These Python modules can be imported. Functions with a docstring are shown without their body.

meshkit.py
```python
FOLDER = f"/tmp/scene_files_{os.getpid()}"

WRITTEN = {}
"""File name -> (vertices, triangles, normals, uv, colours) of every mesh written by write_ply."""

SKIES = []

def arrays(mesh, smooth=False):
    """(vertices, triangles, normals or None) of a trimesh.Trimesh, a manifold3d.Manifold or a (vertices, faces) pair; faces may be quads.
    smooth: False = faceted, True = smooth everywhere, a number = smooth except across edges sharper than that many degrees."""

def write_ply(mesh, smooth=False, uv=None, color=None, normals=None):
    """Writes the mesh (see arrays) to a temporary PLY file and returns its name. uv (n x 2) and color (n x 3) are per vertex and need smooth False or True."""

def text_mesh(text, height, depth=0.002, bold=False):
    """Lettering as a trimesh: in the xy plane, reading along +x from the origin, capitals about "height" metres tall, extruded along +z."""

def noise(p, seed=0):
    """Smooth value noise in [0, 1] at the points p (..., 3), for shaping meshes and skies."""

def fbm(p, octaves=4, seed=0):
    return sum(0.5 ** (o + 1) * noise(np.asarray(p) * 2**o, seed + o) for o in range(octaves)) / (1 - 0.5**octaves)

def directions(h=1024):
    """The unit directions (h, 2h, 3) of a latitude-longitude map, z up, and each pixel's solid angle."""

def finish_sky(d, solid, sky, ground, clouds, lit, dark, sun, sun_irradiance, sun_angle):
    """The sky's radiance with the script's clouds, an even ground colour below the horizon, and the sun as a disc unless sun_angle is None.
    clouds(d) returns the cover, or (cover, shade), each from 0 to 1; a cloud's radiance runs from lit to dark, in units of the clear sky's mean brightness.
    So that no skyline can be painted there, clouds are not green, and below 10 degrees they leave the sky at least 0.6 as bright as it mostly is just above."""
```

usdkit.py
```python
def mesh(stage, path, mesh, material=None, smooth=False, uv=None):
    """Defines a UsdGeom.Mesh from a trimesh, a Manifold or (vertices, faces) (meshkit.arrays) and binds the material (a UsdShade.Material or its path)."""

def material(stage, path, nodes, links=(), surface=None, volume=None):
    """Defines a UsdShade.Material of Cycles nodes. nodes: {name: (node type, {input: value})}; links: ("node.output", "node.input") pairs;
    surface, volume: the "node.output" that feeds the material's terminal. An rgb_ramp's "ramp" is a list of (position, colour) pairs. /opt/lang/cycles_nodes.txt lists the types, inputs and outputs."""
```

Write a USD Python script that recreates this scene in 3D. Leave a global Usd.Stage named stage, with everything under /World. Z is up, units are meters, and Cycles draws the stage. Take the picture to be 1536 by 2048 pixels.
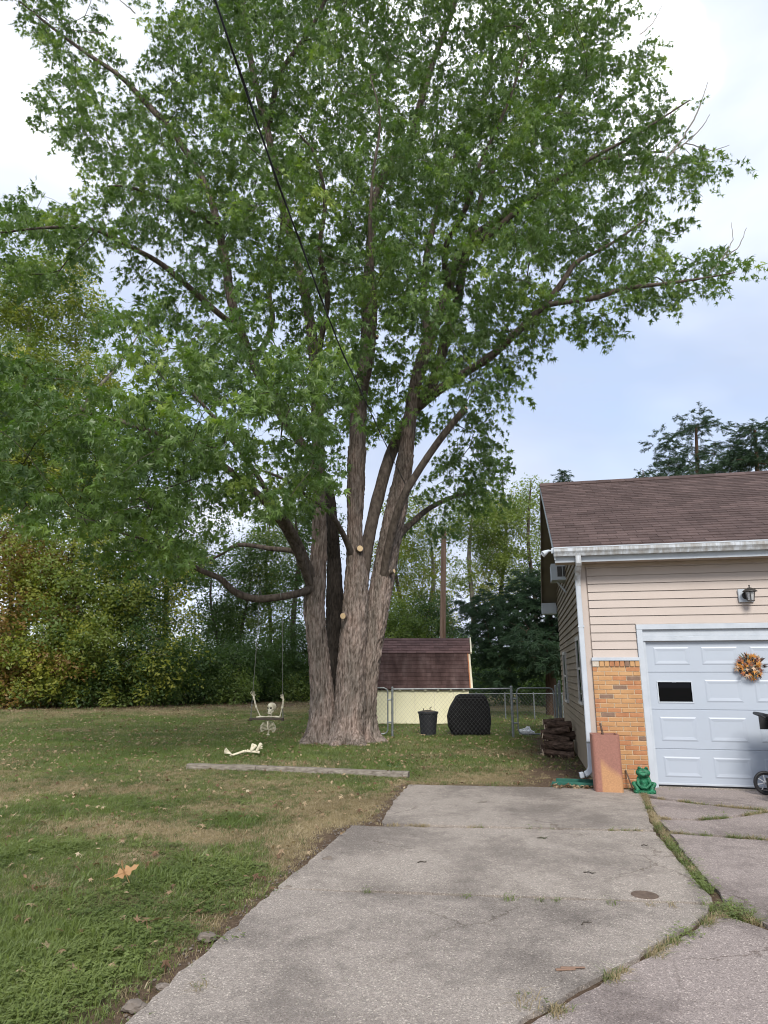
import math
import numpy as np
import trimesh
import manifold3d as m3
from scipy.spatial import cKDTree
from shapely.geometry import Polygon, Point, LineString, box as sbox
from shapely import contains_xy
from pxr import Usd, UsdGeom, UsdLux, UsdShade, Sdf, Gf, Vt
import usdkit
import meshkit

stage = Usd.Stage.CreateInMemory()
UsdGeom.SetStageUpAxis(stage, "Z")
UsdGeom.SetStageMetersPerUnit(stage, 1.0)
UsdGeom.Xform.Define(stage, "/World")
UsdGeom.Scope.Define(stage, "/World/Looks")

# ------------------------------------------------------------------ camera, sky, sun, exposure
EYE, FPX = 1.65, 1300.0
PITCH = math.atan(321 / FPX)
cam = UsdGeom.Camera.Define(stage, "/World/camera")
cam.CreateHorizontalApertureAttr(36.0)
cam.CreateVerticalApertureAttr(48.0)
cam.CreateFocalLengthAttr(36.0 * FPX / 1536)
cam.CreateClippingRangeAttr(Gf.Vec2f(0.1, 2000))
cam.AddTranslateOp().Set(Gf.Vec3d(0, 0, EYE))
cam.AddRotateXOp().Set(90 + math.degrees(PITCH))
cam.CreateExposureAttr(1.42)

SUN_EL, SUN_AZ = math.radians(40), math.radians(176)      # azimuth from +y towards +x
CLOUD = 8.2
SKY_SHIFT = (3.1, 2.2, -0.4)
sky = usdkit.material(stage, "/World/Looks/sky_look", {
    "tc": ("texture_coordinate", {}),
    "mp": ("mapping", {"scale": (1.0, 1.0, 2.2), "location": SKY_SHIFT}),
    "n1": ("noise_texture", {"scale": 1.7, "detail": 6.0, "roughness": 0.52, "distortion": 0.3}),
    "n2": ("noise_texture", {"scale": 1.35, "detail": 4.5, "roughness": 0.47, "distortion": 0.35}),
    "sky": ("sky_texture", {"sky_type": "single_scattering", "sun_disc": False, "sun_elevation": SUN_EL, "sun_rotation": SUN_AZ, "altitude": 200.0, "aerosol_density": 1.6}),
    "cover": ("rgb_ramp", {"ramp": [(0.30, (0.72, 0.72, 0.72)), (0.56, (1, 1, 1))]}),
    "tone": ("rgb_ramp", {"ramp": [(0.40, (0.235 * CLOUD, 0.275 * CLOUD, 0.36 * CLOUD)), (0.54, (0.325 * CLOUD, 0.355 * CLOUD, 0.42 * CLOUD)), (0.63, (0.42 * CLOUD, 0.44 * CLOUD, 0.475 * CLOUD)), (0.76, (1.5 * CLOUD, 1.52 * CLOUD, 1.56 * CLOUD))]}),
    "mix": ("mix", {"mix_type": "mix"}),
    "bg": ("background_shader", {"strength": 0.12}),
}, [("tc.generated", "mp.vector"), ("mp.vector", "n1.vector"), ("mp.vector", "n2.vector"), ("n1.fac", "cover.fac"), ("n2.fac", "tone.fac"), ("cover.color", "mix.fac"),
    ("sky.color", "mix.color1"), ("tone.color", "mix.color2"), ("mix.color", "bg.color")], surface="bg.background")
dome = UsdLux.DomeLight.Define(stage, "/World/sky")
UsdShade.MaterialBindingAPI.Apply(dome.GetPrim()).Bind(sky)
dome.GetPrim().SetCustomDataByKey("kind", "structure")
sun = UsdLux.DistantLight.Define(stage, "/World/sun")
sun.CreateIntensityAttr(0.4)
sun.CreateAngleAttr(20.0)
sun.CreateColorAttr(Gf.Vec3f(1.0, 0.95, 0.87))
sun.GetPrim().CreateAttribute("inputs:normalize", Sdf.ValueTypeNames.Bool).Set(True)
sun.AddRotateZOp().Set(-math.degrees(SUN_AZ))
sun.AddRotateXOp().Set(-(90 - math.degrees(SUN_EL)))

# ------------------------------------------------------------------ helpers
CP, SP = math.cos(PITCH), math.sin(PITCH)


def at(px, py, y):
    """the place at distance y in front of the viewer that the photograph shows at (px, py)"""
    u, v = (px - 768) / FPX, (py - 1024) / FPX
    r = np.array([u, CP + v * SP, SP - v * CP])
    return r * (y / r[1]) + [0, 0, EYE]


def gnd(px, py):
    u, v = (px - 768) / FPX, (py - 1024) / FPX
    r = np.array([u, CP + v * SP, SP - v * CP])
    return r * (-EYE / r[2]) + [0, 0, EYE]


taken = {}


def numbered(parent, name):
    k = taken.get((parent, name), -1) + 1
    taken[(parent, name)] = k
    return f"{parent}/{name}" if k == 0 else f"{parent}/{name}_{k:03d}"


def put(prim, **kw):
    for k, v in kw.items():
        if v:
            prim.SetCustomDataByKey(k, v)
    return prim


def thing(name, label=None, category=None, group=None, kind=None, loc=(0, 0, 0), rz=0.0, parent="/World"):
    x = UsdGeom.Xform.Define(stage, numbered(parent, name))
    if parent == "/World" or any(loc) or rz:
        x.AddTranslateOp().Set(Gf.Vec3d(*map(float, loc)))
        if rz:
            x.AddRotateZOp().Set(float(rz))
    put(x.GetPrim(), label=label, category=category, group=group, kind=kind)
    return str(x.GetPath())


def part(parent, name, mesh, mat, smooth=False, label=None, kind=None, **kw):
    """one Mesh prim; parent /World makes it a thing"""
    if isinstance(mesh, list):
        mesh = join(mesh)
    p = usdkit.mesh(stage, numbered(parent, name), mesh, M[mat] if isinstance(mat, str) else mat, smooth=smooth)
    put(p.GetPrim(), label=label, kind=kind, **kw)
    return str(p.GetPath())


def copy(path, loc, rz=0.0, label=None, category=None, group=None):
    src = stage.GetPrimAtPath(path)
    was = src.GetCustomData()
    name = path.split("/")[-1]
    if name[-4:-3] == "_" and name[-3:].isdigit():
        name = name[:-4]
    x = UsdGeom.Xform.Define(stage, numbered("/World", name))
    x.GetPrim().GetReferences().AddInternalReference(path)
    x.ClearXformOpOrder()
    x.AddTranslateOp(opSuffix="put").Set(Gf.Vec3d(*map(float, loc)))
    x.AddRotateZOp(opSuffix="put").Set(float(rz))
    x.GetPrim().SetInstanceable(True)
    put(x.GetPrim(), label=label or was.get("label"), category=category or was.get("category"), group=group or was.get("group"))
    return str(x.GetPath())


def join(ms):
    vs, fs, n = [], [], 0
    for m in ms:
        if isinstance(m, tuple):
            v, f = np.asarray(m[0], float), np.asarray(m[1], int)
        else:
            v, f, _ = meshkit.arrays(m)
        vs.append(v)
        fs.append(f + n)
        n += len(v)
    return np.vstack(vs), np.vstack(fs)


def box(x0, x1, y0, y1, z0, z1, bevel=0.0):
    if bevel > 0:
        b = bevel
        a = np.array([[x0, y0, z0], [x1, y1, z1]], float)
        pts = []
        for i in (0, 1):
            for j in (0, 1):
                for k in (0, 1):
                    c = np.array([a[i, 0], a[j, 1], a[k, 2]])
                    s = np.array([1 - 2 * i, 1 - 2 * j, 1 - 2 * k]) * b
                    for q in ((0, 1, 1), (1, 0, 1), (1, 1, 0)):
                        pts.append(c + s * q)
        h = trimesh.convex.convex_hull(np.array(pts))
        return np.array(h.vertices), np.array(h.faces)
    v = np.array([[x, y, z] for x in (x0, x1) for y in (y0, y1) for z in (z0, z1)], float)
    f = np.array([[0, 1, 3], [0, 3, 2], [4, 6, 7], [4, 7, 5], [0, 4, 5], [0, 5, 1], [2, 3, 7], [2, 7, 6], [0, 2, 6], [0, 6, 4], [1, 5, 7], [1, 7, 3]])
    return v, f


def move(m, t=(0, 0, 0), rz=0.0, ry=0.0, rx=0.0, s=1.0):
    v, f, _ = meshkit.arrays(m)
    v = v * s
    for ang, (i, j) in ((rx, (1, 2)), (ry, (2, 0)), (rz, (0, 1))):
        if ang:
            c, n = math.cos(ang), math.sin(ang)
            a, b = v[:, i].copy(), v[:, j].copy()
            v[:, i], v[:, j] = a * c - b * n, a * n + b * c
    return v + np.asarray(t, float), f


def tube(points, radii, sides=8, caps=True):
    p = np.asarray(points, float)
    r = np.broadcast_to(np.asarray(radii, float), (len(p),))
    t = np.gradient(p, axis=0)
    t /= np.linalg.norm(t, axis=1, keepdims=True) + 1e-12
    ref = np.array([1.0, 0, 0]) if abs(t[0, 0]) < 0.8 else np.array([0, 1.0, 0])
    A = np.zeros_like(p)
    a = ref
    for i in range(len(p)):
        a = a - t[i] * (a @ t[i])
        a = a / (np.linalg.norm(a) + 1e-12)
        A[i] = a
    B = np.cross(t, A)
    g = np.arange(sides) * 2 * np.pi / sides
    v = p[:, None] + r[:, None, None] * (np.cos(g)[None, :, None] * A[:, None] + np.sin(g)[None, :, None] * B[:, None])
    i, j = np.meshgrid(np.arange(len(p) - 1), np.arange(sides), indexing="ij")
    k = (j + 1) % sides
    q = np.stack([i * sides + j, i * sides + k, (i + 1) * sides + k, (i + 1) * sides + j], -1).reshape(-1, 4)
    v = v.reshape(-1, 3)
    f = np.vstack([q[:, [0, 1, 2]], q[:, [0, 2, 3]]])
    if caps:
        n = len(v)
        v = np.vstack([v, p[:1], p[-1:]])
        s = np.arange(sides)
        e = (s + 1) % sides
        f = np.vstack([f, np.stack([np.full(sides, n), e, s], 1), np.stack([np.full(sides, n + 1), s + n - sides, e + n - sides], 1)])
    return v, f


def spline(pts, step):
    """dense points through pts (rows of any width; the first three columns are the place)"""
    p = np.asarray(pts, float)
    if len(p) < 3:
        n = max(2, int(np.linalg.norm(p[-1, :3] - p[0, :3]) / step) + 1)
        return p[0] + np.linspace(0, 1, n)[:, None] * (p[-1] - p[0])
    q = np.vstack([2 * p[0] - p[1], p, 2 * p[-1] - p[-2]])
    out = []
    for i in range(1, len(q) - 2):
        n = max(1, int(np.linalg.norm(q[i + 1, :3] - q[i, :3]) / step))
        for t in np.arange(n) / n:
            out.append(0.5 * (2 * q[i] + (q[i + 1] - q[i - 1]) * t + (2 * q[i - 1] - 5 * q[i] + 4 * q[i + 1] - q[i + 2]) * t * t + (3 * q[i] - q[i - 1] - 3 * q[i + 1] + q[i + 2]) * t ** 3))
    return np.vstack(out + [p[-1]])


def prism(poly, z0, z1):
    m = trimesh.creation.extrude_polygon(poly, z1 - z0, engine="earcut")
    return np.array(m.vertices) + [0, 0, z0], np.array(m.faces)


def profile_x(pts, x0, x1):
    """closed profile of (y, z) drawn out along x"""
    v, f = prism(Polygon(pts), 0, x1 - x0)
    return np.stack([v[:, 2] + x0, v[:, 0], v[:, 1]], 1), f


def skin(bones, edge=0.02, rounds=6):
    """one continuous surface over bones (p, q, radius at p, radius at q)"""
    out = None
    for p, q, a, b in bones:
        s = m3.Manifold.batch_hull([m3.Manifold.sphere(a, 16).translate(list(map(float, p))), m3.Manifold.sphere(b, 16).translate(list(map(float, q)))])
        out = s if out is None else out + s
    out = out.refine_to_length(edge)
    g = out.to_mesh()
    t = trimesh.Trimesh(g.vert_properties[:, :3], g.tri_verts, process=True)
    trimesh.smoothing.filter_taubin(t, iterations=rounds)
    return np.array(t.vertices), np.array(t.faces)


def blob(c, r, sub=2, noise=0.0, seed=0):
    m = trimesh.creation.icosphere(sub, 1.0)
    v = np.array(m.vertices)
    if noise:
        v = v * (1 + noise * (meshkit.fbm(v * 2.1 + 7 * seed, 3, seed)[:, None] - 0.5) * 2)
    return v * np.asarray(r, float) + np.asarray(c, float), np.array(m.faces)


def quats(yaw, tilt, dirn):
    """rotation: tilt about a horizontal axis at angle dirn after a turn by yaw about z -> (n, 4) as w x y z"""
    cy, sy = np.cos(yaw / 2), np.sin(yaw / 2)
    ct, st = np.cos(tilt / 2), np.sin(tilt / 2)
    ax, ay = np.cos(dirn), np.sin(dirn)
    return np.stack([ct * cy, st * (ax * cy + ay * sy), st * (ay * cy - ax * sy), ct * sy], 1)


def scatter(parent, name, protos, pos, q, scale, index, kind="stuff", label=None, category=None):
    path = numbered(parent, name)
    pi = UsdGeom.PointInstancer.Define(stage, path)
    targets = []
    for k, (nm, mesh, mat, smooth) in enumerate(protos):
        m = usdkit.mesh(stage, f"{path}/{nm}_{k:03d}" if k else f"{path}/{nm}", mesh, M[mat], smooth=smooth)
        targets.append(m.GetPath())
    pi.CreatePrototypesRel().SetTargets(targets)
    pi.CreateProtoIndicesAttr(Vt.IntArray.FromNumpy(np.asarray(index, np.int32)))
    pi.CreatePositionsAttr(Vt.Vec3fArray.FromNumpy(np.asarray(pos, np.float32)))
    pi.CreateOrientationsAttr(Vt.QuathArray([Gf.Quath(float(a), float(b), float(c), float(d)) for a, b, c, d in q]))
    s = np.asarray(scale, np.float32)
    pi.CreateScalesAttr(Vt.Vec3fArray.FromNumpy(np.repeat(s[:, None], 3, 1) if s.ndim == 1 else s))
    put(pi.GetPrim(), kind=kind, label=label, category=category)
    return path


# ------------------------------------------------------------------ materials
M = {}


def mat(name, nodes, links, surface):
    M[name] = usdkit.material(stage, f"/World/Looks/{name}", nodes, links, surface=surface)


def noisy(name, stops, scale=5.0, rough=0.8, stretch=(1, 1, 1), bump=0.0, dist=0.01, spec=0.3, detail=6.0, island=0.0, fine=0.0, metallic=0.0, rot=(0, 0, 0)):
    """principled surface whose colour runs over stops with a noise of the place; island varies each piece; fine adds grain"""
    n = {"g": ("geometry", {}), "mp": ("mapping", {"scale": stretch, "rotation": rot}), "n": ("noise_texture", {"scale": scale, "detail": detail, "roughness": 0.6}),
         "r": ("rgb_ramp", {"ramp": stops}), "p": ("principled_bsdf", {"roughness": rough, "specular_ior_level": spec, "metallic": metallic})}
    l = [("g.position", "mp.vector"), ("mp.vector", "n.vector")]
    fac = "n.fac"
    if island:
        n["ma"] = ("math", {"math_type": "multiply_add", "value2": island, "value3": -island / 2})
        n["ad"] = ("math", {"math_type": "add", "use_clamp": True})
        l += [("g.random_per_island", "ma.value1"), ("ma.value", "ad.value1"), (fac, "ad.value2")]
        fac = "ad.value"
    l.append((fac, "r.fac"))
    col = "r.color"
    if fine:
        n["n3"] = ("noise_texture", {"scale": 90.0, "detail": 4.0, "roughness": 0.7})
        n["r3"] = ("rgb_ramp", {"ramp": [(0.3, (1 - fine,) * 3), (0.7, (1 + fine,) * 3)]})
        n["mx"] = ("mix", {"mix_type": "multiply", "fac": 1.0})
        l += [("g.position", "n3.vector"), ("n3.fac", "r3.fac"), (col, "mx.color1"), ("r3.color", "mx.color2")]
        col = "mx.color"
    l.append((col, "p.base_color"))
    if bump:
        n["b"] = ("bump", {"strength": bump, "distance": dist})
        l += [("n.fac", "b.height"), ("b.normal", "p.normal")]
    mat(name, n, l, "p.BSDF")


def around(c, k=0.25):
    return [(0.3, tuple(x * (1 - k) for x in c)), (0.7, tuple(x * (1 + k) for x in c))]


def leaf(name, stops, trans=0.42, rough=0.45, spec=0.45, clump=0.5):
    """leaf: colour varies leaf by leaf and over metre-wide clumps; light shines through"""
    n = {"g": ("geometry", {}), "n": ("noise_texture", {"scale": clump, "detail": 3.0, "roughness": 0.6}),
         "m": ("math", {"math_type": "multiply_add", "value2": 0.55, "value3": -0.27}), "a": ("math", {"math_type": "add", "use_clamp": True}),
         "r": ("rgb_ramp", {"ramp": stops}), "p": ("principled_bsdf", {"roughness": rough, "specular_ior_level": spec}),
         "gm": ("mix", {"mix_type": "multiply", "fac": 1.0, "color2": (1.25, 1.35, 0.55)}),
         "t": ("translucent_bsdf", {}), "x": ("mix_closure", {"fac": trans})}
    l = [("g.position", "n.vector"), ("g.random_per_island", "m.value1"), ("m.value", "a.value1"), ("n.fac", "a.value2"), ("a.value", "r.fac"), ("r.color", "p.base_color"),
         ("r.color", "gm.color1"), ("gm.color", "t.color"), ("p.BSDF", "x.closure1"), ("t.BSDF", "x.closure2")]
    mat(name, n, l, "x.closure")


ML = [(0.08, (0.058, 0.108, 0.024)), (0.36, (0.120, 0.195, 0.038)), (0.60, (0.230, 0.305, 0.060)), (0.92, (0.43, 0.45, 0.12))]
mat("maple_leaf", {"g": ("geometry", {}), "n": ("noise_texture", {"scale": 0.62, "detail": 4.0, "roughness": 0.6}), "nk": ("math", {"math_type": "multiply_add", "value2": 2.3, "value3": -0.68}), "m": ("math", {"math_type": "multiply_add", "value2": 0.60, "value3": -0.30}), "a": ("math", {"math_type": "add", "use_clamp": True}),
                   "r": ("rgb_ramp", {"ramp": ML}), "u": ("mix", {"mix_type": "mix", "color2": (0.20, 0.28, 0.12)}), "bf": ("math", {"math_type": "multiply", "value2": 0.35}), "p": ("principled_bsdf", {"roughness": 0.42, "specular_ior_level": 0.45}),
                   "gm": ("mix", {"mix_type": "multiply", "fac": 1.0, "color2": (1.3, 1.4, 0.5)}), "t": ("translucent_bsdf", {}), "x": ("mix_closure", {"fac": 0.40})},
    [("g.position", "n.vector"), ("g.random_per_island", "m.value1"), ("m.value", "a.value1"), ("n.fac", "nk.value1"), ("nk.value", "a.value2"), ("a.value", "r.fac"), ("r.color", "u.color1"), ("g.backfacing", "bf.value1"), ("bf.value", "u.fac"), ("u.color", "p.base_color"),
     ("r.color", "gm.color1"), ("gm.color", "t.color"), ("p.BSDF", "x.closure1"), ("t.BSDF", "x.closure2")], "x.closure")
leaf("yellow_leaf", [(0.15, (0.17, 0.205, 0.036)), (0.40, (0.33, 0.33, 0.055)), (0.62, (0.50, 0.40, 0.065)), (0.9, (0.46, 0.27, 0.065))], clump=0.35)
leaf("rust_leaf", [(0.15, (0.16, 0.10, 0.030)), (0.45, (0.28, 0.17, 0.045)), (0.75, (0.40, 0.22, 0.060)), (0.95, (0.34, 0.26, 0.05))], clump=0.4)
leaf("olive_leaf", [(0.15, (0.12, 0.175, 0.042)), (0.45, (0.22, 0.27, 0.062)), (0.70, (0.35, 0.34, 0.075)), (0.95, (0.44, 0.35, 0.08))], clump=0.3)
leaf("green_leaf", [(0.15, (0.055, 0.100, 0.030)), (0.5, (0.100, 0.155, 0.042)), (0.8, (0.165, 0.21, 0.055)), (0.97, (0.25, 0.25, 0.06))], clump=0.35)
leaf("cedar_leaf", [(0.2, (0.030, 0.062, 0.030)), (0.5, (0.048, 0.095, 0.040)), (0.85, (0.085, 0.135, 0.048))], trans=0.15, rough=0.6, clump=0.5)
leaf("grass_green", [(0.1, (0.105, 0.145, 0.038)), (0.5, (0.190, 0.235, 0.070)), (0.9, (0.33, 0.35, 0.15))], trans=0.3, clump=0.9)
leaf("grass_mid", [(0.1, (0.090, 0.118, 0.040)), (0.5, (0.165, 0.182, 0.070)), (0.9, (0.29, 0.265, 0.135))], trans=0.25, clump=0.9)
leaf("grass_straw", [(0.1, (0.24, 0.19, 0.11)), (0.5, (0.39, 0.315, 0.195)), (0.9, (0.54, 0.46, 0.31))], trans=0.2, clump=0.9)
leaf("dead_leaf", [(0.1, (0.20, 0.125, 0.07)), (0.35, (0.38, 0.29, 0.18)), (0.65, (0.56, 0.50, 0.39)), (0.95, (0.72, 0.69, 0.60))], trans=0.15, clump=2.0, rough=0.8)
leaf("brown_leaf", [(0.1, (0.10, 0.055, 0.03)), (0.5, (0.19, 0.11, 0.06)), (0.9, (0.30, 0.19, 0.10))], trans=0.15, clump=2.0, rough=0.7)
leaf("oak_leaf", [(0.1, (0.34, 0.19, 0.085)), (0.9, (0.50, 0.31, 0.16))], trans=0.2, clump=9.0, rough=0.6)

mat("maple_bark", {"g": ("geometry", {}), "mp": ("mapping", {"scale": (1.7, 1.7, 0.24)}), "n": ("noise_texture", {"scale": 15.0, "detail": 9.0, "roughness": 0.62}), "mp2": ("mapping", {"scale": (1.0, 1.0, 0.35)}), "n2": ("noise_texture", {"scale": 3.2, "detail": 5.0, "roughness": 0.6}),
                  "r": ("rgb_ramp", {"ramp": [(0.30, (0.052, 0.040, 0.034)), (0.44, (0.152, 0.122, 0.105)), (0.58, (0.268, 0.224, 0.200)), (0.80, (0.42, 0.365, 0.335))]}), "r2": ("rgb_ramp", {"ramp": [(0.32, (0.66, 0.68, 0.66)), (0.5, (1.0, 0.98, 0.96)), (0.68, (1.18, 1.08, 1.04))]}),
                  "s": ("separate_xyz", {}), "h": ("math", {"math_type": "multiply_add", "value2": 0.26, "value3": -0.78, "use_clamp": True}), "o": ("mix", {"mix_type": "multiply", "color2": (0.50, 0.50, 0.49)}), "m": ("mix", {"mix_type": "multiply", "fac": 1.0}),  # bark colour darkens with height, painting in the shade on the upper stems
                  "b": ("bump", {"strength": 1.0, "distance": 0.03}), "p": ("principled_bsdf", {"roughness": 0.95, "specular_ior_level": 0.1})},
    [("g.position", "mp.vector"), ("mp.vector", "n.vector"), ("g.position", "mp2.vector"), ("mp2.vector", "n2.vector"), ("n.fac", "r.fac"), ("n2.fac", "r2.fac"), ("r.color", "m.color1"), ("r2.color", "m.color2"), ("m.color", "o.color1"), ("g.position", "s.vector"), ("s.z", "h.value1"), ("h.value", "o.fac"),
     ("o.color", "p.base_color"), ("n.fac", "b.height"), ("b.normal", "p.normal")], "p.BSDF")
noisy("bark", [(0.3, (0.045, 0.036, 0.028)), (0.7, (0.15, 0.125, 0.10))], scale=10, stretch=(1, 1, 0.25), bump=0.6, dist=0.02, rough=0.95, spec=0.1)
noisy("dark_bark", [(0.3, (0.016, 0.013, 0.011)), (0.7, (0.060, 0.050, 0.043))], scale=14, stretch=(1.6, 1.6, 0.3), bump=0.8, dist=0.03, rough=0.9, spec=0.15)  # inner fork stem: its shade is painted in as darker bark
noisy("limb_bark", [(0.3, (0.040, 0.032, 0.026)), (0.7, (0.135, 0.110, 0.092))], scale=11, stretch=(1.2, 1.2, 0.4), bump=0.6, rough=0.95, spec=0.1)  # limb bark darkened so the crown's shade is in the colour
noisy("twig_bark", [(0.3, (0.035, 0.030, 0.024)), (0.7, (0.095, 0.080, 0.065))], scale=6, rough=0.9, spec=0.1)
noisy("pale_bark", [(0.3, (0.13, 0.115, 0.095)), (0.7, (0.30, 0.27, 0.23))], scale=8, stretch=(1, 1, 0.3), bump=0.4, rough=0.9, spec=0.1)
noisy("cedar_bark", [(0.3, (0.055, 0.035, 0.025)), (0.7, (0.13, 0.085, 0.06))], scale=9, stretch=(1.5, 1.5, 0.15), bump=0.6, rough=0.95, spec=0.1)
noisy("fresh_wood", [(0.3, (0.50, 0.36, 0.20)), (0.7, (0.66, 0.50, 0.31))], scale=40, rough=0.8)
noisy("pole_wood", [(0.3, (0.17, 0.10, 0.070)), (0.7, (0.34, 0.235, 0.175))], scale=12, stretch=(2, 2, 0.06), rough=0.9, bump=0.3, spec=0.1)
noisy("timber", [(0.3, (0.10, 0.085, 0.070)), (0.52, (0.21, 0.185, 0.155)), (0.75, (0.31, 0.28, 0.24))], scale=26, stretch=(0.08, 1.4, 1.4), rough=0.95, bump=0.6, dist=0.01, spec=0.1)
noisy("log_bark", [(0.3, (0.045, 0.030, 0.022)), (0.52, (0.150, 0.098, 0.074)), (0.75, (0.30, 0.23, 0.19))], scale=22, stretch=(0.3, 1, 1), rough=0.95, bump=0.8, dist=0.015, spec=0.1, island=0.2)
noisy("log_end", [(0.3, (0.36, 0.26, 0.18)), (0.7, (0.58, 0.46, 0.34))], scale=30, rough=0.9)
noisy("siding", [(0.3, (0.405, 0.345, 0.308)), (0.7, (0.438, 0.375, 0.337))], scale=1.6, rough=0.55, spec=0.35, fine=0.03)
noisy("side_siding", [(0.3, (0.175, 0.140, 0.100)), (0.7, (0.215, 0.172, 0.125))], scale=1.6, rough=0.6, spec=0.3, fine=0.05)  # darker copy of the siding, the side wall's shade painted into it
noisy("white_trim", [(0.25, (0.37, 0.405, 0.45)), (0.6, (0.44, 0.475, 0.52))], scale=4, rough=0.42, spec=0.4)
noisy("window_vinyl", [(0.3, (0.30, 0.29, 0.27)), (0.7, (0.38, 0.37, 0.35))], scale=5, rough=0.5)
noisy("door_white", [(0.3, (0.355, 0.395, 0.455)), (0.7, (0.38, 0.42, 0.48))], scale=1.2, rough=0.4, spec=0.4, fine=0.015)
noisy("gutter_white", [(0.36, (0.27, 0.26, 0.245)), (0.50, (0.35, 0.36, 0.37)), (0.62, (0.47, 0.50, 0.54))], scale=6, stretch=(2.5, 2, 0.6), rough=0.5, spec=0.3)
noisy("soffit", [(0.3, (0.34, 0.275, 0.225)), (0.7, (0.42, 0.345, 0.285))], scale=3, rough=0.6)
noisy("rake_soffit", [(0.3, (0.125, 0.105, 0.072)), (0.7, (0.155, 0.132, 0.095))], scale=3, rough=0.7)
noisy("brick_orange", [(0.2, (0.345, 0.18, 0.086)), (0.5, (0.425, 0.240, 0.115)), (0.8, (0.50, 0.31, 0.155))], scale=2.4, rough=0.85, spec=0.15, fine=0.10)
noisy("brick_red", [(0.3, (0.33, 0.148, 0.075)), (0.7, (0.42, 0.205, 0.10))], scale=9, rough=0.85, spec=0.15, fine=0.12)
noisy("brick_brown", [(0.3, (0.17, 0.11, 0.08)), (0.7, (0.24, 0.155, 0.11))], scale=14, rough=0.85, spec=0.15, fine=0.12)
noisy("brick_pale", [(0.3, (0.42, 0.37, 0.31)), (0.7, (0.52, 0.46, 0.39))], scale=14, rough=0.85, spec=0.15, fine=0.12)
noisy("mortar", [(0.3, (0.44, 0.35, 0.25)), (0.7, (0.54, 0.45, 0.33))], scale=30, rough=0.95, spec=0.1, fine=0.1)
SH = (0.092, 0.065, 0.061)
for k, w in enumerate((0.84, 1.0, 1.15, 0.95)):
    noisy(f"shingle_{'abcd'[k]}", [(0.3, tuple(w * 0.80 * c for c in SH)), (0.7, tuple(w * 1.18 * c for c in SH))], scale=2.2, rough=0.92, spec=0.15, fine=0.28, bump=0.3, dist=0.004)
for k, w in enumerate((0.85, 1.0, 1.12)):
    noisy(f"shed_shingle_{'abc'[k]}", [(0.3, tuple(w * c for c in (0.055, 0.033, 0.030))), (0.5, tuple(w * c for c in (0.088, 0.054, 0.050))), (0.75, tuple(w * c for c in (0.15, 0.105, 0.098)))], scale=3.2, stretch=(1.2, 1, 0.4), rough=0.9, spec=0.15, fine=0.2)
    noisy(f"shed_top_{'abc'[k]}", [(0.3, tuple(w * c for c in (0.105, 0.060, 0.056))), (0.75, tuple(w * c for c in (0.165, 0.100, 0.094)))], scale=3.2, rough=0.9, spec=0.15, fine=0.2)
noisy("shed_wall", [(0.3, (0.74, 0.70, 0.47)), (0.7, (0.80, 0.76, 0.54))], scale=2, rough=0.7, fine=0.04)
noisy("shed_trim", [(0.3, (0.62, 0.57, 0.40)), (0.7, (0.74, 0.70, 0.55))], scale=6, rough=0.7)
noisy("rust_trim", [(0.3, (0.36, 0.12, 0.06)), (0.7, (0.52, 0.22, 0.10))], scale=9, rough=0.8)
noisy("galvanised", [(0.3, (0.13, 0.145, 0.15)), (0.7, (0.23, 0.25, 0.255))], scale=14, rough=0.5, metallic=0.35, spec=0.4)
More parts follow.
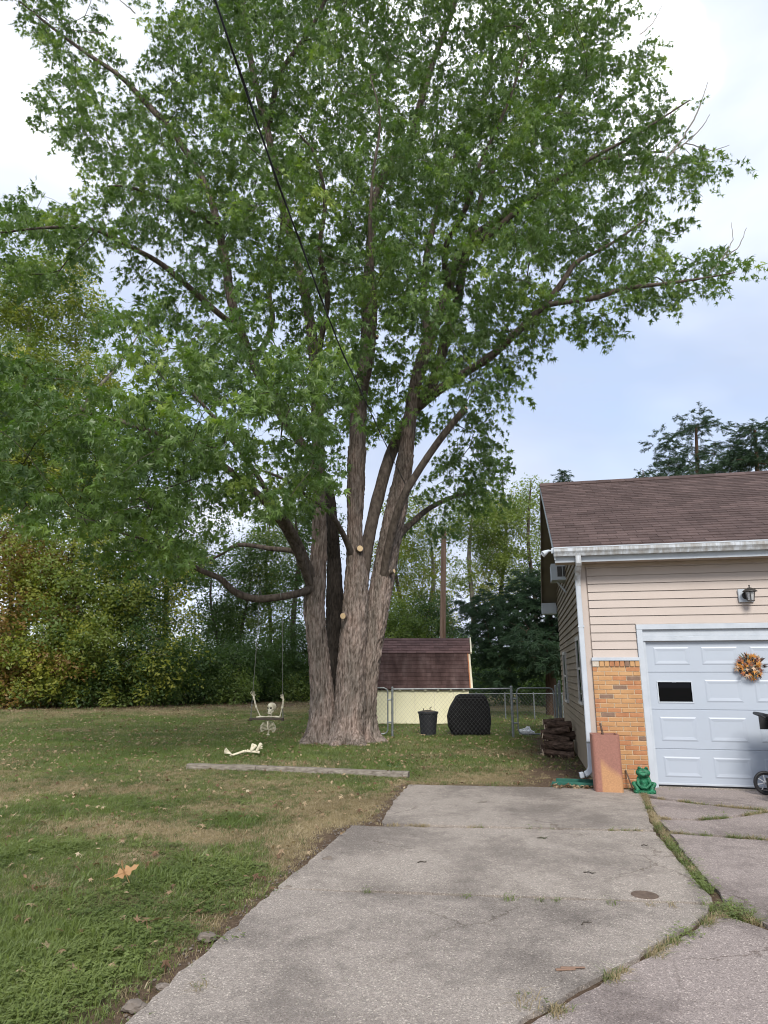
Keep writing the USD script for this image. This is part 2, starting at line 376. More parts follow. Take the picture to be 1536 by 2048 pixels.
noisy("wire_grey", [(0.3, (0.10, 0.105, 0.105)), (0.7, (0.17, 0.175, 0.175))], scale=14, rough=0.5, metallic=0.4)
noisy("black_cloth", [(0.3, (0.0055, 0.0055, 0.006)), (0.7, (0.011, 0.011, 0.012))], scale=4, rough=0.85, spec=0.15, bump=0.3, dist=0.01)
noisy("black_plastic", [(0.3, (0.010, 0.010, 0.011)), (0.7, (0.018, 0.018, 0.020))], scale=8, rough=0.5, spec=0.4)
noisy("bin_plastic", [(0.3, (0.012, 0.013, 0.016)), (0.7, (0.026, 0.027, 0.032))], scale=8, rough=0.6, spec=0.3)
noisy("grey_plastic", [(0.3, (0.34, 0.35, 0.37)), (0.7, (0.42, 0.43, 0.45))], scale=8, rough=0.5)
noisy("bronze", [(0.3, (0.028, 0.026, 0.025)), (0.7, (0.055, 0.05, 0.047))], scale=18, rough=0.45, spec=0.5)
noisy("frog_green", [(0.34, (0.004, 0.040, 0.020)), (0.50, (0.010, 0.115, 0.052)), (0.68, (0.025, 0.19, 0.095)), (0.8, (0.10, 0.30, 0.19))], scale=26, rough=0.5, spec=0.4, bump=0.7, dist=0.02)
noisy("splash_green", [(0.3, (0.012, 0.075, 0.055)), (0.7, (0.03, 0.12, 0.09))], scale=9, rough=0.5)
noisy("bone", [(0.3, (0.52, 0.46, 0.33)), (0.7, (0.74, 0.69, 0.54))], scale=16, rough=0.6)
noisy("bone_dark", [(0.3, (0.012, 0.010, 0.008)), (0.7, (0.02, 0.018, 0.014))], scale=16, rough=0.9)
noisy("seat_wood", [(0.3, (0.05, 0.038, 0.030)), (0.7, (0.12, 0.095, 0.075))], scale=20, stretch=(0.3, 1, 1), rough=0.9)
noisy("rope", [(0.3, (0.13, 0.13, 0.115)), (0.7, (0.24, 0.24, 0.22))], scale=50, rough=0.95)
noisy("cable", [(0.3, (0.010, 0.010, 0.011)), (0.7, (0.022, 0.022, 0.024))], scale=20, rough=0.6)
noisy("rust", [(0.3, (0.085, 0.060, 0.045)), (0.7, (0.15, 0.108, 0.082))], scale=20, rough=0.9, fine=0.1)
noisy("white_bag", [(0.3, (0.62, 0.63, 0.65)), (0.7, (0.78, 0.79, 0.81))], scale=8, rough=0.4)
noisy("pebble", [(0.3, (0.15, 0.125, 0.105)), (0.7, (0.34, 0.30, 0.26))], scale=30, rough=0.9, island=0.5)
mat("pane_dark", {"g": ("glossy_bsdf", {"color": (0.9, 0.9, 0.92), "roughness": 0.02}), "d": ("diffuse_bsdf", {"color": (0.004, 0.004, 0.005)}), "f": ("fresnel", {"IOR": 1.25}), "x": ("mix_closure", {})},
    [("f.fac", "x.fac"), ("d.BSDF", "x.closure1"), ("g.BSDF", "x.closure2")], "x.closure")
mat("lamp_glass", {"p": ("principled_bsdf", {"base_color": (0.55, 0.56, 0.57), "roughness": 0.25, "transmission_weight": 0.35})}, [], "p.BSDF")
# clay flue tile: rose body, an ochre unglazed field on the lower front that ends in a slanting curve
mat("flue_clay", {"t": ("texture_coordinate", {}), "s": ("separate_xyz", {}), "n": ("noise_texture", {"scale": 5.0, "detail": 4.0}), "n2": ("noise_texture", {"scale": 55.0, "detail": 4.0}),
                  "e": ("math", {"math_type": "multiply_add", "value2": 0.14, "value3": 0.27}), "q": ("math", {"math_type": "multiply", "value2": 0.75}), "q2": ("math", {"math_type": "add", "value2": 0.0}),
                  "d0": ("math", {"math_type": "subtract"}), "d1": ("math", {"math_type": "subtract"}), "c": ("math", {"math_type": "multiply_add", "value2": 9.0, "value3": 0.5, "use_clamp": True}),
                  "lx": ("math", {"math_type": "multiply_add", "value2": 40.0, "value3": 4.2, "use_clamp": True}), "both": ("math", {"math_type": "multiply"}),
                  "x": ("mix", {"mix_type": "mix", "color1": (0.262, 0.122, 0.092), "color2": (0.40, 0.215, 0.105)}), "r": ("rgb_ramp", {"ramp": [(0.3, (0.86, 0.86, 0.86)), (0.7, (1.12, 1.12, 1.12))]}),
                  "m": ("mix", {"mix_type": "multiply", "fac": 1.0}), "p": ("principled_bsdf", {"roughness": 0.55, "specular_ior_level": 0.4})},
    [("t.object", "s.vector"), ("t.object", "n.vector"), ("t.object", "n2.vector"), ("s.x", "q.value1"), ("q.value", "q2.value1"), ("n.fac", "e.value1"),
     ("q2.value", "d0.value2"), ("e.value", "d0.value1"), ("d0.value", "d1.value1"), ("s.z", "d1.value2"), ("d1.value", "c.value1"), ("s.x", "lx.value1"), ("c.value", "both.value1"), ("lx.value", "both.value2"),
     ("both.value", "x.fac"), ("n2.fac", "r.fac"), ("x.color", "m.color1"), ("r.color", "m.color2"), ("m.color", "p.base_color")], "p.BSDF")


def concrete(name, dark, light):
    n = {"g": ("geometry", {}), "n1": ("noise_texture", {"scale": 0.75, "detail": 5.0, "roughness": 0.6, "distortion": 0.4}), "n2": ("noise_texture", {"scale": 7.0, "detail": 6.0, "roughness": 0.65}),
         "m": ("math", {"math_type": "multiply_add", "value2": 0.35, "value3": -0.17}), "a": ("math", {"math_type": "add"}), "r": ("rgb_ramp", {"ramp": [(0.34, dark), (0.46, tuple(0.5 * (a + b) for a, b in zip(dark, light))), (0.56, light)]}),
         "v": ("voronoi_texture", {"scale": 125.0}), "sc": ("separate_color", {}), "pk": ("rgb_ramp", {"ramp": [(0.0, (0.66, 0.64, 0.62)), (0.14, (0.88, 0.88, 0.88)), (0.82, (1.02, 1.01, 1.0)), (0.92, (1.22, 1.22, 1.2)), (1.0, (1.75, 1.75, 1.7))]}),
         "x": ("mix", {"mix_type": "multiply", "fac": 1.0}), "n3": ("noise_texture", {"scale": 160.0, "detail": 3.0}), "r3": ("rgb_ramp", {"ramp": [(0.32, (0.70, 0.70, 0.70)), (0.68, (1.24, 1.24, 1.24))]}),
         "y": ("mix", {"mix_type": "multiply", "fac": 1.0}), "ck": ("voronoi_texture", {"feature": "distance_to_edge", "scale": 0.62}), "wb": ("noise_texture", {"scale": 2.2, "detail": 7.0, "roughness": 0.7}), "wv": ("mix", {"mix_type": "add", "fac": 0.5}), "ckr": ("rgb_ramp", {"ramp": [(0.0, (1, 1, 1)), (0.0035, (0.8, 0.8, 0.8)), (0.007, (0, 0, 0))]}), "cm": ("noise_texture", {"scale": 0.55, "detail": 2.0}), "cmr": ("rgb_ramp", {"ramp": [(0.50, (0, 0, 0)), (0.58, (0.75, 0.75, 0.75))]}), "cx": ("math", {"math_type": "multiply"}), "z": ("mix", {"mix_type": "multiply", "color2": (0.42, 0.38, 0.35)}), "b": ("bump", {"strength": 0.55, "distance": 0.006}), "p": ("principled_bsdf", {"roughness": 0.93, "specular_ior_level": 0.15})}
    l = [("g.position", "n1.vector"), ("g.position", "n2.vector"), ("g.position", "v.vector"), ("g.position", "n3.vector"), ("n2.fac", "m.value1"), ("m.value", "a.value1"), ("n1.fac", "a.value2"), ("a.value", "r.fac"),
         ("v.color", "sc.color"), ("sc.r", "pk.fac"), ("r.color", "x.color1"), ("pk.color", "x.color2"), ("n3.fac", "r3.fac"), ("x.color", "y.color1"), ("r3.color", "y.color2"), ("g.position", "wb.vector"), ("g.position", "wv.color1"), ("wb.color", "wv.color2"), ("wv.color", "ck.vector"), ("ck.distance", "ckr.fac"), ("g.position", "cm.vector"), ("cm.fac", "cmr.fac"), ("ckr.color", "cx.value1"), ("cmr.color", "cx.value2"), ("cx.value", "z.fac"), ("y.color", "z.color1"), ("z.color", "p.base_color"),
         ("v.distance", "b.height"), ("b.normal", "p.normal")]
    mat(name, n, l, "p.BSDF")


concrete("concrete", (0.190, 0.166, 0.147), (0.320, 0.282, 0.248))
concrete("concrete_worn", (0.162, 0.142, 0.127), (0.296, 0.261, 0.232))
concrete("concrete_rose", (0.165, 0.138, 0.128), (0.290, 0.248, 0.230))
# the lawn's soil and thatch: green, straw and bare earth by the mesh's own primvars
mat("lawn_soil", {"dry": ("attribute", {"attribute": "dry"}), "bare": ("attribute", {"attribute": "bare"}), "g": ("geometry", {}), "n": ("noise_texture", {"scale": 26.0, "detail": 8.0, "roughness": 0.75}), "n2": ("noise_texture", {"scale": 3.0, "detail": 6.0, "roughness": 0.7}),
                  "gr": ("rgb_ramp", {"ramp": [(0.3, (0.045, 0.062, 0.022)), (0.55, (0.095, 0.115, 0.042)), (0.75, (0.18, 0.175, 0.075))]}), "st": ("rgb_ramp", {"ramp": [(0.3, (0.12, 0.094, 0.05)), (0.55, (0.25, 0.20, 0.115)), (0.75, (0.38, 0.31, 0.19))]}),
                  "so": ("rgb_ramp", {"ramp": [(0.3, (0.060, 0.042, 0.030)), (0.55, (0.125, 0.088, 0.062)), (0.75, (0.21, 0.155, 0.11))]}), "k": ("math", {"math_type": "multiply_add", "value2": 0.9, "value3": -0.45}), "d": ("math", {"math_type": "add", "use_clamp": True}),
                  "x": ("mix", {}), "y": ("mix", {}), "b": ("bump", {"strength": 0.8, "distance": 0.03}), "p": ("principled_bsdf", {"roughness": 0.97, "specular_ior_level": 0.05})},
    [("g.position", "n.vector"), ("g.position", "n2.vector"), ("n.fac", "gr.fac"), ("n.fac", "st.fac"), ("n.fac", "so.fac"), ("n2.fac", "k.value1"), ("k.value", "d.value1"), ("dry.fac", "d.value2"), ("d.value", "x.fac"), ("gr.color", "x.color1"), ("st.color", "x.color2"),
     ("bare.fac", "y.fac"), ("x.color", "y.color1"), ("so.color", "y.color2"), ("y.color", "p.base_color"), ("n.fac", "b.height"), ("b.normal", "p.normal")], "p.BSDF")
MAPLE_PER = 10
# ------------------------------------------------------------------ ground: lawn and driveway
GO = np.array([3.156, 10.355, 0.0])                 # front left corner of the garage
GA = math.atan2(-0.206, 0.9785)
GE, GD = np.array([math.cos(GA), math.sin(GA), 0]), np.array([-math.sin(GA), math.cos(GA), 0])


def gw(s, d, z=0.0):
    return GO + GE * s + GD * d + np.array([0, 0, z])


def gxy(s, d):
    return tuple(gw(s, d)[:2])


SLABS = {
    "A": ([(0.37, 10.43), gxy(-0.20, -0.26), gxy(0.52, -0.28), gxy(0.55, -0.62), (3.22, 8.60), (2.88, 7.52), (-0.04, 7.84), (-0.02, 8.02), (0.12, 9.1)], "concrete"),
    "B": ([(-0.37, 7.74), (2.85, 7.47), (2.62, 6.30), (2.40, 5.27), (-0.84, 5.62), (-0.62, 6.6)], "concrete"),
    "C": ([(-0.85, 5.59), (2.38, 5.24), (2.27, 5.06), (1.6, 4.45), (0.70, 3.66), (-0.40, 2.68), (-1.45, 2.5), (-1.24, 3.64), (-1.06, 4.51)], "concrete_worn"),
    "D": ([(2.30, 5.02), (2.40, 4.98), (2.52, 4.72), (2.36, 4.4), (2.3, 2.2), (-0.90, 2.2), (-0.38, 2.65), (0.725, 3.632), (1.625, 4.422)], "concrete_rose"),
    "E": ([(2.98, 7.38), (3.84, 7.08), (4.9, 6.86), (5.0, 4.2), (2.62, 4.62), (2.47, 5.12), (2.50, 5.30), (2.70, 6.28)], "concrete_rose"),
    "F": ([(3.02, 7.46), (3.86, 7.16), (5.0, 6.93), (5.0, 8.48), (4.62, 8.44), (4.1, 8.16), (3.60, 7.98), (3.12, 8.05)], "concrete_rose"),
    "G": ([(3.16, 8.12), (3.58, 8.06), (4.1, 8.25), (4.66, 8.53), (4.40, 8.64), (4.0, 8.92), (3.62, 9.28), (3.50, 9.34), (3.30, 8.6)], "concrete_rose"),
    "H": ([gxy(0.60, -0.30), gxy(0.60, -0.62), gxy(0.68, -0.80), (4.06, 8.98), (4.46, 8.70), (4.72, 8.60), (5.3, 8.58), (7.6, 7.9), gxy(4.6, -0.01), gxy(0.80, -0.01)], "concrete_rose"),
    "I": ([(5.06, 8.46), (5.06, 6.9), (5.06, 4.2), (8.6, 4.2), (8.0, 7.7)], "concrete_rose"),
    "J": ([(2.42, 4.40), (2.64, 4.55), (5.0, 4.14), (8.6, 4.14), (8.6, 2.2), (2.36, 2.2)], "concrete_rose"),
}
rng = np.random.default_rng(11)


def rough_edge(pts, amp, step=0.06, seed=0):
    ring = LineString(list(pts) + [pts[0]])
    n = int(ring.length / step)
    out = []
    for k in range(n):
        p = ring.interpolate(k * step)
        j = meshkit.fbm(np.array([[p.x * 7, p.y * 7, seed], [p.x * 7 + 31, p.y * 7, seed]]), 3, 5) - 0.5
        out.append((p.x + amp * j[0] * 2, p.y + amp * j[1] * 2))
    return Polygon(out).buffer(0)


drive = thing("driveway", "cracked grey concrete driveway of broken slabs leading to the garage door", kind="structure")
drive_polys = {}
for k, (pts, m_) in SLABS.items():
    pg = rough_edge(pts, 0.03 if k in "ABC" else 0.022, seed=ord(k))
    drive_polys[k] = pg
    inner = pg.buffer(-0.008)
    v0, f0 = prism(inner, -0.08, 0.022)
    part(drive, "slab", (v0, f0), m_)
DRIVE = Polygon([(-1.5, 2.2), (-1.24, 3.64), (-1.06, 4.51), (-0.83, 5.6), (-0.37, 7.76), (-0.05, 7.9), (0.37, 10.43), gxy(-0.2, -0.26), gxy(4.6, -0.01), (8.6, 8.0), (8.6, 2.2)])
DRIVE_IN = DRIVE.buffer(-0.06)
GAR = Polygon([gxy(0, 0), gxy(7, 0), gxy(7, 7.6), gxy(0, 7.6)])
SHED = Polygon([(-0.39, 22.3), (2.85, 22.3), (2.85, 24.7), (-0.39, 24.7)])


def dryness(x, y):
    p = np.stack([x * 0.55, y * 0.55, np.zeros_like(x)], -1)
    n = meshkit.fbm(p, 4, 3)
    n2 = meshkit.fbm(p * 3.1 + 9, 3, 8)
    band = np.interp(y, [3, 5.2, 6.4, 8.0, 11.0, 12.6, 15, 20, 26, 31, 36], [0.36, 0.36, 0.45, 0.60, 0.55, 0.35, 0.19, 0.17, 0.30, 0.72, 0.66])
    d = band + (n - 0.5) * 1.25 + (n2 - 0.5) * 0.5

    def spot(cx, cy, rx, ry, a):
        return a * np.exp(-((x - cx) / rx) ** 2 - ((y - cy) / ry) ** 2)

    d += spot(-2.7, 7.9, 0.9, 0.5, 0.42) + spot(-1.9, 8.6, 1.1, 0.4, 0.25) + spot(-1.5, 6.0, 0.9, 0.6, -0.42) + spot(-1.75, 8.0, 0.45, 0.35, -0.5) + spot(-3.3, 6.7, 0.7, 0.5, -0.3)
    ring = np.array(LineString([(-1.6, 2.5), (-1.24, 3.64), (-1.06, 4.51), (-0.83, 5.6), (-0.37, 7.76), (-0.05, 7.9), (0.37, 10.43)]).segmentize(0.08).coords)
    near, _ = cKDTree(ring).query(np.stack([x, y], -1))
    d += 0.45 * np.clip(1.2 - near / 0.45, 0, 1)
    d += spot(-2.3, 4.3, 0.9, 0.9, -0.12) + spot(2.2, 11.8, 1.2, 0.9, 0.22) + spot(-4.5, 10.0, 1.6, 0.8, 0.18) + spot(-0.75, 6.6, 0.35, 0.6, 0.18) + spot(5.0, 21.0, 1.4, 1.3, 0.35)
    return np.clip(d, 0, 1)


def bareness(x, y):
    """bare earth: under the slabs, along their edge, at the foot of the garage and under the trees"""
    pts = np.stack([x, y], -1)
    out = np.zeros(len(x))
    ring = np.array(LineString(DRIVE.exterior).segmentize(0.08).coords)
    dist, _ = cKDTree(ring).query(pts)
    inside = contains_xy(DRIVE, x, y)
    n = meshkit.fbm(np.stack([x * 2.3, y * 2.3, np.full_like(x, 4.0)], -1), 4, 2)
    out = np.maximum(out, np.where(inside, 1.0, np.clip(1.2 - dist / (0.12 + 0.50 * n), 0, 1)))
    rel = pts - GO[:2]
    s, d = rel @ GE[:2], rel @ GD[:2]
    out = np.maximum(out, np.clip(1.5 - np.abs(s + 0.35) / (0.35 + 0.8 * n), 0, 1) * ((d > -0.6) & (d < 8.2)))
    far = np.clip((y - (27.0 + 0.28 * (x + 18)) + (n - 0.5) * 7) / 4.5, 0, 1) * 0.75 * (x < -1)
    return np.clip(np.maximum(out, far), 0, 1)


def grid(xs, ys):
    X, Y = np.meshgrid(xs, ys, indexing="xy")
    v = np.stack([X.ravel(), Y.ravel(), np.zeros(X.size)], 1)
    nx = len(xs)
    i, j = np.meshgrid(np.arange(nx - 1), np.arange(len(ys) - 1), indexing="xy")
    a = (j * nx + i).ravel()
    return v, np.vstack([np.stack([a, a + 1, a + nx + 1], 1), np.stack([a, a + nx + 1, a + nx], 1)])


xs = np.unique(np.concatenate([np.linspace(-400, -40, 10), np.linspace(-40, -9, 63), np.arange(-9, 5.01, 0.11), np.linspace(5, 12, 36), np.linspace(12, 40, 29), np.linspace(40, 400, 10)]).round(3))
ys = np.unique(np.concatenate([np.linspace(-60, 0, 9), np.arange(0, 2.4, 0.4), np.arange(2.4, 13.01, 0.11), np.arange(13, 45, 0.4), np.linspace(45, 90, 30), np.linspace(90, 600, 12)]).round(3))
lv, lf = grid(xs, ys)


def lawn_height(x, y):
    n = meshkit.fbm(np.stack([x * 0.8, y * 0.8, np.zeros_like(x)], -1), 3, 21) - 0.5
    inside = contains_xy(DRIVE.buffer(0.5), x, y)
    return np.where(inside, -0.004, n * 0.05 * np.clip((y - 3) / 4, 0, 1) * (y < 60))


lv[:, 2] = lawn_height(lv[:, 0], lv[:, 1])
lawn = UsdGeom.Mesh.Get(stage, part("/World", "lawn", (lv, lf), "lawn_soil", smooth=True, kind="structure", label="wide lawn of mixed green and dry grass around the driveway"))
for nm, val in (("dry", dryness(lv[:, 0], lv[:, 1])), ("bare", bareness(lv[:, 0], lv[:, 1]))):
    UsdGeom.PrimvarsAPI(lawn).CreatePrimvar(nm, Sdf.ValueTypeNames.FloatArray, "vertex").Set(Vt.FloatArray.FromNumpy(val.astype(np.float32)))

# ------------------------------------------------------------------ garage (own axes: x along the front, y into the depth)
gar = thing("garage", "pink sided garage with orange brick base, brown shingle roof and white door", "garage", loc=GO, rz=math.degrees(GA))
W, D = 6.6, 7.6
EZ, RZ, RY, OV, RK = 3.535, 5.775, 3.8, 0.42, 0.41      # eave edge, ridge height, ridge place, front overhang, side overhang
SL = (RZ - EZ) / (RY + OV)


def roof_z(y):
    return EZ + SL * (y + OV) if y <= RY else EZ + SL * (2 * RY + OV - y)


# inner wall cores, set back behind the boards
core = [box(0.03, W, 0.02, 0.06, 2.115, 3.34), box(0.03, 0.80, 0.02, 0.06, 0.0, 2.115), box(3.66, W, 0.02, 0.06, 0, 2.115), box(0.02, 0.06, 0.06, D - 0.02, 0, 3.36),
        box(W - 0.06, W, 0.06, D, 0, 3.36), box(0.02, W, D - 0.02, D + 0.02, 0, 3.36), box(0.06, W - 0.06, 0.9, 0.94, 0, 3.3)]
gt = Polygon([(0.06, 3.36), (D - 0.06, 3.36), (RY, roof_z(RY) - 0.10)])
gv, gf = prism(gt, 0, 0.04)
gable = np.stack([gv[:, 2] + 0.02, gv[:, 0], gv[:, 1]], 1), gf
wall = part(gar, "wall", core, "siding")
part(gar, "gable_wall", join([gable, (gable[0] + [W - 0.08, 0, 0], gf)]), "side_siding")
part(gar, "floor_slab", box(0.06, W - 0.06, 0.06, D, -0.05, 0.03), "concrete")


def clap(z, h, x0, x1, t0=0.002, t1=0.019, rec=0.004):
    """one lapped board facing -y"""
    return profile_x([(0.02, z), (-t1, z), (-t1 + 0.002, z + 0.012), (-t0, z + h - rec), (0.008, z + h - rec + 0.0005), (0.008, z + h), (0.02, z + h)], x0, x1)


EXP = 0.1268
k = 0
z = 1.876
while z < 3.33:
    h = min(EXP, 3.335 - z)
    if z + h <= 2.372:
        part(gar, "siding_board", join([clap(z, h - 0.001, 0.088, 0.752)]), "siding")
        part(gar, "siding_board", join([clap(z, h - 0.001, 3.76, W)]), "siding")
    elif z < 2.372:
        part(gar, "siding_board", join([clap(z, h - 0.001, 0.088, 0.752), clap(2.373, z + h - 2.374, 0.752, 3.76), clap(z, h - 0.001, 3.76, W)]), "siding")
    else:
        part(gar, "siding_board", clap(z, h - 0.001, 0.088, W), "siding")
    z += EXP
for k in range(15):
    part(gar, "siding_board", clap(0.02 + k * EXP * 0.97, EXP * 0.968, 3.76, W), "siding")
part(gar, "corner_post", [box(-0.022, 0.064, -0.026, 0.02, 0.02, 3.335), box(-0.024, 0.02, 0.0205, 0.09, 0.02, 3.37)], "siding")
# side wall boards, facing -x, trimmed by the rake
z = 0.06
while z < 5.6:
    h = EXP
    top = z + h
    lo, hi = 0.09, D
    lim = 3.40
    if top > lim:
        inset = (top - (EZ - 0.16 + SL * OV)) / SL
        lo, hi = max(0.09, inset), min(D, 2 * RY - inset)
    if hi - lo < 0.2:
        break
    v, f = clap(z, h - 0.001, -hi, -lo, rec=0.020)
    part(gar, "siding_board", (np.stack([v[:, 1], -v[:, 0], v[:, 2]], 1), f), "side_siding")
    z += h

# brick base
bx0, bx1, bt = 0.066, 0.752, 1.733
part(gar, "mortar_bed", box(bx0 + 0.002, bx1, -0.062, 0.018, 0.0, 1.824), "mortar")
NC = 26
ch = bt / NC
rb = np.random.default_rng(5)
kinds = ["brick_orange", "brick_orange", "brick_orange", "brick_red", "brick_orange", "brick_red"]
dark = {(23, 3), (19, 1), (10, 3), (4, 0), (15, 1), (21, 2)}
for c in range(NC):
    x = bx0 - (0.1 if c % 2 else 0.0) - 0.03
    j = 0
    while x < bx1 - 0.004:
        a, b = max(x, bx0), min(x + 0.195, bx1 - 0.001)
        if b - a > 0.02:
            y0 = -0.071 + rb.uniform(-0.0025, 0.002)
            kind = "brick_brown" if (c, j) in dark or rb.random() < 0.012 else kinds[rb.integers(len(kinds))]
            part(gar, "brick", box(a, b, y0, -0.01, c * ch + 0.0045, (c + 1) * ch - 0.0045, 0.003), kind)
        x += 0.205
        j += 1
x = bx0
j = 0
while x < bx1 - 0.02:
    b = min(x + 0.064, bx1 - 0.001)
    w_ = 0.095 if j == 0 else 0.064
    b = min(x + w_, bx1 - 0.001)
    part(gar, "brick", box(x + 0.001, b, -0.086 + rb.uniform(-0.002, 0.002), -0.01, bt + 0.006, 1.818, 0.003), "brick_pale" if j == 0 else ("brick_brown" if j in (6,) else kinds[rb.integers(len(kinds))]))
    x += w_ + 0.010
    j += 1
part(gar, "brick_cap", box(0.060, 0.756, -0.100, 0.01, 1.8245, 1.874, 0.004), "white_trim", label="white metal cap strip along the top of the brick")

# door opening trim, header and sectional door
part(gar, "door_casing", [box(0.757, 0.842, -0.045, 0.05, 0.0, 2.29, 0.004), box(3.668, 3.753, -0.045, 0.05, 0.0, 2.29, 0.004), box(0.757, 3.753, -0.047, 0.05, 2.291, 2.370, 0.004)], "white_trim")
part(gar, "door_header", [box(0.843, 3.667, 0.000, 0.05, 2.19, 2.290), box(0.843, 3.667, -0.012, 0.05, 2.118, 2.188, 0.004)], "white_trim")
part(gar, "door_stop", [box(0.843, 0.880, 0.012, 0.055, 0.0, 2.117), box(3.63, 3.667, 0.012, 0.055, 0.0, 2.117)], "white_trim")
part(gar, "door_seal", box(0.885, 3.625, 0.062, 0.085, 0.022, 0.052), "black_plastic")
door = thing("door", "white raised panel sectional garage door with one small dark window", parent=gar)


def stamped(z0, z1, cols, hole=None):
    """door section with raised panels: outer face at y = 0.06"""
    ms = []
    y0, y1 = 0.060, 0.095
    x0, x1 = 0.883, 3.627
    pads = []
    if hole:
        hx0, hx1, hz0, hz1 = hole
        ms += [box(x0, hx0, y0, y1, z0, z1), box(hx1, x1, y0, y1, z0, z1), box(hx0, hx1, y0, y1, z0, hz0), box(hx0, hx1, y0, y1, hz1, z1)]
    else:
        ms += [box(x0, x1, y0, y1, z0, z1, 0.003)]
    for a, b, c, d in cols:
        # recessed moulding ring round a raised field: a sunk frame is read from a raised ogee rim
        o, i_ = 0.0, 0.045
        V = np.array([[a, y0 - 0.0005, c], [b, y0 - 0.0005, c], [b, y0 - 0.0005, d], [a, y0 - 0.0005, d],
                      [a + 0.020, y0 - 0.007, c + 0.020], [b - 0.020, y0 - 0.007, c + 0.020], [b - 0.020, y0 - 0.007, d - 0.020], [a + 0.020, y0 - 0.007, d - 0.020],
                      [a + 0.062, y0 - 0.001, c + 0.062], [b - 0.062, y0 - 0.001, c + 0.062], [b - 0.062, y0 - 0.001, d - 0.062], [a + 0.062, y0 - 0.001, d - 0.062]], float)
        F = []
        for r in (0, 4):
            for q in range(4):
                n_ = (q + 1) % 4
                F += [[r + q, r + n_, r + 4 + n_], [r + q, r + 4 + n_, r + 4 + q]]
        F += [[8, 9, 10], [8, 10, 11]]
        ms.append((V, np.array(F)))
    return join(ms)


cx = [1.245, 1.925, 2.605, 3.285]
zs = [0.052, 0.553, 1.113, 1.652, 2.135]
for r in range(4):
    z0, z1 = zs[r] + 0.004, zs[r + 1] - 0.004
    cols = [(c - 0.255, c + 0.255, z0 + 0.105, z1 - 0.105) for c in cx]
    hole = None
    if r == 2:
        cols = cols[1:]
        hole = (0.998, 1.492, 1.212, 1.520)
    sec = part(door, "door_section", stamped(z0, z1, cols, hole), "door_white")
    part(door, "section_lip", box(0.885, 3.625, 0.070, 0.094, z1 - 0.003, z1 + 0.009), "white_trim")
wf = [box(0.992, 1.498, 0.052, 0.066, 1.206, 1.224, 0.002), box(0.992, 1.498, 0.052, 0.066, 1.508, 1.526, 0.002), box(0.992, 1.010, 0.0521, 0.066, 1.2245, 1.5075, 0.002), box(1.480, 1.498, 0.0521, 0.066, 1.2245, 1.5075, 0.002)]
part(door, "window_frame", wf, "white_trim")
part(door, "window_pane", box(1.0, 1.49, 0.080, 0.084, 1.213, 1.519), "pane_dark", label="small dark window pane in the garage door")
part(door, "window_latch", box(1.215, 1.275, 0.066, 0.079, 1.500, 1.5075), "white_trim")
part(door, "bottom_bar", box(0.884, 3.626, 0.050, 0.093, 0.053, 0.082, 0.004), "white_trim")

# roof
deck = []
for sgn in (0, 1):
    pr = [(-OV, EZ - 0.012), (RY, RZ - 0.012), (RY, RZ - 0.10), (-OV, EZ - 0.10)]
    if sgn:
        pr = [(2 * RY - y, zz) for y, zz in pr]
    deck.append(profile_x(pr, -RK + 0.012, W + RK))
part(gar, "roof_deck", deck, "rake_soffit")
ROWS, TAB = 33, 0.305
run = math.hypot(RY + OV, RZ - EZ)
ex = run / ROWS
cs, sn = (RY + OV) / run, (RZ - EZ) / run
rs = np.random.default_rng(9)
rest = {k: [] for k in "abcd"}
made = 0
for r in range(ROWS):
    x = -RK - 0.006 - (0.1525 if r % 2 else 0) - rs.uniform(0, 0.05)
    while x < W + RK:
        a, b = max(x, -RK - 0.006), min(x + TAB - 0.006, W + RK)
        if b - a > 0.03:
            s0, s1 = r * ex - 0.012 + rs.uniform(-0.003, 0.003), (r + 1) * ex + 0.02
            th = 0.013 + rs.uniform(0, 0.005)
            q = []
            for s_, n_ in ((s0, 0.0), (s0, th), (s1, 0.004), (s1, 0.0)):
                q.append((-OV + s_ * cs - n_ * sn, EZ - 0.011 + s_ * sn + n_ * cs))
            m_ = profile_x(q, a, b)
            kk = "abcd"[rs.integers(4)]
            if r < 21 and a < 4.6 and made < 299:
                part(gar, "shingle", m_, f"shingle_{kk}")
                made += 1
            else:
                rest[kk].append(m_)
        x += TAB
for kk in "abcd":
    part(gar, "upper_shingles", join(rest[kk]), f"shingle_{kk}", kind="stuff")
bk = profile_x([(2 * RY + OV, EZ - 0.01), (RY, RZ - 0.01), (RY, RZ + 0.008), (2 * RY + OV, EZ + 0.008)], -RK - 0.006, W + RK)
part(gar, "back_shingles", bk, "shingle_b", kind="stuff")
x = -RK - 0.01
while x < W:
    t = 0.012
    pr = [(RY - 0.15, RZ + 0.012 - 0.15 * SL), (RY, RZ + 0.026), (RY + 0.15, RZ + 0.012 - 0.15 * SL), (RY + 0.15, RZ + 0.024 - 0.15 * SL), (RY, RZ + 0.040), (RY - 0.15, RZ + 0.024 - 0.15 * SL)]
    part(gar, "ridge_cap", profile_x(pr, x, x + 0.30), f"shingle_{'abcd'[rs.integers(4)]}")
    x += 0.304
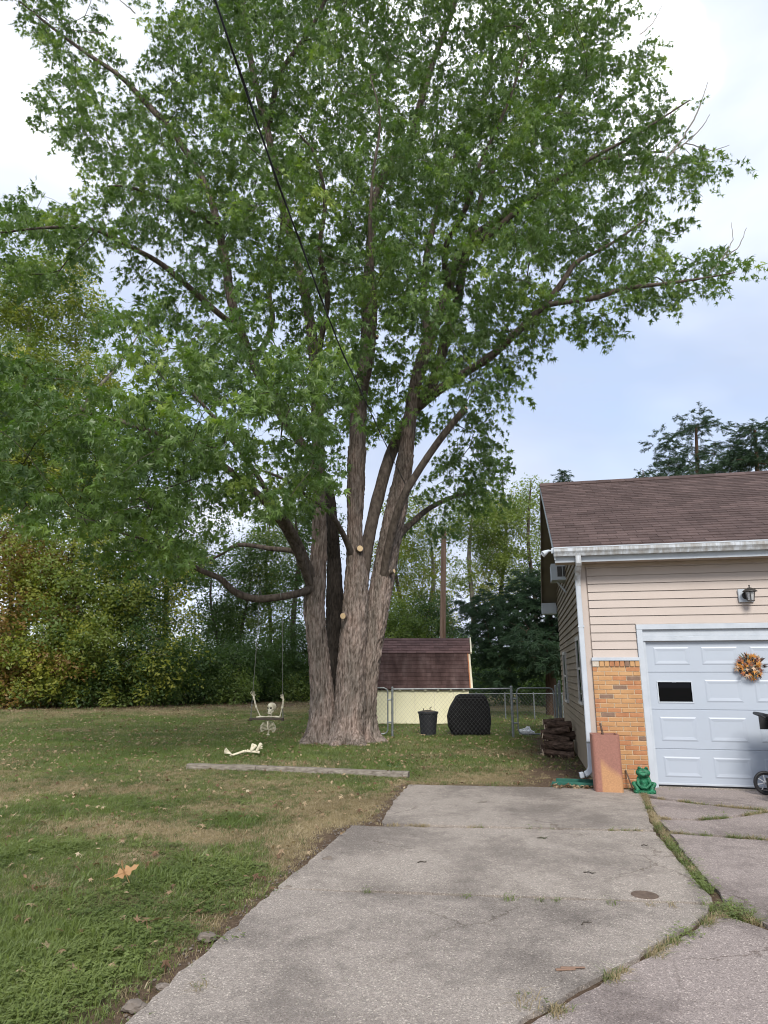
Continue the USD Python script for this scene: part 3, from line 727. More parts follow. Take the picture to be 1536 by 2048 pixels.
# rake boards, soffits, fascia
for xx, nm in ((-RK - 0.008, "rake_board"),):
    for sgn in (0, 1):
        pr = [(-OV - 0.004, EZ - 0.022), (RY, RZ - 0.020), (RY, RZ - 0.175), (-OV - 0.004, EZ - 0.178)]
        if sgn:
            pr = [(2 * RY - y, zz) for y, zz in pr]
        part(gar, nm, profile_x(pr, xx, xx + 0.019), "rake_soffit" if sgn else "white_trim")
for sgn in (0, 1):
    pr = [(-OV + 0.05, EZ - 0.105 + 0.05 * SL), (RY, RZ - 0.105), (RY, RZ - 0.118), (-OV + 0.05, EZ - 0.118 + 0.05 * SL)]
    if sgn:
        pr = [(2 * RY - y, zz) for y, zz in pr]
    part(gar, "rake_soffit", profile_x(pr, -RK + 0.012, 0.0), "rake_soffit")
part(gar, "back_eave_return", box(-RK - 0.004, -0.03, D + 0.05, D + OV, 3.21, 3.50), "white_trim")
part(gar, "fascia", [box(-RK + 0.0, W + RK, -OV + 0.04, -OV + 0.06, 3.318, EZ - 0.03)], "white_trim")
part(gar, "fascia", [box(-RK + 0.0, W + RK, D + OV - 0.06, D + OV - 0.04, 3.318, EZ - 0.03)], "white_trim")
x = -RK + 0.02
while x < W:
    part(gar, "soffit_panel", [box(x, x + 0.296, -OV + 0.0605, -0.0, 3.336, 3.346), box(x + 0.297, x + 0.304, -OV + 0.0605, -0.0, 3.340, 3.348)], "soffit")
    x += 0.305
part(gar, "frieze_board", box(0.064, W, -0.032, 0.0, 3.290, 3.3355, 0.003), "soffit")
# gutter: trough of K profile with an open top
g0 = -OV + 0.04
pr = [(g0, 3.53), (g0, 3.405), (g0 - 0.085, 3.405), (g0 - 0.10, 3.44), (g0 - 0.125, 3.475), (g0 - 0.125, 3.535), (g0 - 0.112, 3.535), (g0 - 0.112, 3.48), (g0 - 0.088, 3.445), (g0 - 0.078, 3.414), (g0 - 0.006, 3.414), (g0 - 0.006, 3.53)]
gut = part(gar, "gutter", profile_x(pr, -RK - 0.01, W + RK), "gutter_white", label="white metal gutter streaked with grey dirt")
part(gut, "gutter_lip", profile_x([(g0 - 0.130, 3.524), (g0 - 0.130, 3.540), (g0 - 0.108, 3.540), (g0 - 0.108, 3.536), (g0 - 0.1255, 3.536), (g0 - 0.1255, 3.524)], -RK - 0.012, W + RK), "white_trim")
part(gut, "end_cap", prism(Polygon(pr[:6]), 0, 0.006) if False else profile_x([pr[0], pr[1], pr[2], pr[3], pr[4], pr[5]], -RK - 0.0135, -RK - 0.0105), "gutter_white")


def duct(pts, w, d):
    """rectangular downspout along pts, width w across x, depth d across the path"""
    p = np.asarray(pts, float)
    t = np.gradient(p, axis=0)
    t /= np.linalg.norm(t, axis=1, keepdims=True)
    sec = []
    ref = np.array([1.0, 0, 0])
    for i in range(len(p)):
        a = ref - t[i] * (ref @ t[i])
        if np.linalg.norm(a) < 0.25:
            a = np.array([0, 0, 1.0]) - t[i] * t[i][2]
        a /= np.linalg.norm(a)
        b = np.cross(t[i], a)
        b /= np.linalg.norm(b)
        c = 0.25
        oct_ = [(-1 + c, -1), (1 - c, -1), (1, -1 + c), (1, 1 - c), (1 - c, 1), (-1 + c, 1), (-1, 1 - c), (-1, -1 + c)]
        sec.append([p[i] + a * u * w / 2 + b * v_ * d / 2 for u, v_ in oct_])
    v = np.array(sec).reshape(-1, 3)
    F = []
    for i in range(len(p) - 1):
        for j in range(8):
            k_ = (j + 1) % 8
            F += [[i * 8 + j, i * 8 + k_, i * 8 + 8 + k_], [i * 8 + j, i * 8 + 8 + k_, i * 8 + 8 + j]]
    for j in range(1, 7):
        F += [[0, j + 1, j], [len(v) - 8, len(v) - 8 + j, len(v) - 8 + j + 1]]
    return v, np.array(F)


dx = -0.062
top = spline([(dx, g0 - 0.06, 3.404), (dx, g0 - 0.06, 3.33), (dx, g0 - 0.04, 3.27), (dx, -0.22, 3.20), (dx, -0.10, 3.13), (dx, -0.055, 3.06), (dx, -0.055, 2.98)], 0.03)
ds = part(gar, "downspout", duct([(dx, -0.055, 2.985), (dx, -0.055, 2.2), (dx, -0.055, 1.2), (dx, -0.055, 0.40)], 0.078, 0.060), "white_trim", label="white metal downspout at the front corner of the garage")
part(ds, "top_elbow", duct(top, 0.084, 0.064), "gutter_white")
bot = spline([(dx, -0.055, 0.42), (dx, -0.055, 0.33), (dx - 0.012, -0.06, 0.25), (dx - 0.07, -0.07, 0.19), (dx - 0.17, -0.085, 0.165)], 0.025)
part(ds, "outlet_elbow", duct(bot, 0.082, 0.066), "white_trim")
part(ds, "strap", box(dx - 0.046, dx + 0.05, -0.088, -0.028, 0.62, 0.645), "galvanised")
part(ds, "strap", box(dx - 0.046, dx + 0.05, -0.088, -0.028, 2.34, 2.362), "white_trim")

# two side windows
for y0, y1, z0, z1 in ((0.86, 1.64, 1.17, 2.26), (5.05, 6.0, 1.03, 2.12)):
    win = thing("side_window", parent=gar)
    fr = [box(-0.045, 0.01, y0, y0 + 0.06, z0, z1), box(-0.045, 0.01, y1 - 0.06, y1, z0, z1), box(-0.046, 0.01, y0 + 0.0605, y1 - 0.0605, z1 - 0.07, z1), box(-0.055, 0.01, y0 - 0.02, y1 + 0.02, z0 - 0.05, z0 - 0.0005),
          box(-0.036, 0.01, y0 + 0.0605, y1 - 0.0605, (z0 + z1) / 2 - 0.02, (z0 + z1) / 2 + 0.02)]
    part(win, "window_frame", fr, "window_vinyl")
    part(win, "window_pane", box(-0.030, -0.026, y0 + 0.06, y1 - 0.06, z0, z1 - 0.06), "pane_dark")


def G(mesh):
    """from the garage's axes to the world's"""
    v, f, _ = meshkit.arrays(mesh)
    return v @ np.array([GE, GD, [0, 0, 1.0]]) + GO, f


# window unit on the gable
acp = gw(0.12, 3.70, 3.72)
ac = thing("air_conditioner", "small white window air conditioner on a bracket high on the dark side wall", "air conditioner", loc=acp, rz=math.degrees(GA))
part(ac, "casing", [box(-0.42, 0.06, -0.26, 0.26, -0.16, -0.14, 0.004), box(-0.42, 0.06, -0.26, 0.26, 0.17, 0.19, 0.004), box(-0.42, 0.06, -0.255, -0.235, -0.14, 0.17), box(-0.42, 0.06, 0.235, 0.255, -0.14, 0.17), box(-0.41, -0.39, -0.235, 0.235, -0.14, 0.17)], "white_trim")
part(ac, "side_grille", join([box(-0.30, 0.03, -0.262, -0.256, -0.09, 0.13)]), "bronze")
part(ac, "grille_bar", join([box(-0.31 + 0.115 * i, -0.295 + 0.115 * i, -0.268, -0.2625, -0.10, 0.14) for i in range(4)]), "grey_plastic")
part(ac, "bracket", [tube([(-0.30, 0, -0.162), (0.0, 0, -0.55)], 0.02, 6), box(-0.03, 0.0, -0.03, 0.03, -0.60, -0.18)], "white_trim")

# twin floodlight at the gutter's end
fl = gw(-RK - 0.03, -OV + 0.02, 3.50)
fo = thing("floodlight", "small white twin head floodlight at the end of the garage gutter", "floodlight", loc=fl, rz=math.degrees(GA))
part(fo, "mount", box(-0.02, 0.02, -0.04, 0.04, -0.04, 0.04, 0.005), "white_trim")
for y_, z_ in ((-0.05, 0.0), (0.06, 0.01)):
    part(fo, "lamp_head", tube([(-0.02, y_ * 0.5, z_), (-0.06, y_, z_), (-0.10, y_ * 1.3, z_ - 0.02), (-0.15, y_ * 1.6, z_ - 0.05)], [0.012, 0.016, 0.032, 0.045], 10), "white_trim", smooth=40)

# coach lamp
lp = gw(2.395, -0.02, 2.775)
lamp = thing("wall_lamp", "dark bronze lantern lamp on a white block above the garage door", "wall lamp", loc=lp, rz=math.degrees(GA))
part(lamp, "mounting_block", box(-0.135, 0.075, -0.030, 0.0, -0.095, 0.10, 0.006), "white_trim")
part(lamp, "back_plate", [tube([(-0.03, -0.030, 0.0), (-0.03, -0.042, 0.0)], 0.058, 14)], "bronze", smooth=40)
part(lamp, "arm", tube(spline([(-0.03, -0.04, -0.03), (-0.028, -0.075, -0.055), (-0.02, -0.10, -0.02), (-0.01, -0.12, 0.05)], 0.01), 0.010, 6), "bronze", smooth=True)
cxl, cyl = 0.0, -0.125
cage = []
for k in range(6):
    a0 = math.radians(60 * k + 15)
    cage.append(tube([(cxl + 0.046 * math.cos(a0), cyl + 0.046 * math.sin(a0), -0.082), (cxl + 0.072 * math.cos(a0), cyl + 0.072 * math.sin(a0), 0.045)], 0.006, 5))
cage += [tube([(cxl, cyl, -0.092), (cxl, cyl, -0.08)], 0.052, 12), tube([(cxl, cyl, 0.042), (cxl, cyl, 0.052)], 0.078, 12)]
part(lamp, "cage", cage, "bronze")
part(lamp, "glass", tube([(cxl, cyl, -0.079), (cxl, cyl, 0.041)], [0.042, 0.066], 6), "lamp_glass")
part(lamp, "roof", tube([(cxl, cyl, 0.05), (cxl, cyl, 0.058), (cxl, cyl, 0.082), (cxl, cyl, 0.103), (cxl, cyl, 0.113)], [0.102, 0.100, 0.074, 0.036, 0.012], 16), "bronze", smooth=35)
part(lamp, "finial", [tube([(cxl, cyl, 0.110), (cxl, cyl, 0.128)], 0.007, 8), blob((cxl, cyl, 0.137), (0.013, 0.013, 0.014), 1)], "bronze", smooth=True)

# ------------------------------------------------------------------ shed
shed = thing("garden_shed", "pale yellow garden shed with a dark brown gambrel roof behind the fence", "shed", loc=(-0.42, 22.35, 0))
SW, SD = 3.22, 2.5
part(shed, "wall", [box(0.0, SW, 0.0, 0.05, 0.02, 1.12), box(0, SW, SD - 0.05, SD, 0.02, 1.12), box(0.0, 0.05, 0.05, SD - 0.05, 0.02, 1.12), box(SW - 0.05, SW, 0.05, SD - 0.05, 0.02, 1.12)], "shed_wall")
for k in range(1, 5):
    part(shed, "wall_batten", box(k * SW / 5 + 0.14, k * SW / 5 + 0.165, -0.006, 0.0, 0.02, 1.08), "shed_trim")
KY, KZ, TY, TZ, E0 = 0.30, 2.30, SD / 2, 2.83, (-0.10, 1.13)
gp = Polygon([(0.0, 1.12), (KY + 0.03, KZ - 0.05), (TY, TZ - 0.08), (SD - KY - 0.03, KZ - 0.05), (SD, 1.12)])
gv, gf = prism(gp, 0, 0.05)
for xo in (0.0, SW - 0.05):
    part(shed, "gable", (np.stack([gv[:, 2] + xo, gv[:, 0], gv[:, 1]], 1), gf), "shed_wall")
for sgn in (0, 1):
    mm = []
    for a, b in ((E0, (KY, KZ)), ((KY, KZ), (TY, TZ))):
        pr = [a, b, (b[0], b[1] - 0.05), (a[0] + 0.02, a[1] - 0.05)]
        if sgn:
            pr = [(SD - y, q) for y, q in pr]
        mm.append(profile_x(pr, -0.06, SW + (0.10 if a is not E0 else 0.02)))
    part(shed, "roof_deck", mm, "shed_shingle_a")
rq = np.random.default_rng(4)
for (a, b, rows, mt, xe) in ((E0, (KY, KZ), 9, "shed_shingle", 0.03), ((KY - 0.03, KZ - 0.012), (TY, TZ), 6, "shed_top", 0.14)):
    L = math.hypot(b[0] - a[0], b[1] - a[1])
    ux, uz = (b[0] - a[0]) / L, (b[1] - a[1]) / L
    for r in range(rows):
        x = -0.08 - (0.16 if r % 2 else 0)
        while x < SW + xe:
            p0, p1 = max(x, -0.08), min(x + 0.312, SW + xe + (r / rows * 0.14 if mt == "shed_top" else 0))
            if p1 - p0 > 0.03:
                s0, s1, th = r * L / rows - 0.012, (r + 1) * L / rows + 0.01, 0.02 + rq.uniform(0, 0.006)
                q = [(a[0] + s_ * ux - n_ * uz, a[1] + s_ * uz + n_ * ux) for s_, n_ in ((s0, 0.001), (s0, th), (s1, 0.006), (s1, 0.001))]
                part(shed, "shingle", profile_x(q, p0, p1), f"{mt}_{'abc'[rq.integers(3)]}")
            x += 0.32
def slant_board(a, b, xa, xb, wa, wb, th):
    """flat board lying up a roof slope from (y, z) a to b, its left edge at xa .. xb"""
    a, b = np.array(a), np.array(b)
    u = (b - a) / np.linalg.norm(b - a)
    n_ = np.array([-u[1], u[0]]) * th
    V = []
    for p, x, w in ((a, xa, wa), (b, xb, wb)):
        for q in (p - n_, p + n_):
            V += [[x, q[0], q[1]], [x + w, q[0], q[1]]]
    h = trimesh.convex.convex_hull(np.array(V))
    return np.array(h.vertices), np.array(h.faces)


part(shed, "rake_trim", slant_board((KY - 0.04, KZ + 0.0), (TY, TZ + 0.01), SW + 0.135, SW + 0.255, 0.055, 0.04, 0.035), "shed_trim")
part(shed, "rake_trim", slant_board((E0[0] - 0.01, E0[1]), (KY - 0.01, KZ - 0.03), SW + 0.034, SW + 0.034, 0.035, 0.035, 0.028), "rust_trim", label="rusty brown strip along the lower roof's right edge")
part(shed, "rake_trim", slant_board((E0[0] + 0.0, E0[1]), (KY + 0.01, KZ - 0.04), SW + 0.070, SW + 0.070, 0.07, 0.06, 0.022), "shed_trim")
part(shed, "rafter_end", [box(0.5 + 0.42 * k, 0.56 + 0.42 * k, -0.09, -0.002, 1.065, 1.10) for k in range(7)], "shed_trim")
part(shed, "corner_trim", box(SW - 0.06, SW + 0.012, -0.014, -0.001, 0.02, 1.06), "shed_trim")
part(shed, "corner_trim", box(SW + 0.001, SW + 0.012, 0.0, 0.06, 0.02, 1.12), "rust_trim", label="rust red upper corner strip of the shed")
part(shed, "corner_trim", box(-0.012, 0.06, -0.014, -0.001, 0.02, 1.06), "shed_trim")

# ------------------------------------------------------------------ fences
FY = 17.9


def weave(x0, x1, z0, z1, y, step=0.105, r=0.0017):
    """chain link: two families of crossing wires"""
    out = []
    h = z1 - z0
    for sgn in (1, -1):
        c = x0 - h
        while c < x1 + h:
            # line x = c + sgn*t, z = z0 + t*1.15
            ts = []
            xa, za = c, z0
            xb, zb = c + sgn * h / 1.15, z1
            lo, hi = min(xa, xb), max(xa, xb)
            if hi > x0 and lo < x1:
                t0, t1 = 0.0, 1.0
                for X in (x0, x1):
                    t = (X - xa) / (xb - xa)
                    if (X == x0) == (xb > xa):
                        t0 = max(t0, t)
                    else:
                        t1 = min(t1, t)
                if t1 - t0 > 0.02:
                    p = np.array([xa, y + sgn * r, za]) + np.array([xb - xa, 0, zb - za]) * t0
                    q = np.array([xa, y + sgn * r, za]) + np.array([xb - xa, 0, zb - za]) * t1
                    out.append(tube([p, q], r, 3, caps=False))
            c += step
    return join(out)


def post(x, y, h, r=0.030, lean=0.0):
    return [tube([(x, y, -0.05), (x + lean * h, y, h)], r, 10), blob((x + lean * h, y, h), (r * 1.15, r * 1.15, r * 0.9), 1)]


fence = thing("chain_link_fence", "grey chain link fence panel in front of the shed and grill", "fence", loc=(0, FY, 0))
part(fence, "post", post(0.22, 0, 1.26), "galvanised", smooth=40)
part(fence, "post", post(3.38, 0, 1.28, 0.034), "galvanised", smooth=40)
part(fence, "top_rail", tube([(0.22, 0, 1.22), (3.38, 0, 1.235)], 0.018, 8), "galvanised", smooth=40)
part(fence, "chain_link", weave(0.26, 3.35, 0.04, 1.20, -0.022), "wire_grey", kind="stuff")
for z_ in (0.25, 0.6, 0.95, 1.17):
    part(fence, "clamp", tube([(0.22, 0, z_), (0.22, 0, z_ + 0.03)], 0.037, 8), "galvanised")
    part(fence, "clamp", tube([(3.38, 0, z_), (3.38, 0, z_ + 0.03)], 0.041, 8), "galvanised")


def gate(x0, x1, label):
    g = thing("chain_link_gate", label, "gate", loc=(0, FY, 0))
    z0, z1, c = 0.09, 1.25, 0.10
    ring = [(x0, 0, 0.6), (x0, 0, z1 - c), (x0 + c * 0.3, 0, z1 - c * 0.3), (x0 + c, 0, z1), ((x0 + x1) / 2, 0, z1), (x1 - c, 0, z1), (x1 - c * 0.3, 0, z1 - c * 0.3), (x1, 0, z1 - c), (x1, 0, 0.6),
            (x1, 0, z0 + c), (x1 - c * 0.3, 0, z0 + c * 0.3), (x1 - c, 0, z0), ((x0 + x1) / 2, 0, z0), (x0 + c, 0, z0), (x0 + c * 0.3, 0, z0 + c * 0.3), (x0, 0, z0 + c), (x0, 0, 0.6)]
    part(g, "gate_frame", tube(ring, 0.019, 8, caps=False), "galvanised", smooth=40)
    part(g, "chain_link", weave(x0 + 0.02, x1 - 0.02, z0 + 0.02, z1 - 0.02, -0.02), "wire_grey", kind="stuff")
    return g


g1 = gate(-0.95, 0.10, "narrow chain link gate half hidden behind the big trunk")
part(g1, "hinge", tube([(0.09, 0, 0.95), (0.19, 0, 0.95)], 0.022, 6), "galvanised")
part(g1, "hinge", tube([(0.09, 0, 0.38), (0.19, 0, 0.38)], 0.022, 6), "galvanised")
g2 = gate(3.52, 4.50, "chain link gate between the grill and the garage wall")
part(g2, "hinge", tube([(3.41, 0, 0.98), (3.53, 0, 0.98)], 0.024, 6), "galvanised")
part(g2, "hinge", tube([(3.41, 0, 0.36), (3.53, 0, 0.36)], 0.024, 6), "galvanised")
for i, (x_, y_, h_) in enumerate(((4.56, 17.9, 1.30), (4.72, 18.1, 1.42), (4.66, 18.0, 1.34))):
    pp = thing("fence_post", ("grey steel gate post nearest the garage side wall", "tall grey steel post behind the gate, tight to the garage", "thin grey steel post between its two neighbours by the garage")[i], "post", loc=(x_, y_, 0))
    part(pp, "shaft", tube([(0, 0, -0.05), (0, 0, h_)], 0.03 - 0.006 * (i == 2), 10), "galvanised", smooth=40)
    part(pp, "cap", blob((0, 0, h_), (0.035, 0.035, 0.025), 1), "galvanised", smooth=True)
bf = thing("wire_fence", "low wire fence across the back of the yard under the cedar", "fence", loc=(0, 24.6, 0))
for k in range(7):
    part(bf, "post", tube([(2.3 + 1.05 * k, 0, -0.05), (2.3 + 1.05 * k, 0, 0.95)], 0.024, 8), "galvanised", smooth=40)
part(bf, "top_rail", tube([(2.3, 0, 0.90), (8.6, 0, 0.92)], 0.016, 6), "galvanised")
part(bf, "chain_link", weave(2.3, 8.6, 0.03, 0.88, -0.02, 0.12, 0.0028), "wire_grey", kind="stuff")

# ------------------------------------------------------------------ pole and service cable
pb, pt_ = at(885.5, 1270, 30.0), at(887.5, 1062, 30.0)
pole = thing("utility_pole", "tall bare wooden utility pole rising behind the shed roof", "utility pole", loc=(pb[0], 30.0, 0))
lean = (pt_[0] - pb[0]) / (pt_[2] - pb[2])
part(pole, "shaft", tube([(-pb[2] * lean, 0, -0.1), (0.0, 0, pb[2]), (lean * (pt_[2] - pb[2]), 0, pt_[2])], [0.155, 0.135, 0.115], 14), "pole_wood", smooth=50)
part(pole, "insulator", [tube([(0.10, -0.02, pt_[2] - 0.35), (0.20, -0.02, pt_[2] - 0.35)], 0.02, 6), blob((0.22, -0.02, pt_[2] - 0.35), (0.045, 0.045, 0.06), 1)], "grey_plastic")
wire = spline([(-1.85, -1.0, 7.35), (-1.28, 3.855, 6.6), (-0.794, 7.19, 6.2), (-0.396, 9.9, 6.17), (0.9, 18.5, 6.6), (pt_[0] + 0.0, 29.9, pt_[2] - 0.3)], 0.25)
cab = thing("service_cable", "thick black overhead cable slanting down through the maple crown to the pole", "cable")
part(cab, "cable", tube(wire, 0.0095, 6), "cable", smooth=True)
tw = wire.copy()
ang = np.arange(len(tw)) * 0.9
tw[:, 0] += 0.012 * np.cos(ang)
tw[:, 2] += 0.012 * np.sin(ang)
part(cab, "messenger_wire", tube(tw, 0.0042, 5), "cable", smooth=True)
# ------------------------------------------------------------------ foliage pieces
def star_leaf(size, r):
    """five lobed maple leaf lying along +x from the stalk, creased and curled"""
    a = np.radians([0, 14, 46, 66, 104, 135, -135, -104, -66, -46, -14])
    d = np.array([1.06, 0.36, 0.90, 0.30, 0.54, 0.14, 0.14, 0.54, 0.30, 0.90, 0.36])
    d = d * (1 + r.uniform(-0.1, 0.1, len(d)))
    p = np.stack([d * np.cos(a) * size * 0.72 + 0.20 * size, d * np.sin(a) * size * 0.66, np.zeros(len(d))], 1)
    p[:, 2] = -0.35 * np.abs(p[:, 1]) ** 1.5 / size ** 0.5 * r.uniform(0, 1.5) - r.uniform(0.1, 0.9) * p[:, 0] ** 2 / size
    v = np.vstack([[0.12 * size, 0, 0.0], p])
    f = np.array([[0, i, i + 1] for i in range(1, len(p))] + [[0, len(p), 1]])
    return v, f


def oval_leaf(size, r, w=0.5):
    z = -r.uniform(0.0, 0.5) * size
    v = np.array([[0, 0, 0], [0.45 * size, 0.5 * w * size, 0.06 * size + z * 0.3], [size, 0, z], [0.45 * size, -0.5 * w * size, 0.06 * size + z * 0.3], [0.5 * size, 0, z * 0.35]])
    return v, np.array([[0, 4, 1], [1, 4, 2], [2, 4, 3], [3, 4, 0]])


def turn(v, R):
    return v @ R.T


def frame(dirn, roll):
    x = dirn / np.linalg.norm(dirn)
    up = np.array([0, 0, 1.0]) if abs(x[2]) < 0.95 else np.array([1.0, 0, 0])
    y = np.cross(up, x)
    y /= np.linalg.norm(y)
    z = np.cross(x, y)
    c, s = math.cos(roll), math.sin(roll)
    return np.stack([x, y * c + z * s, z * c - y * s], 1)


def spray(seed, n, L, make, size, droop=0.5, spread=0.16):
    """a leafy shoot along +x with leaves hung round it"""
    r = np.random.default_rng(seed)
    out = []
    for i in range(n):
        t = (i + r.uniform(0, 1)) / n
        base = np.array([t * L, r.normal(0, spread * L), r.normal(0, spread * L * 0.8) - 0.25 * L * t * t])
        az = r.uniform(-2.2, 2.2)
        d = np.array([math.cos(az), math.sin(az), -droop + r.normal(0, 0.38)])
        v, f = make(size * r.uniform(0.7, 1.2), r)
        out.append((turn(v, frame(d, r.normal(0, 0.9))) + base, f))
    return join(out)


def cedar_spray(seed, n=46, L=0.55):
    r = np.random.default_rng(seed)
    out = []
    for i in range(n):
        t = r.uniform(0, 1) ** 0.8
        az = r.normal(0, 0.75)
        base = np.array([t * L * 0.75, r.normal(0, 0.05) * L, r.normal(0, 0.05) * L])
        d = np.array([math.cos(az), math.sin(az), r.normal(0.12, 0.30)])
        s = L * r.uniform(0.16, 0.36)
        v, f = oval_leaf(s, r, 0.16)
        out.append((turn(v, frame(d, r.uniform(-1.5, 1.5))) + base, f[:]))
    return join(out)


def grow(nodes, targets, seed, bias=0.7, tip=0.006, wob=0.16, step=0.45):
    """branches from the limb nodes (x, y, z, radius) out to every target; returns the branch meshes' rows and the places and directions along the outer shoots"""
    r = np.random.default_rng(seed)
    P = [np.asarray(n[:3]) for n in nodes]
    par = [-1] * len(P)
    own = [float(n[3]) for n in nodes]
    d0, _ = cKDTree(np.array(P)).query(targets)
    order = np.argsort(d0)
    A = np.zeros((len(P) + len(targets) * 14, 3))
    A[:len(P)] = P
    n = len(P)
    load = np.zeros(len(A))
    parent = np.full(len(A), -1)
    paths = []
    cen = A[:n].mean(0)
    outdir = np.zeros((len(A), 3))
    for ti in order:
        t = targets[ti]
        dv = t - A[:n]
        dist = np.linalg.norm(dv, axis=1) + 1e-6
        cosang = np.einsum("ij,ij->i", dv / dist[:, None], outdir[:n])
        cost = dist * (1.0 + bias * np.clip(0.35 - cosang, 0, 2)) + 0.25 * np.clip(A[:n, 2] - t[2], 0, 9)
        b = int(np.argmin(cost))
        L = dist[b]
        if L < 0.12:
            continue
        k = max(2, min(12, int(L / step) + 1))
        s = np.linspace(0, 1, k + 1)[1:, None]
        lead = outdir[b] * L * 0.35
        side = r.normal(0, wob, 3) * L
        pts = A[b] + (t - A[b]) * s + lead * (s * (1 - s) ** 2 * 2.2) + side * (s * (1 - s)) + np.array([0, 0, 0.10 * L]) * (4 * s * (1 - s)) * 0.5
        idx = [b] + list(range(n, n + k))
        A[n:n + k] = pts
        parent[n] = b
        parent[n + 1:n + k] = np.arange(n, n + k - 1)
        dd = np.diff(A[idx], axis=0)
        outdir[n:n + k] = dd / (np.linalg.norm(dd, axis=1, keepdims=True) + 1e-9)
        n += k
        paths.append(idx)
    nb = len(P)
    load[:n] = 0
    child = np.zeros(n, int)
    for i in range(nb, n):
        child[parent[i]] += 1
    for i in range(n - 1, nb - 1, -1):
        load[i] = max(load[i], 1.0)
        load[parent[i]] += load[i] if child[parent[i]] > 1 or parent[i] < nb else load[i]
    rad = tip * np.sqrt(np.maximum(load, 1.0)) * 1.0
    tubes = []
    for idx in paths:
        rr = rad[idx].copy()
        rr[0] = min(rr[1] * 1.1, own[idx[0]] * 0.8 if idx[0] < nb else rad[idx[0]])
        rr[-1] = min(rr[-1], tip * 0.7)
        tubes.append(tube(A[idx], rr, 5 if rr[0] > 0.02 else 4 if rr[0] > 0.012 else 3, caps=False))
    return tubes, A[:n], outdir[:n], paths, nb


def leaf_places(A, outdir, paths, nb, per, seed, size, flat=0.6, from_=0.35, droop=0.25):
    """where shoots stand: round the outer part of every branch path"""
    r = np.random.default_rng(seed)
    pos, yaw, tilt, dirn = [], [], [], []
    for idx in paths:
        m = len(idx)
        for q in range(per):
            t = from_ + (1 - from_) * r.uniform(0, 1) ** 0.7
            x = t * (m - 1)
            i = min(int(x), m - 2)
            p = A[idx[i]] * (1 - x + i) + A[idx[i + 1]] * (x - i)
            o = r.normal(0, 1, 3) * size * np.array([1, 1, flat])
            pos.append(p + o)
            d = outdir[idx[i + 1]] * 0.9 + o / size * 0.6
            yaw.append(math.atan2(d[1], d[0]) + r.normal(0, 0.5))
    yaw = np.array(yaw)
    n = len(yaw)
    tl = droop + r.normal(0, 0.35, n)
    return np.array(pos), quats(yaw, tl, yaw + np.pi / 2), r


# ------------------------------------------------------------------ the big silver maple
MY = 16.7
PXM = lambda px, py, y, w: w * np.linalg.norm(at(px, py, y) - [0, 0, EYE]) / FPX / math.sqrt(1 + ((px - 768) / FPX) ** 2 + ((py - 1024) / FPX) ** 2)


def limb(rows, step=0.22):
    """rows (px, py, distance, half width in px) as read from the photograph -> rows x, y, z, radius in metres"""
    q = []
    for px, py, y, w in rows:
        q.append(list(at(px, py, y)) + [PXM(px, py, y, w)])
    return spline(q, step)


maple = thing("silver_maple", "huge multi stemmed silver maple with deeply furrowed bark filling the yard", "tree", loc=(0, 0, 0))
STEMS = [
    # left, centre and right stems and the dark one behind the fork
    [(648, 1498, 16.55, 32), (647, 1452, 16.55, 26), (645, 1380, 16.6, 22), (636, 1290, 16.6, 19.5), (629, 1220, 16.6, 19.5), (631, 1170, 16.6, 19), (638, 1100, 16.6, 15), (639, 1030, 16.6, 13), (638, 960, 16.65, 12), (636, 880, 16.7, 12), (632, 760, 16.9, 11.5), (620, 640, 17.2, 10), (600, 540, 17.6, 9), (572, 430, 18.0, 8), (535, 260, 18.6, 7), (506, 140, 19.2, 6), (488, 20, 19.8, 5), (478, -90, 20.3, 3)],
    [(696, 1500, 16.35, 38), (698, 1452, 16.4, 32), (701, 1380, 16.4, 27.5), (705, 1290, 16.4, 25), (711, 1220, 16.45, 24), (713, 1160, 16.5, 22), (710, 1100, 16.5, 16), (710, 1040, 16.5, 14.5), (711, 1000, 16.5, 15.5), (714, 900, 16.6, 17), (719, 800, 16.7, 15.5), (730, 720, 16.9, 12.5), (735, 600, 17.2, 11), (741, 490, 17.5, 9.5), (752, 390, 17.9, 8.5), (790, 310, 18.2, 7.5), (822, 270, 18.4, 7), (842, 200, 18.7, 6.5), (868, 115, 19.1, 5.5), (905, 20, 19.6, 4.5), (930, -80, 20.2, 3)],
    [(722, 1498, 16.7, 30), (724, 1452, 16.7, 25), (731, 1380, 16.7, 21), (742, 1290, 16.7, 21), (755, 1220, 16.7, 21), (764, 1160, 16.8, 21), (777, 1090, 16.9, 21), (793, 1010, 17.0, 19.5), (808, 930, 17.1, 16), (822, 820, 17.3, 13.5), (837, 740, 17.5, 12.5), (864, 660, 17.7, 12), (892, 585, 18.0, 10.5), (914, 520, 18.2, 9), (945, 470, 18.4, 7.5), (1000, 435, 18.5, 6.5), (1060, 395, 18.6, 5.5), (1130, 345, 18.7, 4.5), (1230, 310, 18.8, 3.2), (1330, 300, 18.8, 2)],
    [(674, 1470, 18.0, 26), (672, 1380, 18.0, 19), (670, 1280, 18.0, 17), (670, 1190, 18.0, 16), (668, 1120, 18.0, 13), (664, 1050, 17.6, 10.5), (655, 970, 17.7, 9.5), (615, 900, 17.8, 9.5), (565, 830, 17.9, 9), (515, 740, 18.0, 9), (482, 660, 18.1, 9), (463, 600, 18.2, 8.5), (451, 520, 18.3, 8.5), (436, 450, 18.4, 7.5), (412, 370, 18.5, 7), (352, 270, 18.5, 6.5), (282, 192, 18.5, 5.5), (238, 148, 18.5, 4.5), (165, 98, 18.4, 3.5), (95, 45, 18.3, 2.3), (40, 0, 18.2, 1.4)],
]
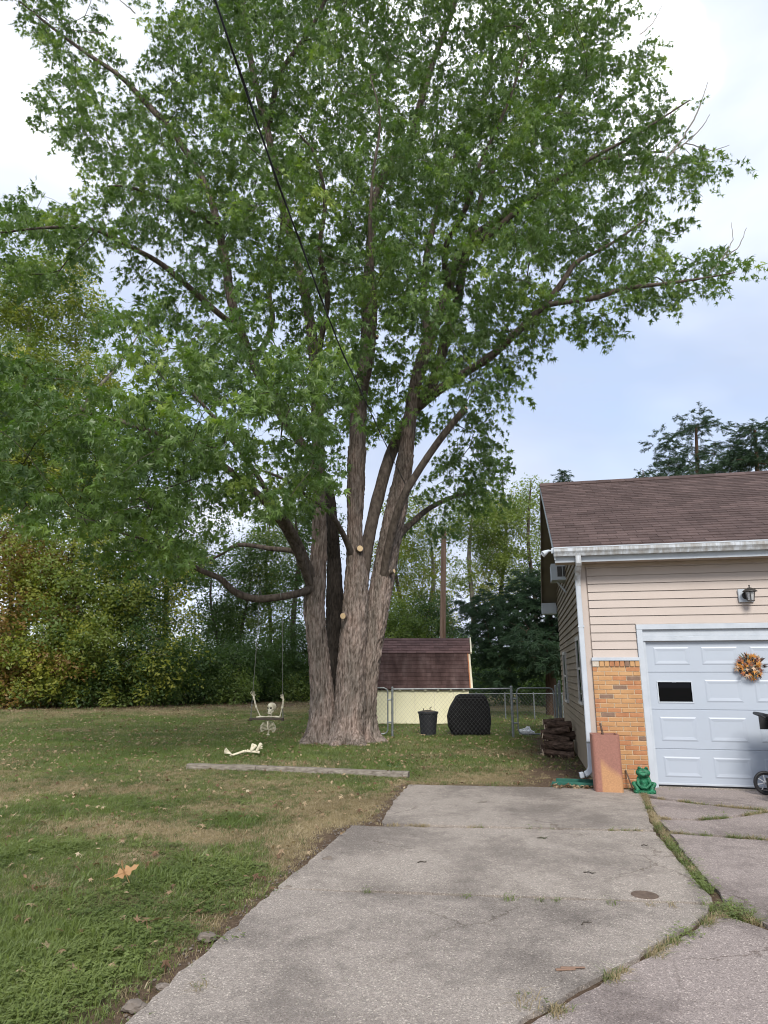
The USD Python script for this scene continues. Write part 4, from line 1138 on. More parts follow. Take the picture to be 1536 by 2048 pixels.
LIMBS = [
    [(634, 1215, 16.62, 9), (614, 1150, 16.3, 9.5), (590, 1090, 15.8, 9.5), (553, 1030, 15.2, 9), (505, 980, 14.6, 7.5), (420, 915, 13.9, 6.5), (320, 870, 13.5, 5.5), (200, 830, 13.2, 4.5), (80, 800, 13.0, 3), (-80, 770, 12.8, 1.8)],
    [(634, 1180, 16.62, 8), (608, 1110, 16.1, 7.5), (580, 1055, 15.4, 7), (545, 1000, 15.0, 6), (500, 930, 14.4, 5), (440, 850, 13.8, 4), (380, 780, 13.4, 2.5)],
    [(634, 1172, 16.6, 9), (600, 1186, 16.15, 7.6), (552, 1195, 16.0, 7.2), (508, 1197, 16.0, 7), (470, 1184, 15.9, 6.5), (440, 1157, 15.7, 6), (400, 1140, 15.5, 5), (355, 1112, 15.2, 4), (290, 1080, 14.8, 3), (220, 1060, 14.5, 1.5)],
    [(630, 1150, 17.0, 8), (595, 1106, 17.4, 5.5), (540, 1097, 17.8, 5), (478, 1090, 18.2, 4), (440, 1110, 18.6, 2.5), (400, 1130, 19, 1.5)],
    [(709, 1125, 16.52, 7), (694, 1085, 16.1, 6), (676, 1050, 15.6, 5.2), (655, 1020, 15.0, 4.5), (625, 1000, 14.4, 4), (570, 960, 13.6, 3), (520, 940, 13.0, 2)],
    [(762, 1200, 16.85, 9), (774, 1110, 16.42, 8.8), (800, 1010, 15.9, 8), (832, 950, 15.6, 7.5), (872, 890, 15.3, 7), (906, 846, 15.0, 6.4), (930, 816, 14.85, 6)],
    [(722, 1185, 16.6, 12), (736, 1085, 16.85, 12), (755, 1000, 17.1, 12), (785, 900, 17.5, 11.5), (830, 820, 17.8, 11), (868, 760, 18.1, 11), (888, 690, 18.4, 10.5), (913, 610, 18.8, 9), (928, 530, 19.1, 8), (950, 440, 19.5, 7), (985, 340, 19.9, 6), (1030, 290, 20.2, 5.5), (1093, 232, 20.5, 5), (1128, 180, 20.8, 4), (1163, 130, 21, 3), (1195, 30, 21.3, 2)],
    [(835, 815, 17.5, 9), (878, 780, 17.0, 9), (923, 750, 16.5, 8.5), (978, 715, 16.0, 8), (1028, 670, 15.6, 7.5), (1058, 640, 15.4, 7), (1093, 605, 15.2, 6.5), (1128, 560, 15.0, 5.5), (1153, 525, 14.9, 4.5), (1218, 490, 14.8, 3), (1290, 440, 14.7, 2)],
    [(1086, 612, 15.25, 6), (1115, 606, 15.1, 5.4), (1193, 595, 14.9, 5), (1248, 577, 14.8, 4.4), (1333, 567, 14.7, 3.2), (1408, 556, 14.6, 2.2), (1470, 545, 14.5, 1.2)],
    [(905, 548, 18.1, 8), (930, 505, 17.6, 6.5), (978, 470, 17.2, 6), (1048, 410, 16.8, 5.5), (1088, 380, 16.6, 5), (1168, 325, 16.3, 4), (1270, 270, 16.0, 2.6), (1380, 200, 15.8, 1.2)],
    [(478, 660, 18.1, 8), (466, 648, 17.8, 6.5), (435, 625, 17.2, 6), (350, 550, 16.2, 5.6), (310, 520, 15.8, 5), (262, 495, 15.3, 4.4), (190, 460, 14.8, 3.6), (100, 455, 14.2, 2.6), (-40, 470, 13.5, 1.6)],
    [(719, 800, 16.6, 8), (735, 760, 16.0, 5), (745, 700, 15.2, 5), (750, 600, 14.3, 4.5), (740, 480, 13.6, 4), (745, 360, 13.2, 3.2), (760, 240, 13.0, 2), (740, 150, 12.9, 1.2)],
    [(632, 760, 16.9, 8), (640, 690, 16.2, 6), (655, 600, 15.4, 5.5), (640, 500, 14.6, 5), (650, 400, 14.0, 4), (630, 310, 13.6, 3), (600, 270, 13.3, 2)],
    [(764, 1170, 16.95, 9), (790, 1085, 17.9, 7), (830, 1040, 18.8, 6), (870, 1010, 19.6, 5), (920, 990, 20.4, 4), (975, 985, 21.0, 2.5)],
    [(898, 575, 18.0, 8), (890, 500, 17.0, 5.5), (930, 420, 16.0, 5), (960, 330, 15.2, 4), (1010, 220, 14.7, 3), (1050, 110, 14.3, 2)],
    [(500, 715, 18.0, 7), (528, 690, 18.4, 5.5), (545, 640, 18.8, 5), (540, 580, 19.2, 4), (560, 480, 19.8, 3), (570, 330, 20.4, 2)],
    [(855, 670, 17.6, 8), (848, 570, 18.4, 6), (862, 470, 19.2, 6), (905, 330, 20, 5), (975, 170, 21, 4), (985, 40, 21.6, 3), (990, -80, 22, 2)],
    [(436, 450, 18.4, 6), (395, 430, 17.4, 5), (330, 400, 16.5, 4), (262, 375, 15.8, 2.5), (215, 372, 15.5, 1.4)],
    [(536, 260, 18.6, 6), (560, 150, 18.0, 5), (620, 60, 17.4, 4), (680, -60, 17.0, 3)],
]
# furrowed bark is real relief on the stems
nodes = []


def stem_mesh(rows, sides, rough, flare=None, seed=0):
    q = rows
    p, rad = q[:, :3], q[:, 3]
    t = np.gradient(p, axis=0)
    t /= np.linalg.norm(t, axis=1, keepdims=True)
    g = np.arange(sides) * 2 * np.pi / sides
    a = np.cross(t, [0, -1.0, 0])
    a /= np.linalg.norm(a, axis=1, keepdims=True) + 1e-9
    b = np.cross(t, a)
    R = np.repeat(rad[:, None], sides, 1)
    if flare is not None:
        hh = p[:, 2:3]
        lob = np.zeros(sides)
        for ang, amp, wd in flare:
            dd = (g - ang + np.pi) % (2 * np.pi) - np.pi
            lob += amp * np.exp(-(dd / wd) ** 2)
        R = R * (1 + np.clip(lob, 0, 1.6)[None] * np.exp(-np.clip(hh, 0, 9) / 0.22) + 0.10 * np.clip(lob, 0, 1)[None] * np.exp(-np.clip(hh, 0, 9) / 0.9))
    cyl = np.stack([np.cos(g)[None] * R * 1.0, np.sin(g)[None] * R, np.repeat(np.cumsum(np.r_[0, np.linalg.norm(np.diff(p, axis=0), axis=1)])[:, None], sides, 1)], -1)
    n1 = meshkit.fbm(cyl * [17.0, 17.0, 2.3] + seed * 11, 4, seed)
    ridge = 1 - np.abs(2 * n1 - 1) * 2.0
    n2 = meshkit.fbm(cyl * [40.0, 40.0, 12.0] + seed * 5, 3, seed + 3)
    n3 = meshkit.fbm(cyl * [2.4, 2.4, 1.1] + seed, 3, seed + 6) - 0.5
    R = R + rough * (np.clip(ridge, -0.6, 1) * 0.5 - 0.12 + (n2 - 0.5) * 1.0) * np.clip(R / 0.3, 0.12, 1.0) + n3 * R * 0.22
    v = p[:, None] + R[..., None] * (np.cos(g)[None, :, None] * a[:, None] + np.sin(g)[None, :, None] * b[:, None])
    i, j = np.meshgrid(np.arange(len(p) - 1), np.arange(sides), indexing="ij")
    k = (j + 1) % sides
    f = np.stack([i * sides + j, i * sides + k, (i + 1) * sides + k, (i + 1) * sides + j], -1).reshape(-1, 4)
    return v.reshape(-1, 3), np.vstack([f[:, [0, 1, 2]], f[:, [0, 2, 3]]])


FL = [[(3.9, 1.1, 0.35), (2.9, 0.9, 0.4), (4.8, 0.5, 0.3)], [(4.3, 0.75, 0.3), (5.2, 0.85, 0.35), (3.6, 0.4, 0.3)], [(6.0, 1.1, 0.4), (0.6, 0.9, 0.4), (5.2, 0.7, 0.3)], [(1.5, 0.6, 0.6)]]
for k, rows in enumerate(STEMS):
    q0 = limb(rows, 0.045)
    q0[:, 2] -= 0.06
    low = q0[:, 2] < 7.5
    cut = int(np.argmax(~low)) if (~low).any() else len(q0)
    part(maple, "trunk", stem_mesh(q0[:cut + 1], 96, 0.078, FL[k], k + 1), "maple_bark" if k < 3 else "dark_bark", smooth=True, label="inner stem in the fork with shade painted into its dark bark" if k == 3 else None)
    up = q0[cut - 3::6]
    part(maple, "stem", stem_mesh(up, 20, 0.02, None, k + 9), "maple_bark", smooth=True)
    nodes += [r_ for r_ in limb(rows, 0.5) if r_[2] > 4.2]
for k, rows in enumerate(LIMBS):
    q = limb(rows, 0.12)
    part(maple, "limb", stem_mesh(q, 16, 0.022, None, k + 20), "limb_bark", smooth=True)
    if k != 5:
        nodes += [r_ for r_ in limb(rows, 0.5)[4:] if r_[2] > 2.0]
    else:
        nodes += list(limb(rows, 0.5)[-5:-1])


def cut_disc(px, py, y, w, h, tilt):
    c = at(px, py, y)
    d = np.array([0.1, -1.0, -0.1]) if tilt is None else np.asarray(tilt, float)
    d /= np.linalg.norm(d)
    rr = PXM(px, py, y, w)
    v, f = tube([c - d * 0.12, c + d * 0.006], [rr * 1.12, rr], 14)
    stub = v, f
    return stub, tube([c + d * 0.0065, c + d * 0.011], [rr * 0.93, rr * 0.9], 14)


for px, py, y, w, d in ((686, 1232, 15.98, 6.2, (-0.35, -1, -0.1)), (720, 1097, 16.22, 6.6, (0.25, -1, 0.1)), (931, 815, 14.83, 6.0, (0.55, -0.6, 0.75)), (788, 1142, 16.42, 4.5, (0.9, -0.5, 0.1)), (755, 672, 16.6, 3.0, (0.2, -1, 0))):
    st, face = cut_disc(px, py, y, w, w, d)
    s_ = part(maple, "pruned_stub", st, "maple_bark", smooth=40)
    part(s_, "cut_face", face, "fresh_wood", label="pale freshly sawn branch end")

CROWN = Polygon([(-160, -330), (120, -330), (240, -60), (215, 10), (262, 120), (285, 105), (280, 10), (300, -330), (1330, -330), (1275, 10), (1262, 70), (1325, 80), (1335, 125), (1322, 190), (1408, 165), (1352, 235), (1375, 285), (1430, 300), (1474, 340), (1432, 395), (1385, 435), (1405, 480), (1478, 500), (1486, 552),
                 (1400, 592), (1335, 630), (1245, 598), (1278, 652), (1205, 708), (1130, 690), (1138, 722), (1062, 762), (1078, 832), (1005, 880), (1030, 935), (1040, 985), (1000, 1050), (930, 1035), (880, 1125), (838, 1110), (835, 1000), (862, 905), (800, 870), (700, 900), (660, 960), (620, 1050), (575, 1045), (520, 1010), (470, 1050),
                 (380, 1062), (425, 1120), (330, 1150), (180, 1130), (150, 1040), (60, 1060), (-220, 1040), (-260, 700), (-90, 650), (60, 690), (225, 760), (275, 745), (222, 690), (200, 640), (255, 590), (265, 520), (215, 475), (180, 555), (110, 600), (40, 580), (-120, 560), (-160, 400), (8, 372), (90, 345), (160, 362), (172, 318), (95, 290), (58, 248), (36, 198), (95, 145), (62, 60), (5, 5), (-40, -60)])
HOLES = [Polygon([(440, 140), (485, 140), (490, 200), (450, 195)]), Polygon([(905, 150), (945, 150), (925, 215), (890, 225)]), Polygon([(770, 905), (800, 880), (812, 940), (770, 1000), (752, 960)]), Polygon([(680, 880), (690, 830), (700, 880), (692, 1000), (665, 1010)])]
rm = np.random.default_rng(77)
cand = []
x0, y0, x1, y1 = CROWN.bounds
while len(cand) < 26000:
    px, py = rm.uniform(x0, x1, 60000), rm.uniform(y0, y1, 60000)
    ok = contains_xy(CROWN.buffer(-24), px, py)
    for h in HOLES:
        ok &= ~contains_xy(h, px, py)
    px, py = px[ok], py[ok]
    # depth of the crown at this place: deep in the middle, shallow at the rim
    edge = np.array([CROWN.exterior.distance(Point(a, b)) for a, b in zip(px[:14000], py[:14000])])
    px, py = px[:14000], py[:14000]
    half = np.clip(1.0 + edge / 60.0, 1.0, 4.6)
    mid = np.interp(py, [-330, 300, 600, 800, 950, 1150], [19.0, 17.2, 16.2, 14.6, 13.6, 14.6])
    mid = np.where(px > 700, np.interp(py, [-330, 300, 700, 900, 1150], [19.0, 17.2, 16.4, 18.0, 20.5]), mid)
    mid = np.where((px < 640) & (py > 640), mid - 2.2, mid)
    half = np.where((px < 640) & (py > 900), np.minimum(half, 2.2), half)
    half = np.where((px > 700) & (py > 880), np.minimum(half, 1.8), half)
    mid = np.where((px > 600) & (px < 860) & (py > 760), mid + 2.0, mid)
    y = mid + half * rm.uniform(-1, 1, len(px))
    # leave the stems open to view: nothing hangs before them low down
    low = (py > 850) & (px > 668) & (px < 850) & (y < 17.4)
    keep = ~low & (rm.uniform(0, 1, len(px)) < np.clip((y / 18.0) ** 2, 0.15, 1))
    cand += [at(a, b, c) for a, b, c in zip(px[keep], py[keep], y[keep])]
cand = np.array(cand)
dens = meshkit.fbm(cand * 0.42, 3, 12)
cand = cand[dens > 0.465]
# more foliage hangs close round the outer limbs, and thickly on the low front boughs at left
ex = []
for rows in LIMBS + STEMS:
    if rows is LIMBS[5]:
        continue
    q = limb(rows, 0.35)
    q = q[len(q) // 3:]
    q = q[q[:, 2] > 4.6]
    for p in q:
        for _ in range(2):
            ex.append(p[:3] + rm.normal(0, 0.55, 3) + [0, 0, -0.1])
ex = np.array(ex)
n = 5200
px, py = rm.uniform(-150, 640, n), rm.uniform(690, 1050, n)
ok = contains_xy(CROWN.buffer(-20), px, py)
ex2 = np.array([at(a, b, c) for a, b, c in zip(px[ok], py[ok], (11.6 + 1.3 * rm.uniform(-1, 1, n))[ok])])
ex2 = ex2[meshkit.fbm(ex2 * 0.55, 3, 22) > 0.42]
ex = np.vstack([ex, ex2])


def seen_at(p):
    q = p - [0, 0, EYE]
    d = q[:, 1] * CP + q[:, 2] * SP
    return 768 + FPX * q[:, 0] / d, 1024 - FPX * (-q[:, 1] * SP + q[:, 2] * CP) / d


sx_, sy_ = seen_at(ex)
okx = contains_xy(CROWN.buffer(-20), sx_, sy_) & ~((sy_ > 840) & (sx_ > 668) & (sx_ < 850) & (ex[:, 1] < 17.4))
cand = np.vstack([ex[okx], cand])
tree_ = cKDTree(cand)
alive = np.ones(len(cand), bool)
tg = []
for i in range(len(cand)):
    if alive[i]:
        tg.append(cand[i])
        alive[tree_.query_ball_point(cand[i], 1.0)] = False
tg = np.array(tg)
tubes, A_, od_, paths_, nb_ = grow(nodes, tg, 3, tip=0.0062)
part(maple, "small_branches", join(tubes), "twig_bark", kind="stuff")
MSPR = [("leaf_spray", spray(100 + i, 14, 0.50, star_leaf, 0.180, droop=0.5, spread=0.12), "maple_leaf", False) for i in range(6)]
pos, q, r_ = leaf_places(A_, od_, paths_, nb_, MAPLE_PER, 5, 0.23, 0.75, 0.3, 0.30)
sc = r_.uniform(0.75, 1.2, len(pos))
pp = at(0, 0, 1)
scatter(maple, "crown", MSPR, pos, q, sc, r_.integers(0, 6, len(pos)))
print("maple targets", len(tg), "sprays", len(pos))
# bare dead twigs at the right rim
dead = []
for rows in ([(1330, 320, 16, 2.2), (1370, 270, 16, 1.6), (1398, 215, 16, 1.2), (1415, 165, 16, 0.6)], [(1345, 305, 16, 1.6), (1390, 270, 16, 1.1), (1420, 230, 16, 0.5)], [(1370, 285, 16, 1.4), (1420, 300, 16, 1.0), (1460, 290, 16, 0.5)],
             [(1420, 545, 14.6, 1.6), (1455, 510, 14.6, 1.2), (1480, 490, 14.6, 0.9), (1492, 455, 14.6, 0.5)], [(1440, 525, 14.6, 1.2), (1465, 480, 14.6, 0.8), (1462, 445, 14.6, 0.4)], [(1280, 70, 20, 1.4), (1310, 40, 20, 1.0), (1325, 5, 20, 0.5)],
             [(1372, 300, 16, 1.0), (1400, 320, 16, 0.8), (1440, 300, 16, 0.5)], [(205, 65, 18.5, 1.5), (150, 62, 18.5, 1.2), (60, 45, 18.5, 0.6)], [(270, 25, 18, 1.4), (250, 10, 18, 1.0), (232, -10, 18, 0.6)]):
    q = limb(rows, 0.12)
    q[:, :3] += np.random.default_rng(int(rows[0][0])).normal(0, 0.012, (len(q), 3))
    dead.append(tube(q[:, :3], np.maximum(q[:, 3], 0.006), 4, caps=False))
part(maple, "dead_twigs", join(dead), "pale_bark", kind="stuff")

# ------------------------------------------------------------------ the woods
OV_ = lambda s, r: oval_leaf(s, r, 0.55)
WSPR = {}


def woods_spray(kind):
    if "+" in kind:
        a_, b_ = kind.split("+")
        return woods_spray(a_)[:3] + woods_spray(b_)[3:5]
    if kind == "cedar_leaf":
        return [("needle_spray", cedar_spray(300 + i), kind, False) for i in range(4)]
    return [("leaf_spray", spray(200 + i, 24, 0.80, OV_, 0.165, droop=0.35, spread=0.26), kind, False) for i in range(5)]


def tree(name, label, base, trunk, blobs, kind, per=9, gap=0.85, seed=0, bark="bark", size=0.34, sc=(0.75, 1.3), limbs=(), category="tree", group=None, crown_name="crown", tip=0.009, keep=0.42):
    """base x, y; trunk rows x, y, z, radius (from base); blobs: centre (x, y, z) and radii (x, y, z) in the world"""
    t = thing(name, label, category, group, loc=(base[0], base[1], 0))
    b = np.array([base[0], base[1], 0.0])
    rows = spline(np.asarray(trunk, float), 0.4)
    part(t, "trunk", tube(rows[:, :3], rows[:, 3], 9), bark, smooth=True)
    nd = [r_ for r_ in rows if r_[2] > 0.2 * rows[:, 2].max()]
    for lr in limbs:
        q_ = spline(np.asarray(lr, float), 0.4)
        part(t, "limb", tube(q_[:, :3], q_[:, 3], 7), bark, smooth=True)
        nd += list(q_)
    r = np.random.default_rng(seed)
    c = []
    vol = [np.prod(rr) for _, rr in blobs]
    for (cc, rr), vo in zip(blobs, vol):
        n = int(60 * vo / gap ** 3) + 30
        u = r.normal(0, 1, (n, 3))
        u /= np.linalg.norm(u, axis=1, keepdims=True)
        u *= r.uniform(0.0, 1, (n, 1)) ** 0.42
        c.append(np.asarray(cc) - b + u * rr)
    c = np.vstack(c)
    c = c[c[:, 2] > 0.25]
    c = c[meshkit.fbm(c * 0.55 + seed, 3, 4) > keep]
    kt = cKDTree(c)
    alive = np.ones(len(c), bool)
    tt = []
    for i in r.permutation(len(c)):
        if alive[i]:
            tt.append(c[i])
            alive[kt.query_ball_point(c[i], gap)] = False
    tt = np.array(tt)
    tb, A, od, pa, nb = grow(nd, tt, seed, tip=tip, step=0.7)
    part(t, "branches", join(tb), bark if bark != "bark" else "twig_bark", kind="stuff")
    pos, q, rr_ = leaf_places(A, od, pa, nb, per, seed, size, 0.6, 0.2, 0.25)
    pr = woods_spray(kind)
    scatter(t, crown_name, pr, pos, q, rr_.uniform(sc[0], sc[1], len(pos)), rr_.integers(0, len(pr), len(pos)))
    return t


def bl(px, py, y, rx, ry, depth=None):
    """blob seen round (px, py) with half sizes in photograph pixels"""
    c = at(px, py, y)
    k = PXM(px, py, y, 1.0)
    return c, np.array([rx * k, (depth if depth else rx * k * 0.8), ry * k])


def up(px, y):
    return at(px, 1345, y)[0], y


def trunk_to(base, px, py, y, r0, r1, bend=0.0):
    top = at(px, py, y) - [base[0], base[1], 0]
    return [(0, 0, -0.1, r0), (top[0] * 0.3 + bend, top[1] * 0.3, top[2] * 0.35, r0 * 0.8), (top[0] * 0.7 - bend * 0.5, top[1] * 0.7, top[2] * 0.7, r0 * 0.55 + r1 * 0.3), (top[0], top[1], top[2], r1)]


def simple(name, label, px, y, tpx, tpy, r0, blobs, kind, bend=0.0, base_y=None, **kw):
    b = up(px, y)
    return tree(name, label, b, trunk_to(b, tpx, tpy, y, r0, r0 * 0.25, bend), [bl(*x) for x in blobs], kind, **kw)


simple("yellowing_tree", "rusty yellow low tree leftmost along the wood's edge", 20, 33.0, 30, 1040, 0.17, [(20, 1150, 33, 120, 110), (-60, 1250, 33, 130, 120), (70, 1290, 32.2, 110, 95), (10, 1060, 33.5, 80, 60)], "yellow_leaf+rust_leaf", seed=31, per=11)
simple("yellowing_tree", "golden tree with leaning dark stem between the two leftmost yellow trees", 165, 33.5, 150, 1060, 0.16, [(165, 1190, 33.5, 110, 105), (140, 1300, 32.4, 110, 85), (200, 1090, 34, 80, 60)], "olive_leaf+yellow_leaf", seed=32, per=11, bend=0.5)
simple("yellowing_tree", "olive gold tree with drooping lower boughs right of the yellow trees", 285, 34.5, 270, 1060, 0.16, [(285, 1200, 34.5, 90, 100), (300, 1310, 33.2, 90, 75), (240, 1350, 32.8, 70, 45), (330, 1120, 35, 70, 60)], "green_leaf+yellow_leaf", seed=33, bark="pale_bark", per=11)
simple("tall_cottonwood", "very tall tree with golden top behind the maple's left boughs", 40, 39.0, 60, 620, 0.34, [(35, 600, 39, 75, 80), (110, 560, 39, 60, 60), (150, 630, 39.5, 55, 75), (50, 760, 39, 100, 90), (170, 760, 39.5, 60, 60), (20, 900, 39, 130, 100), (160, 930, 39.5, 100, 90)], "olive_leaf+yellow_leaf", seed=34, per=12, gap=1.0, bark="pale_bark", size=0.45, sc=(1.0, 1.6), limbs=[[(0.3, 0, 15.0, 0.2), (2.0, 0, 18.5, 0.14), (4.0, 0, 21.5, 0.08), (5.2, 0, 24, 0.04)]], keep=0.40)
simple("green_tree", "dense green tree standing behind the yellow trees at left", 330, 38.0, 340, 900, 0.2, [(330, 980, 38, 110, 90), (380, 1090, 38, 90, 80), (250, 1010, 38.5, 90, 80), (300, 860, 38.5, 80, 60)], "green_leaf", seed=35, per=9, gap=1.0)
for i, (px, y, tp, ty, r0, bs, kd, lb) in enumerate([
        (432, 43, 425, 1130, 0.13, [(430, 1230, 43, 45, 60), (410, 1160, 43, 45, 40), (450, 1330, 42, 50, 50)], "green_leaf", "slender dark trunked tree left of the swing ropes"),
        (486, 44, 500, 1080, 0.14, [(490, 1200, 44, 45, 55), (510, 1120, 44, 50, 50), (480, 1300, 43, 45, 50)], "green_leaf", "straight slim tree seen left of the left swing rope"),
        (530, 45, 540, 1040, 0.16, [(540, 1150, 45, 50, 60), (560, 1060, 45.5, 55, 55), (535, 1260, 44, 50, 60)], "olive_leaf", "mid green slim tree seen between the two swing ropes"),
        (598, 42, 590, 1020, 0.22, [(585, 1120, 42, 50, 60), (600, 1230, 41.5, 40, 60), (620, 1050, 42.5, 55, 60)], "green_leaf", "tree with reddish stem base just left of the maple trunk"),
        (462, 47, 455, 1180, 0.10, [(460, 1250, 47, 40, 45), (440, 1320, 46, 45, 40)], "olive_leaf", "thin leaning sapling deep in the wood left of the swing")]):
    simple("woodland_tree", lb, px, y, tp, ty, r0, bs, kd, seed=40 + i, per=9, gap=0.8, bend=(-1) ** i * 0.3, keep=0.45)
for i, (px, y, tp, ty, r0, bs, kd, lb, bk) in enumerate([
        (800, 44, 790, 1010, 0.2, [(800, 1120, 44, 50, 60), (830, 1040, 44.5, 60, 50), (795, 1220, 43, 50, 55)], "olive_leaf+yellow_leaf", "yellow green tree right beside the maple's right stem", "bark"),
        (858, 46, 862, 1080, 0.26, [(850, 1180, 46, 45, 55), (865, 1260, 45, 55, 40), (850, 1090, 46.5, 50, 40)], "yellow_leaf", "yellow leaved tree left of the utility pole", "pale_bark"),
        (930, 48, 948, 1000, 0.24, [(960, 1040, 48, 70, 40), (915, 1150, 48, 35, 40), (985, 1100, 48.5, 45, 45)], "olive_leaf", "sparse tree with a crooked pale trunk right of the pole", "pale_bark"),
        (1010, 50, 1005, 960, 0.2, [(1000, 1060, 50, 50, 60), (985, 1160, 49, 45, 45), (1020, 1000, 50, 40, 40)], "yellow_leaf", "amber tinted tree above the cedar", "bark"),
        (1060, 47, 1062, 960, 0.2, [(1060, 1030, 47, 40, 60), (1050, 1120, 47, 45, 55), (1075, 990, 47.5, 30, 30)], "olive_leaf", "tall yellow green tree close against the garage gable", "bark")]):
    simple("woodland_tree", lb, px, y, tp, ty, r0, bs, kd, seed=60 + i, per=9, gap=0.85, bark=bk, bend=(-1) ** i * 0.4, keep=0.45)
# evergreens
simple("cedar_tree", "dark cedar with spreading boughs behind the fence beside the garage", 1099, 26.5, 1095, 1150, 0.24, [(1030, 1240, 26.5, 85, 60, 2.0), (1090, 1200, 26.5, 80, 60, 2.2), (980, 1210, 26.5, 55, 35, 1.5), (1060, 1300, 26.0, 90, 45, 2.0), (1140, 1280, 27, 70, 80, 2.0), (985, 1300, 26.2, 40, 40, 1.2), (1000, 1350, 26, 40, 30, 1.0)], "cedar_leaf", seed=81, per=13, gap=0.55, bark="cedar_bark", size=0.22, sc=(0.7, 1.2), tip=0.007, keep=0.36)
simple("cedar_tree", "feathery cedar top rising above the garage ridge", 1400, 30.0, 1392, 850, 0.2, [(1392, 880, 30, 35, 60, 1.2), (1345, 905, 30, 40, 40, 1.2), (1440, 890, 30, 40, 45, 1.2), (1330, 890, 30, 30, 25, 0.8), (1385, 960, 30, 90, 60, 1.8), (1390, 848, 30, 24, 36, 0.7), (1372, 870, 30, 26, 26, 0.8)], "cedar_leaf", seed=82, per=9, gap=0.6, bark="cedar_bark", size=0.2, sc=(0.7, 1.15), tip=0.007, keep=0.44)
simple("cedar_tree", "cedar with browning top cut off by the right edge above the roof", 1530, 29.0, 1510, 860, 0.2, [(1515, 900, 29, 45, 45, 1.3), (1500, 870, 29, 25, 30, 0.8), (1560, 880, 29, 50, 60, 1.3), (1470, 930, 29, 30, 30, 1.0)], "cedar_leaf", seed=83, per=11, gap=0.5, bark="cedar_bark", size=0.2, sc=(0.7, 1.15), tip=0.007, keep=0.42)
simple("conifer", "slim conifer tip just showing over the left end of the ridge", 1132, 36, 1128, 945, 0.12, [(1130, 975, 36, 16, 26, 0.5), (1127, 952, 36, 8, 16, 0.25)], "cedar_leaf", seed=84, per=12, gap=0.3, bark="cedar_bark", size=0.10, sc=(0.4, 0.8))
simple("conifer", "wispy pale conifer tip over the middle of the ridge", 1288, 38, 1286, 940, 0.12, [(1286, 968, 38, 20, 20, 0.5), (1285, 950, 38, 8, 14, 0.25)], "cedar_leaf", seed=85, per=7, gap=0.3, bark="cedar_bark", size=0.10, sc=(0.4, 0.8))
# shrubs of the wood's edge
ri = np.random.default_rng(8)
SHR = [(-60, 33.5, 95, 1330, "rust_leaf+yellow_leaf"), (60, 33.0, 85, 1340, "yellow_leaf+rust_leaf"), (150, 33.8, 80, 1345, "green_leaf+yellow_leaf"), (230, 34.2, 70, 1345, "olive_leaf"), (310, 35.2, 70, 1340, "olive_leaf"), (380, 36.2, 60, 1335, "green_leaf"), (440, 37.5, 60, 1340, "green_leaf"), (500, 39, 55, 1335, "green_leaf"), (560, 40.5, 55, 1330, "green_leaf"), (615, 41.5, 50, 1330, "green_leaf"),
       (-180, 34, 110, 1320, "olive_leaf"), (470, 36.5, 38, 1368, "olive_leaf"), (590, 40, 30, 1372, "olive_leaf"), (800, 40, 60, 1300, "olive_leaf"), (870, 41, 55, 1290, "green_leaf"), (950, 34, 45, 1330, "green_leaf"), (1040, 36, 60, 1340, "green_leaf"), (1110, 34, 50, 1350, "green_leaf"), (680, 42, 60, 1320, "green_leaf"), (740, 42, 60, 1310, "green_leaf")]
LAB = ["low amber shrub at the far left edge of the frame", "gold leaved shrub under the leftmost yellow tree", "olive shrub under the golden leaning tree", "olive shrub with drooping leaves over the leaf litter", "olive green shrub where the yellow trees end", "dark green shrub right of the last yellow tree", "dark shrub under the slender dark trunked tree",
       "dark shrub left of the skeleton's raised hand", "dark shrub behind the swing's skull", "dark shrub close to the maple trunk's left side", "olive shrub beyond the left edge of the frame", "bright leafy bush at the lawn's far edge left of the swing", "light green bush behind the right swing rope", "olive bush right of the maple behind the shed roof",
       "green bush behind the shed roof by the pole", "dark bush right of the shed under the cedar", "dark bush behind the back fence", "dark bush behind the gate by the garage", "dark shrub hidden behind the maple trunk", "dark shrub between the maple and the shed"]
for (px, y, rr, py, kd), lb in zip(SHR, LAB):
    b = up(px, y)
    c, r3 = bl(px, py, y, rr, (1405 - py) * 0.95)
    tree("shrub", lb, b, [(0, 0, -0.05, 0.05), (0.1, 0, 0.6, 0.04), (0.0, 0, max(0.9, c[2]), 0.02)], [(c, r3), (c - [0, 0.4, r3[2] * 0.5], r3 * [0.9, 0.8, 0.5])], kd, seed=int(px) + 900, per=8, gap=0.62, size=0.32, category="shrub", keep=0.34, sc=(0.6, 1.1))
# the far depth of the wood: one low mass
n = 5200
fx = ri.uniform(-62, 62, n)
fy = 56 + ri.uniform(0, 9, n)
fh = 1.4 + 2.4 * meshkit.fbm(np.stack([fx * 0.16, fy * 0.05, fx * 0], -1), 3, 5)
fz = fh * ri.uniform(0, 1, n) ** 0.8
ya = ri.uniform(0, 6.28, n)
scatter("/World", "far_woods", woods_spray("green_leaf"), np.stack([fx, fy, fz], 1), quats(ya, ri.normal(0.2, 0.4, n), ya + 1.57), ri.uniform(1.6, 2.8, n), ri.integers(0, 5, n), label="low dark mass of far woods behind the trees", category="woods")
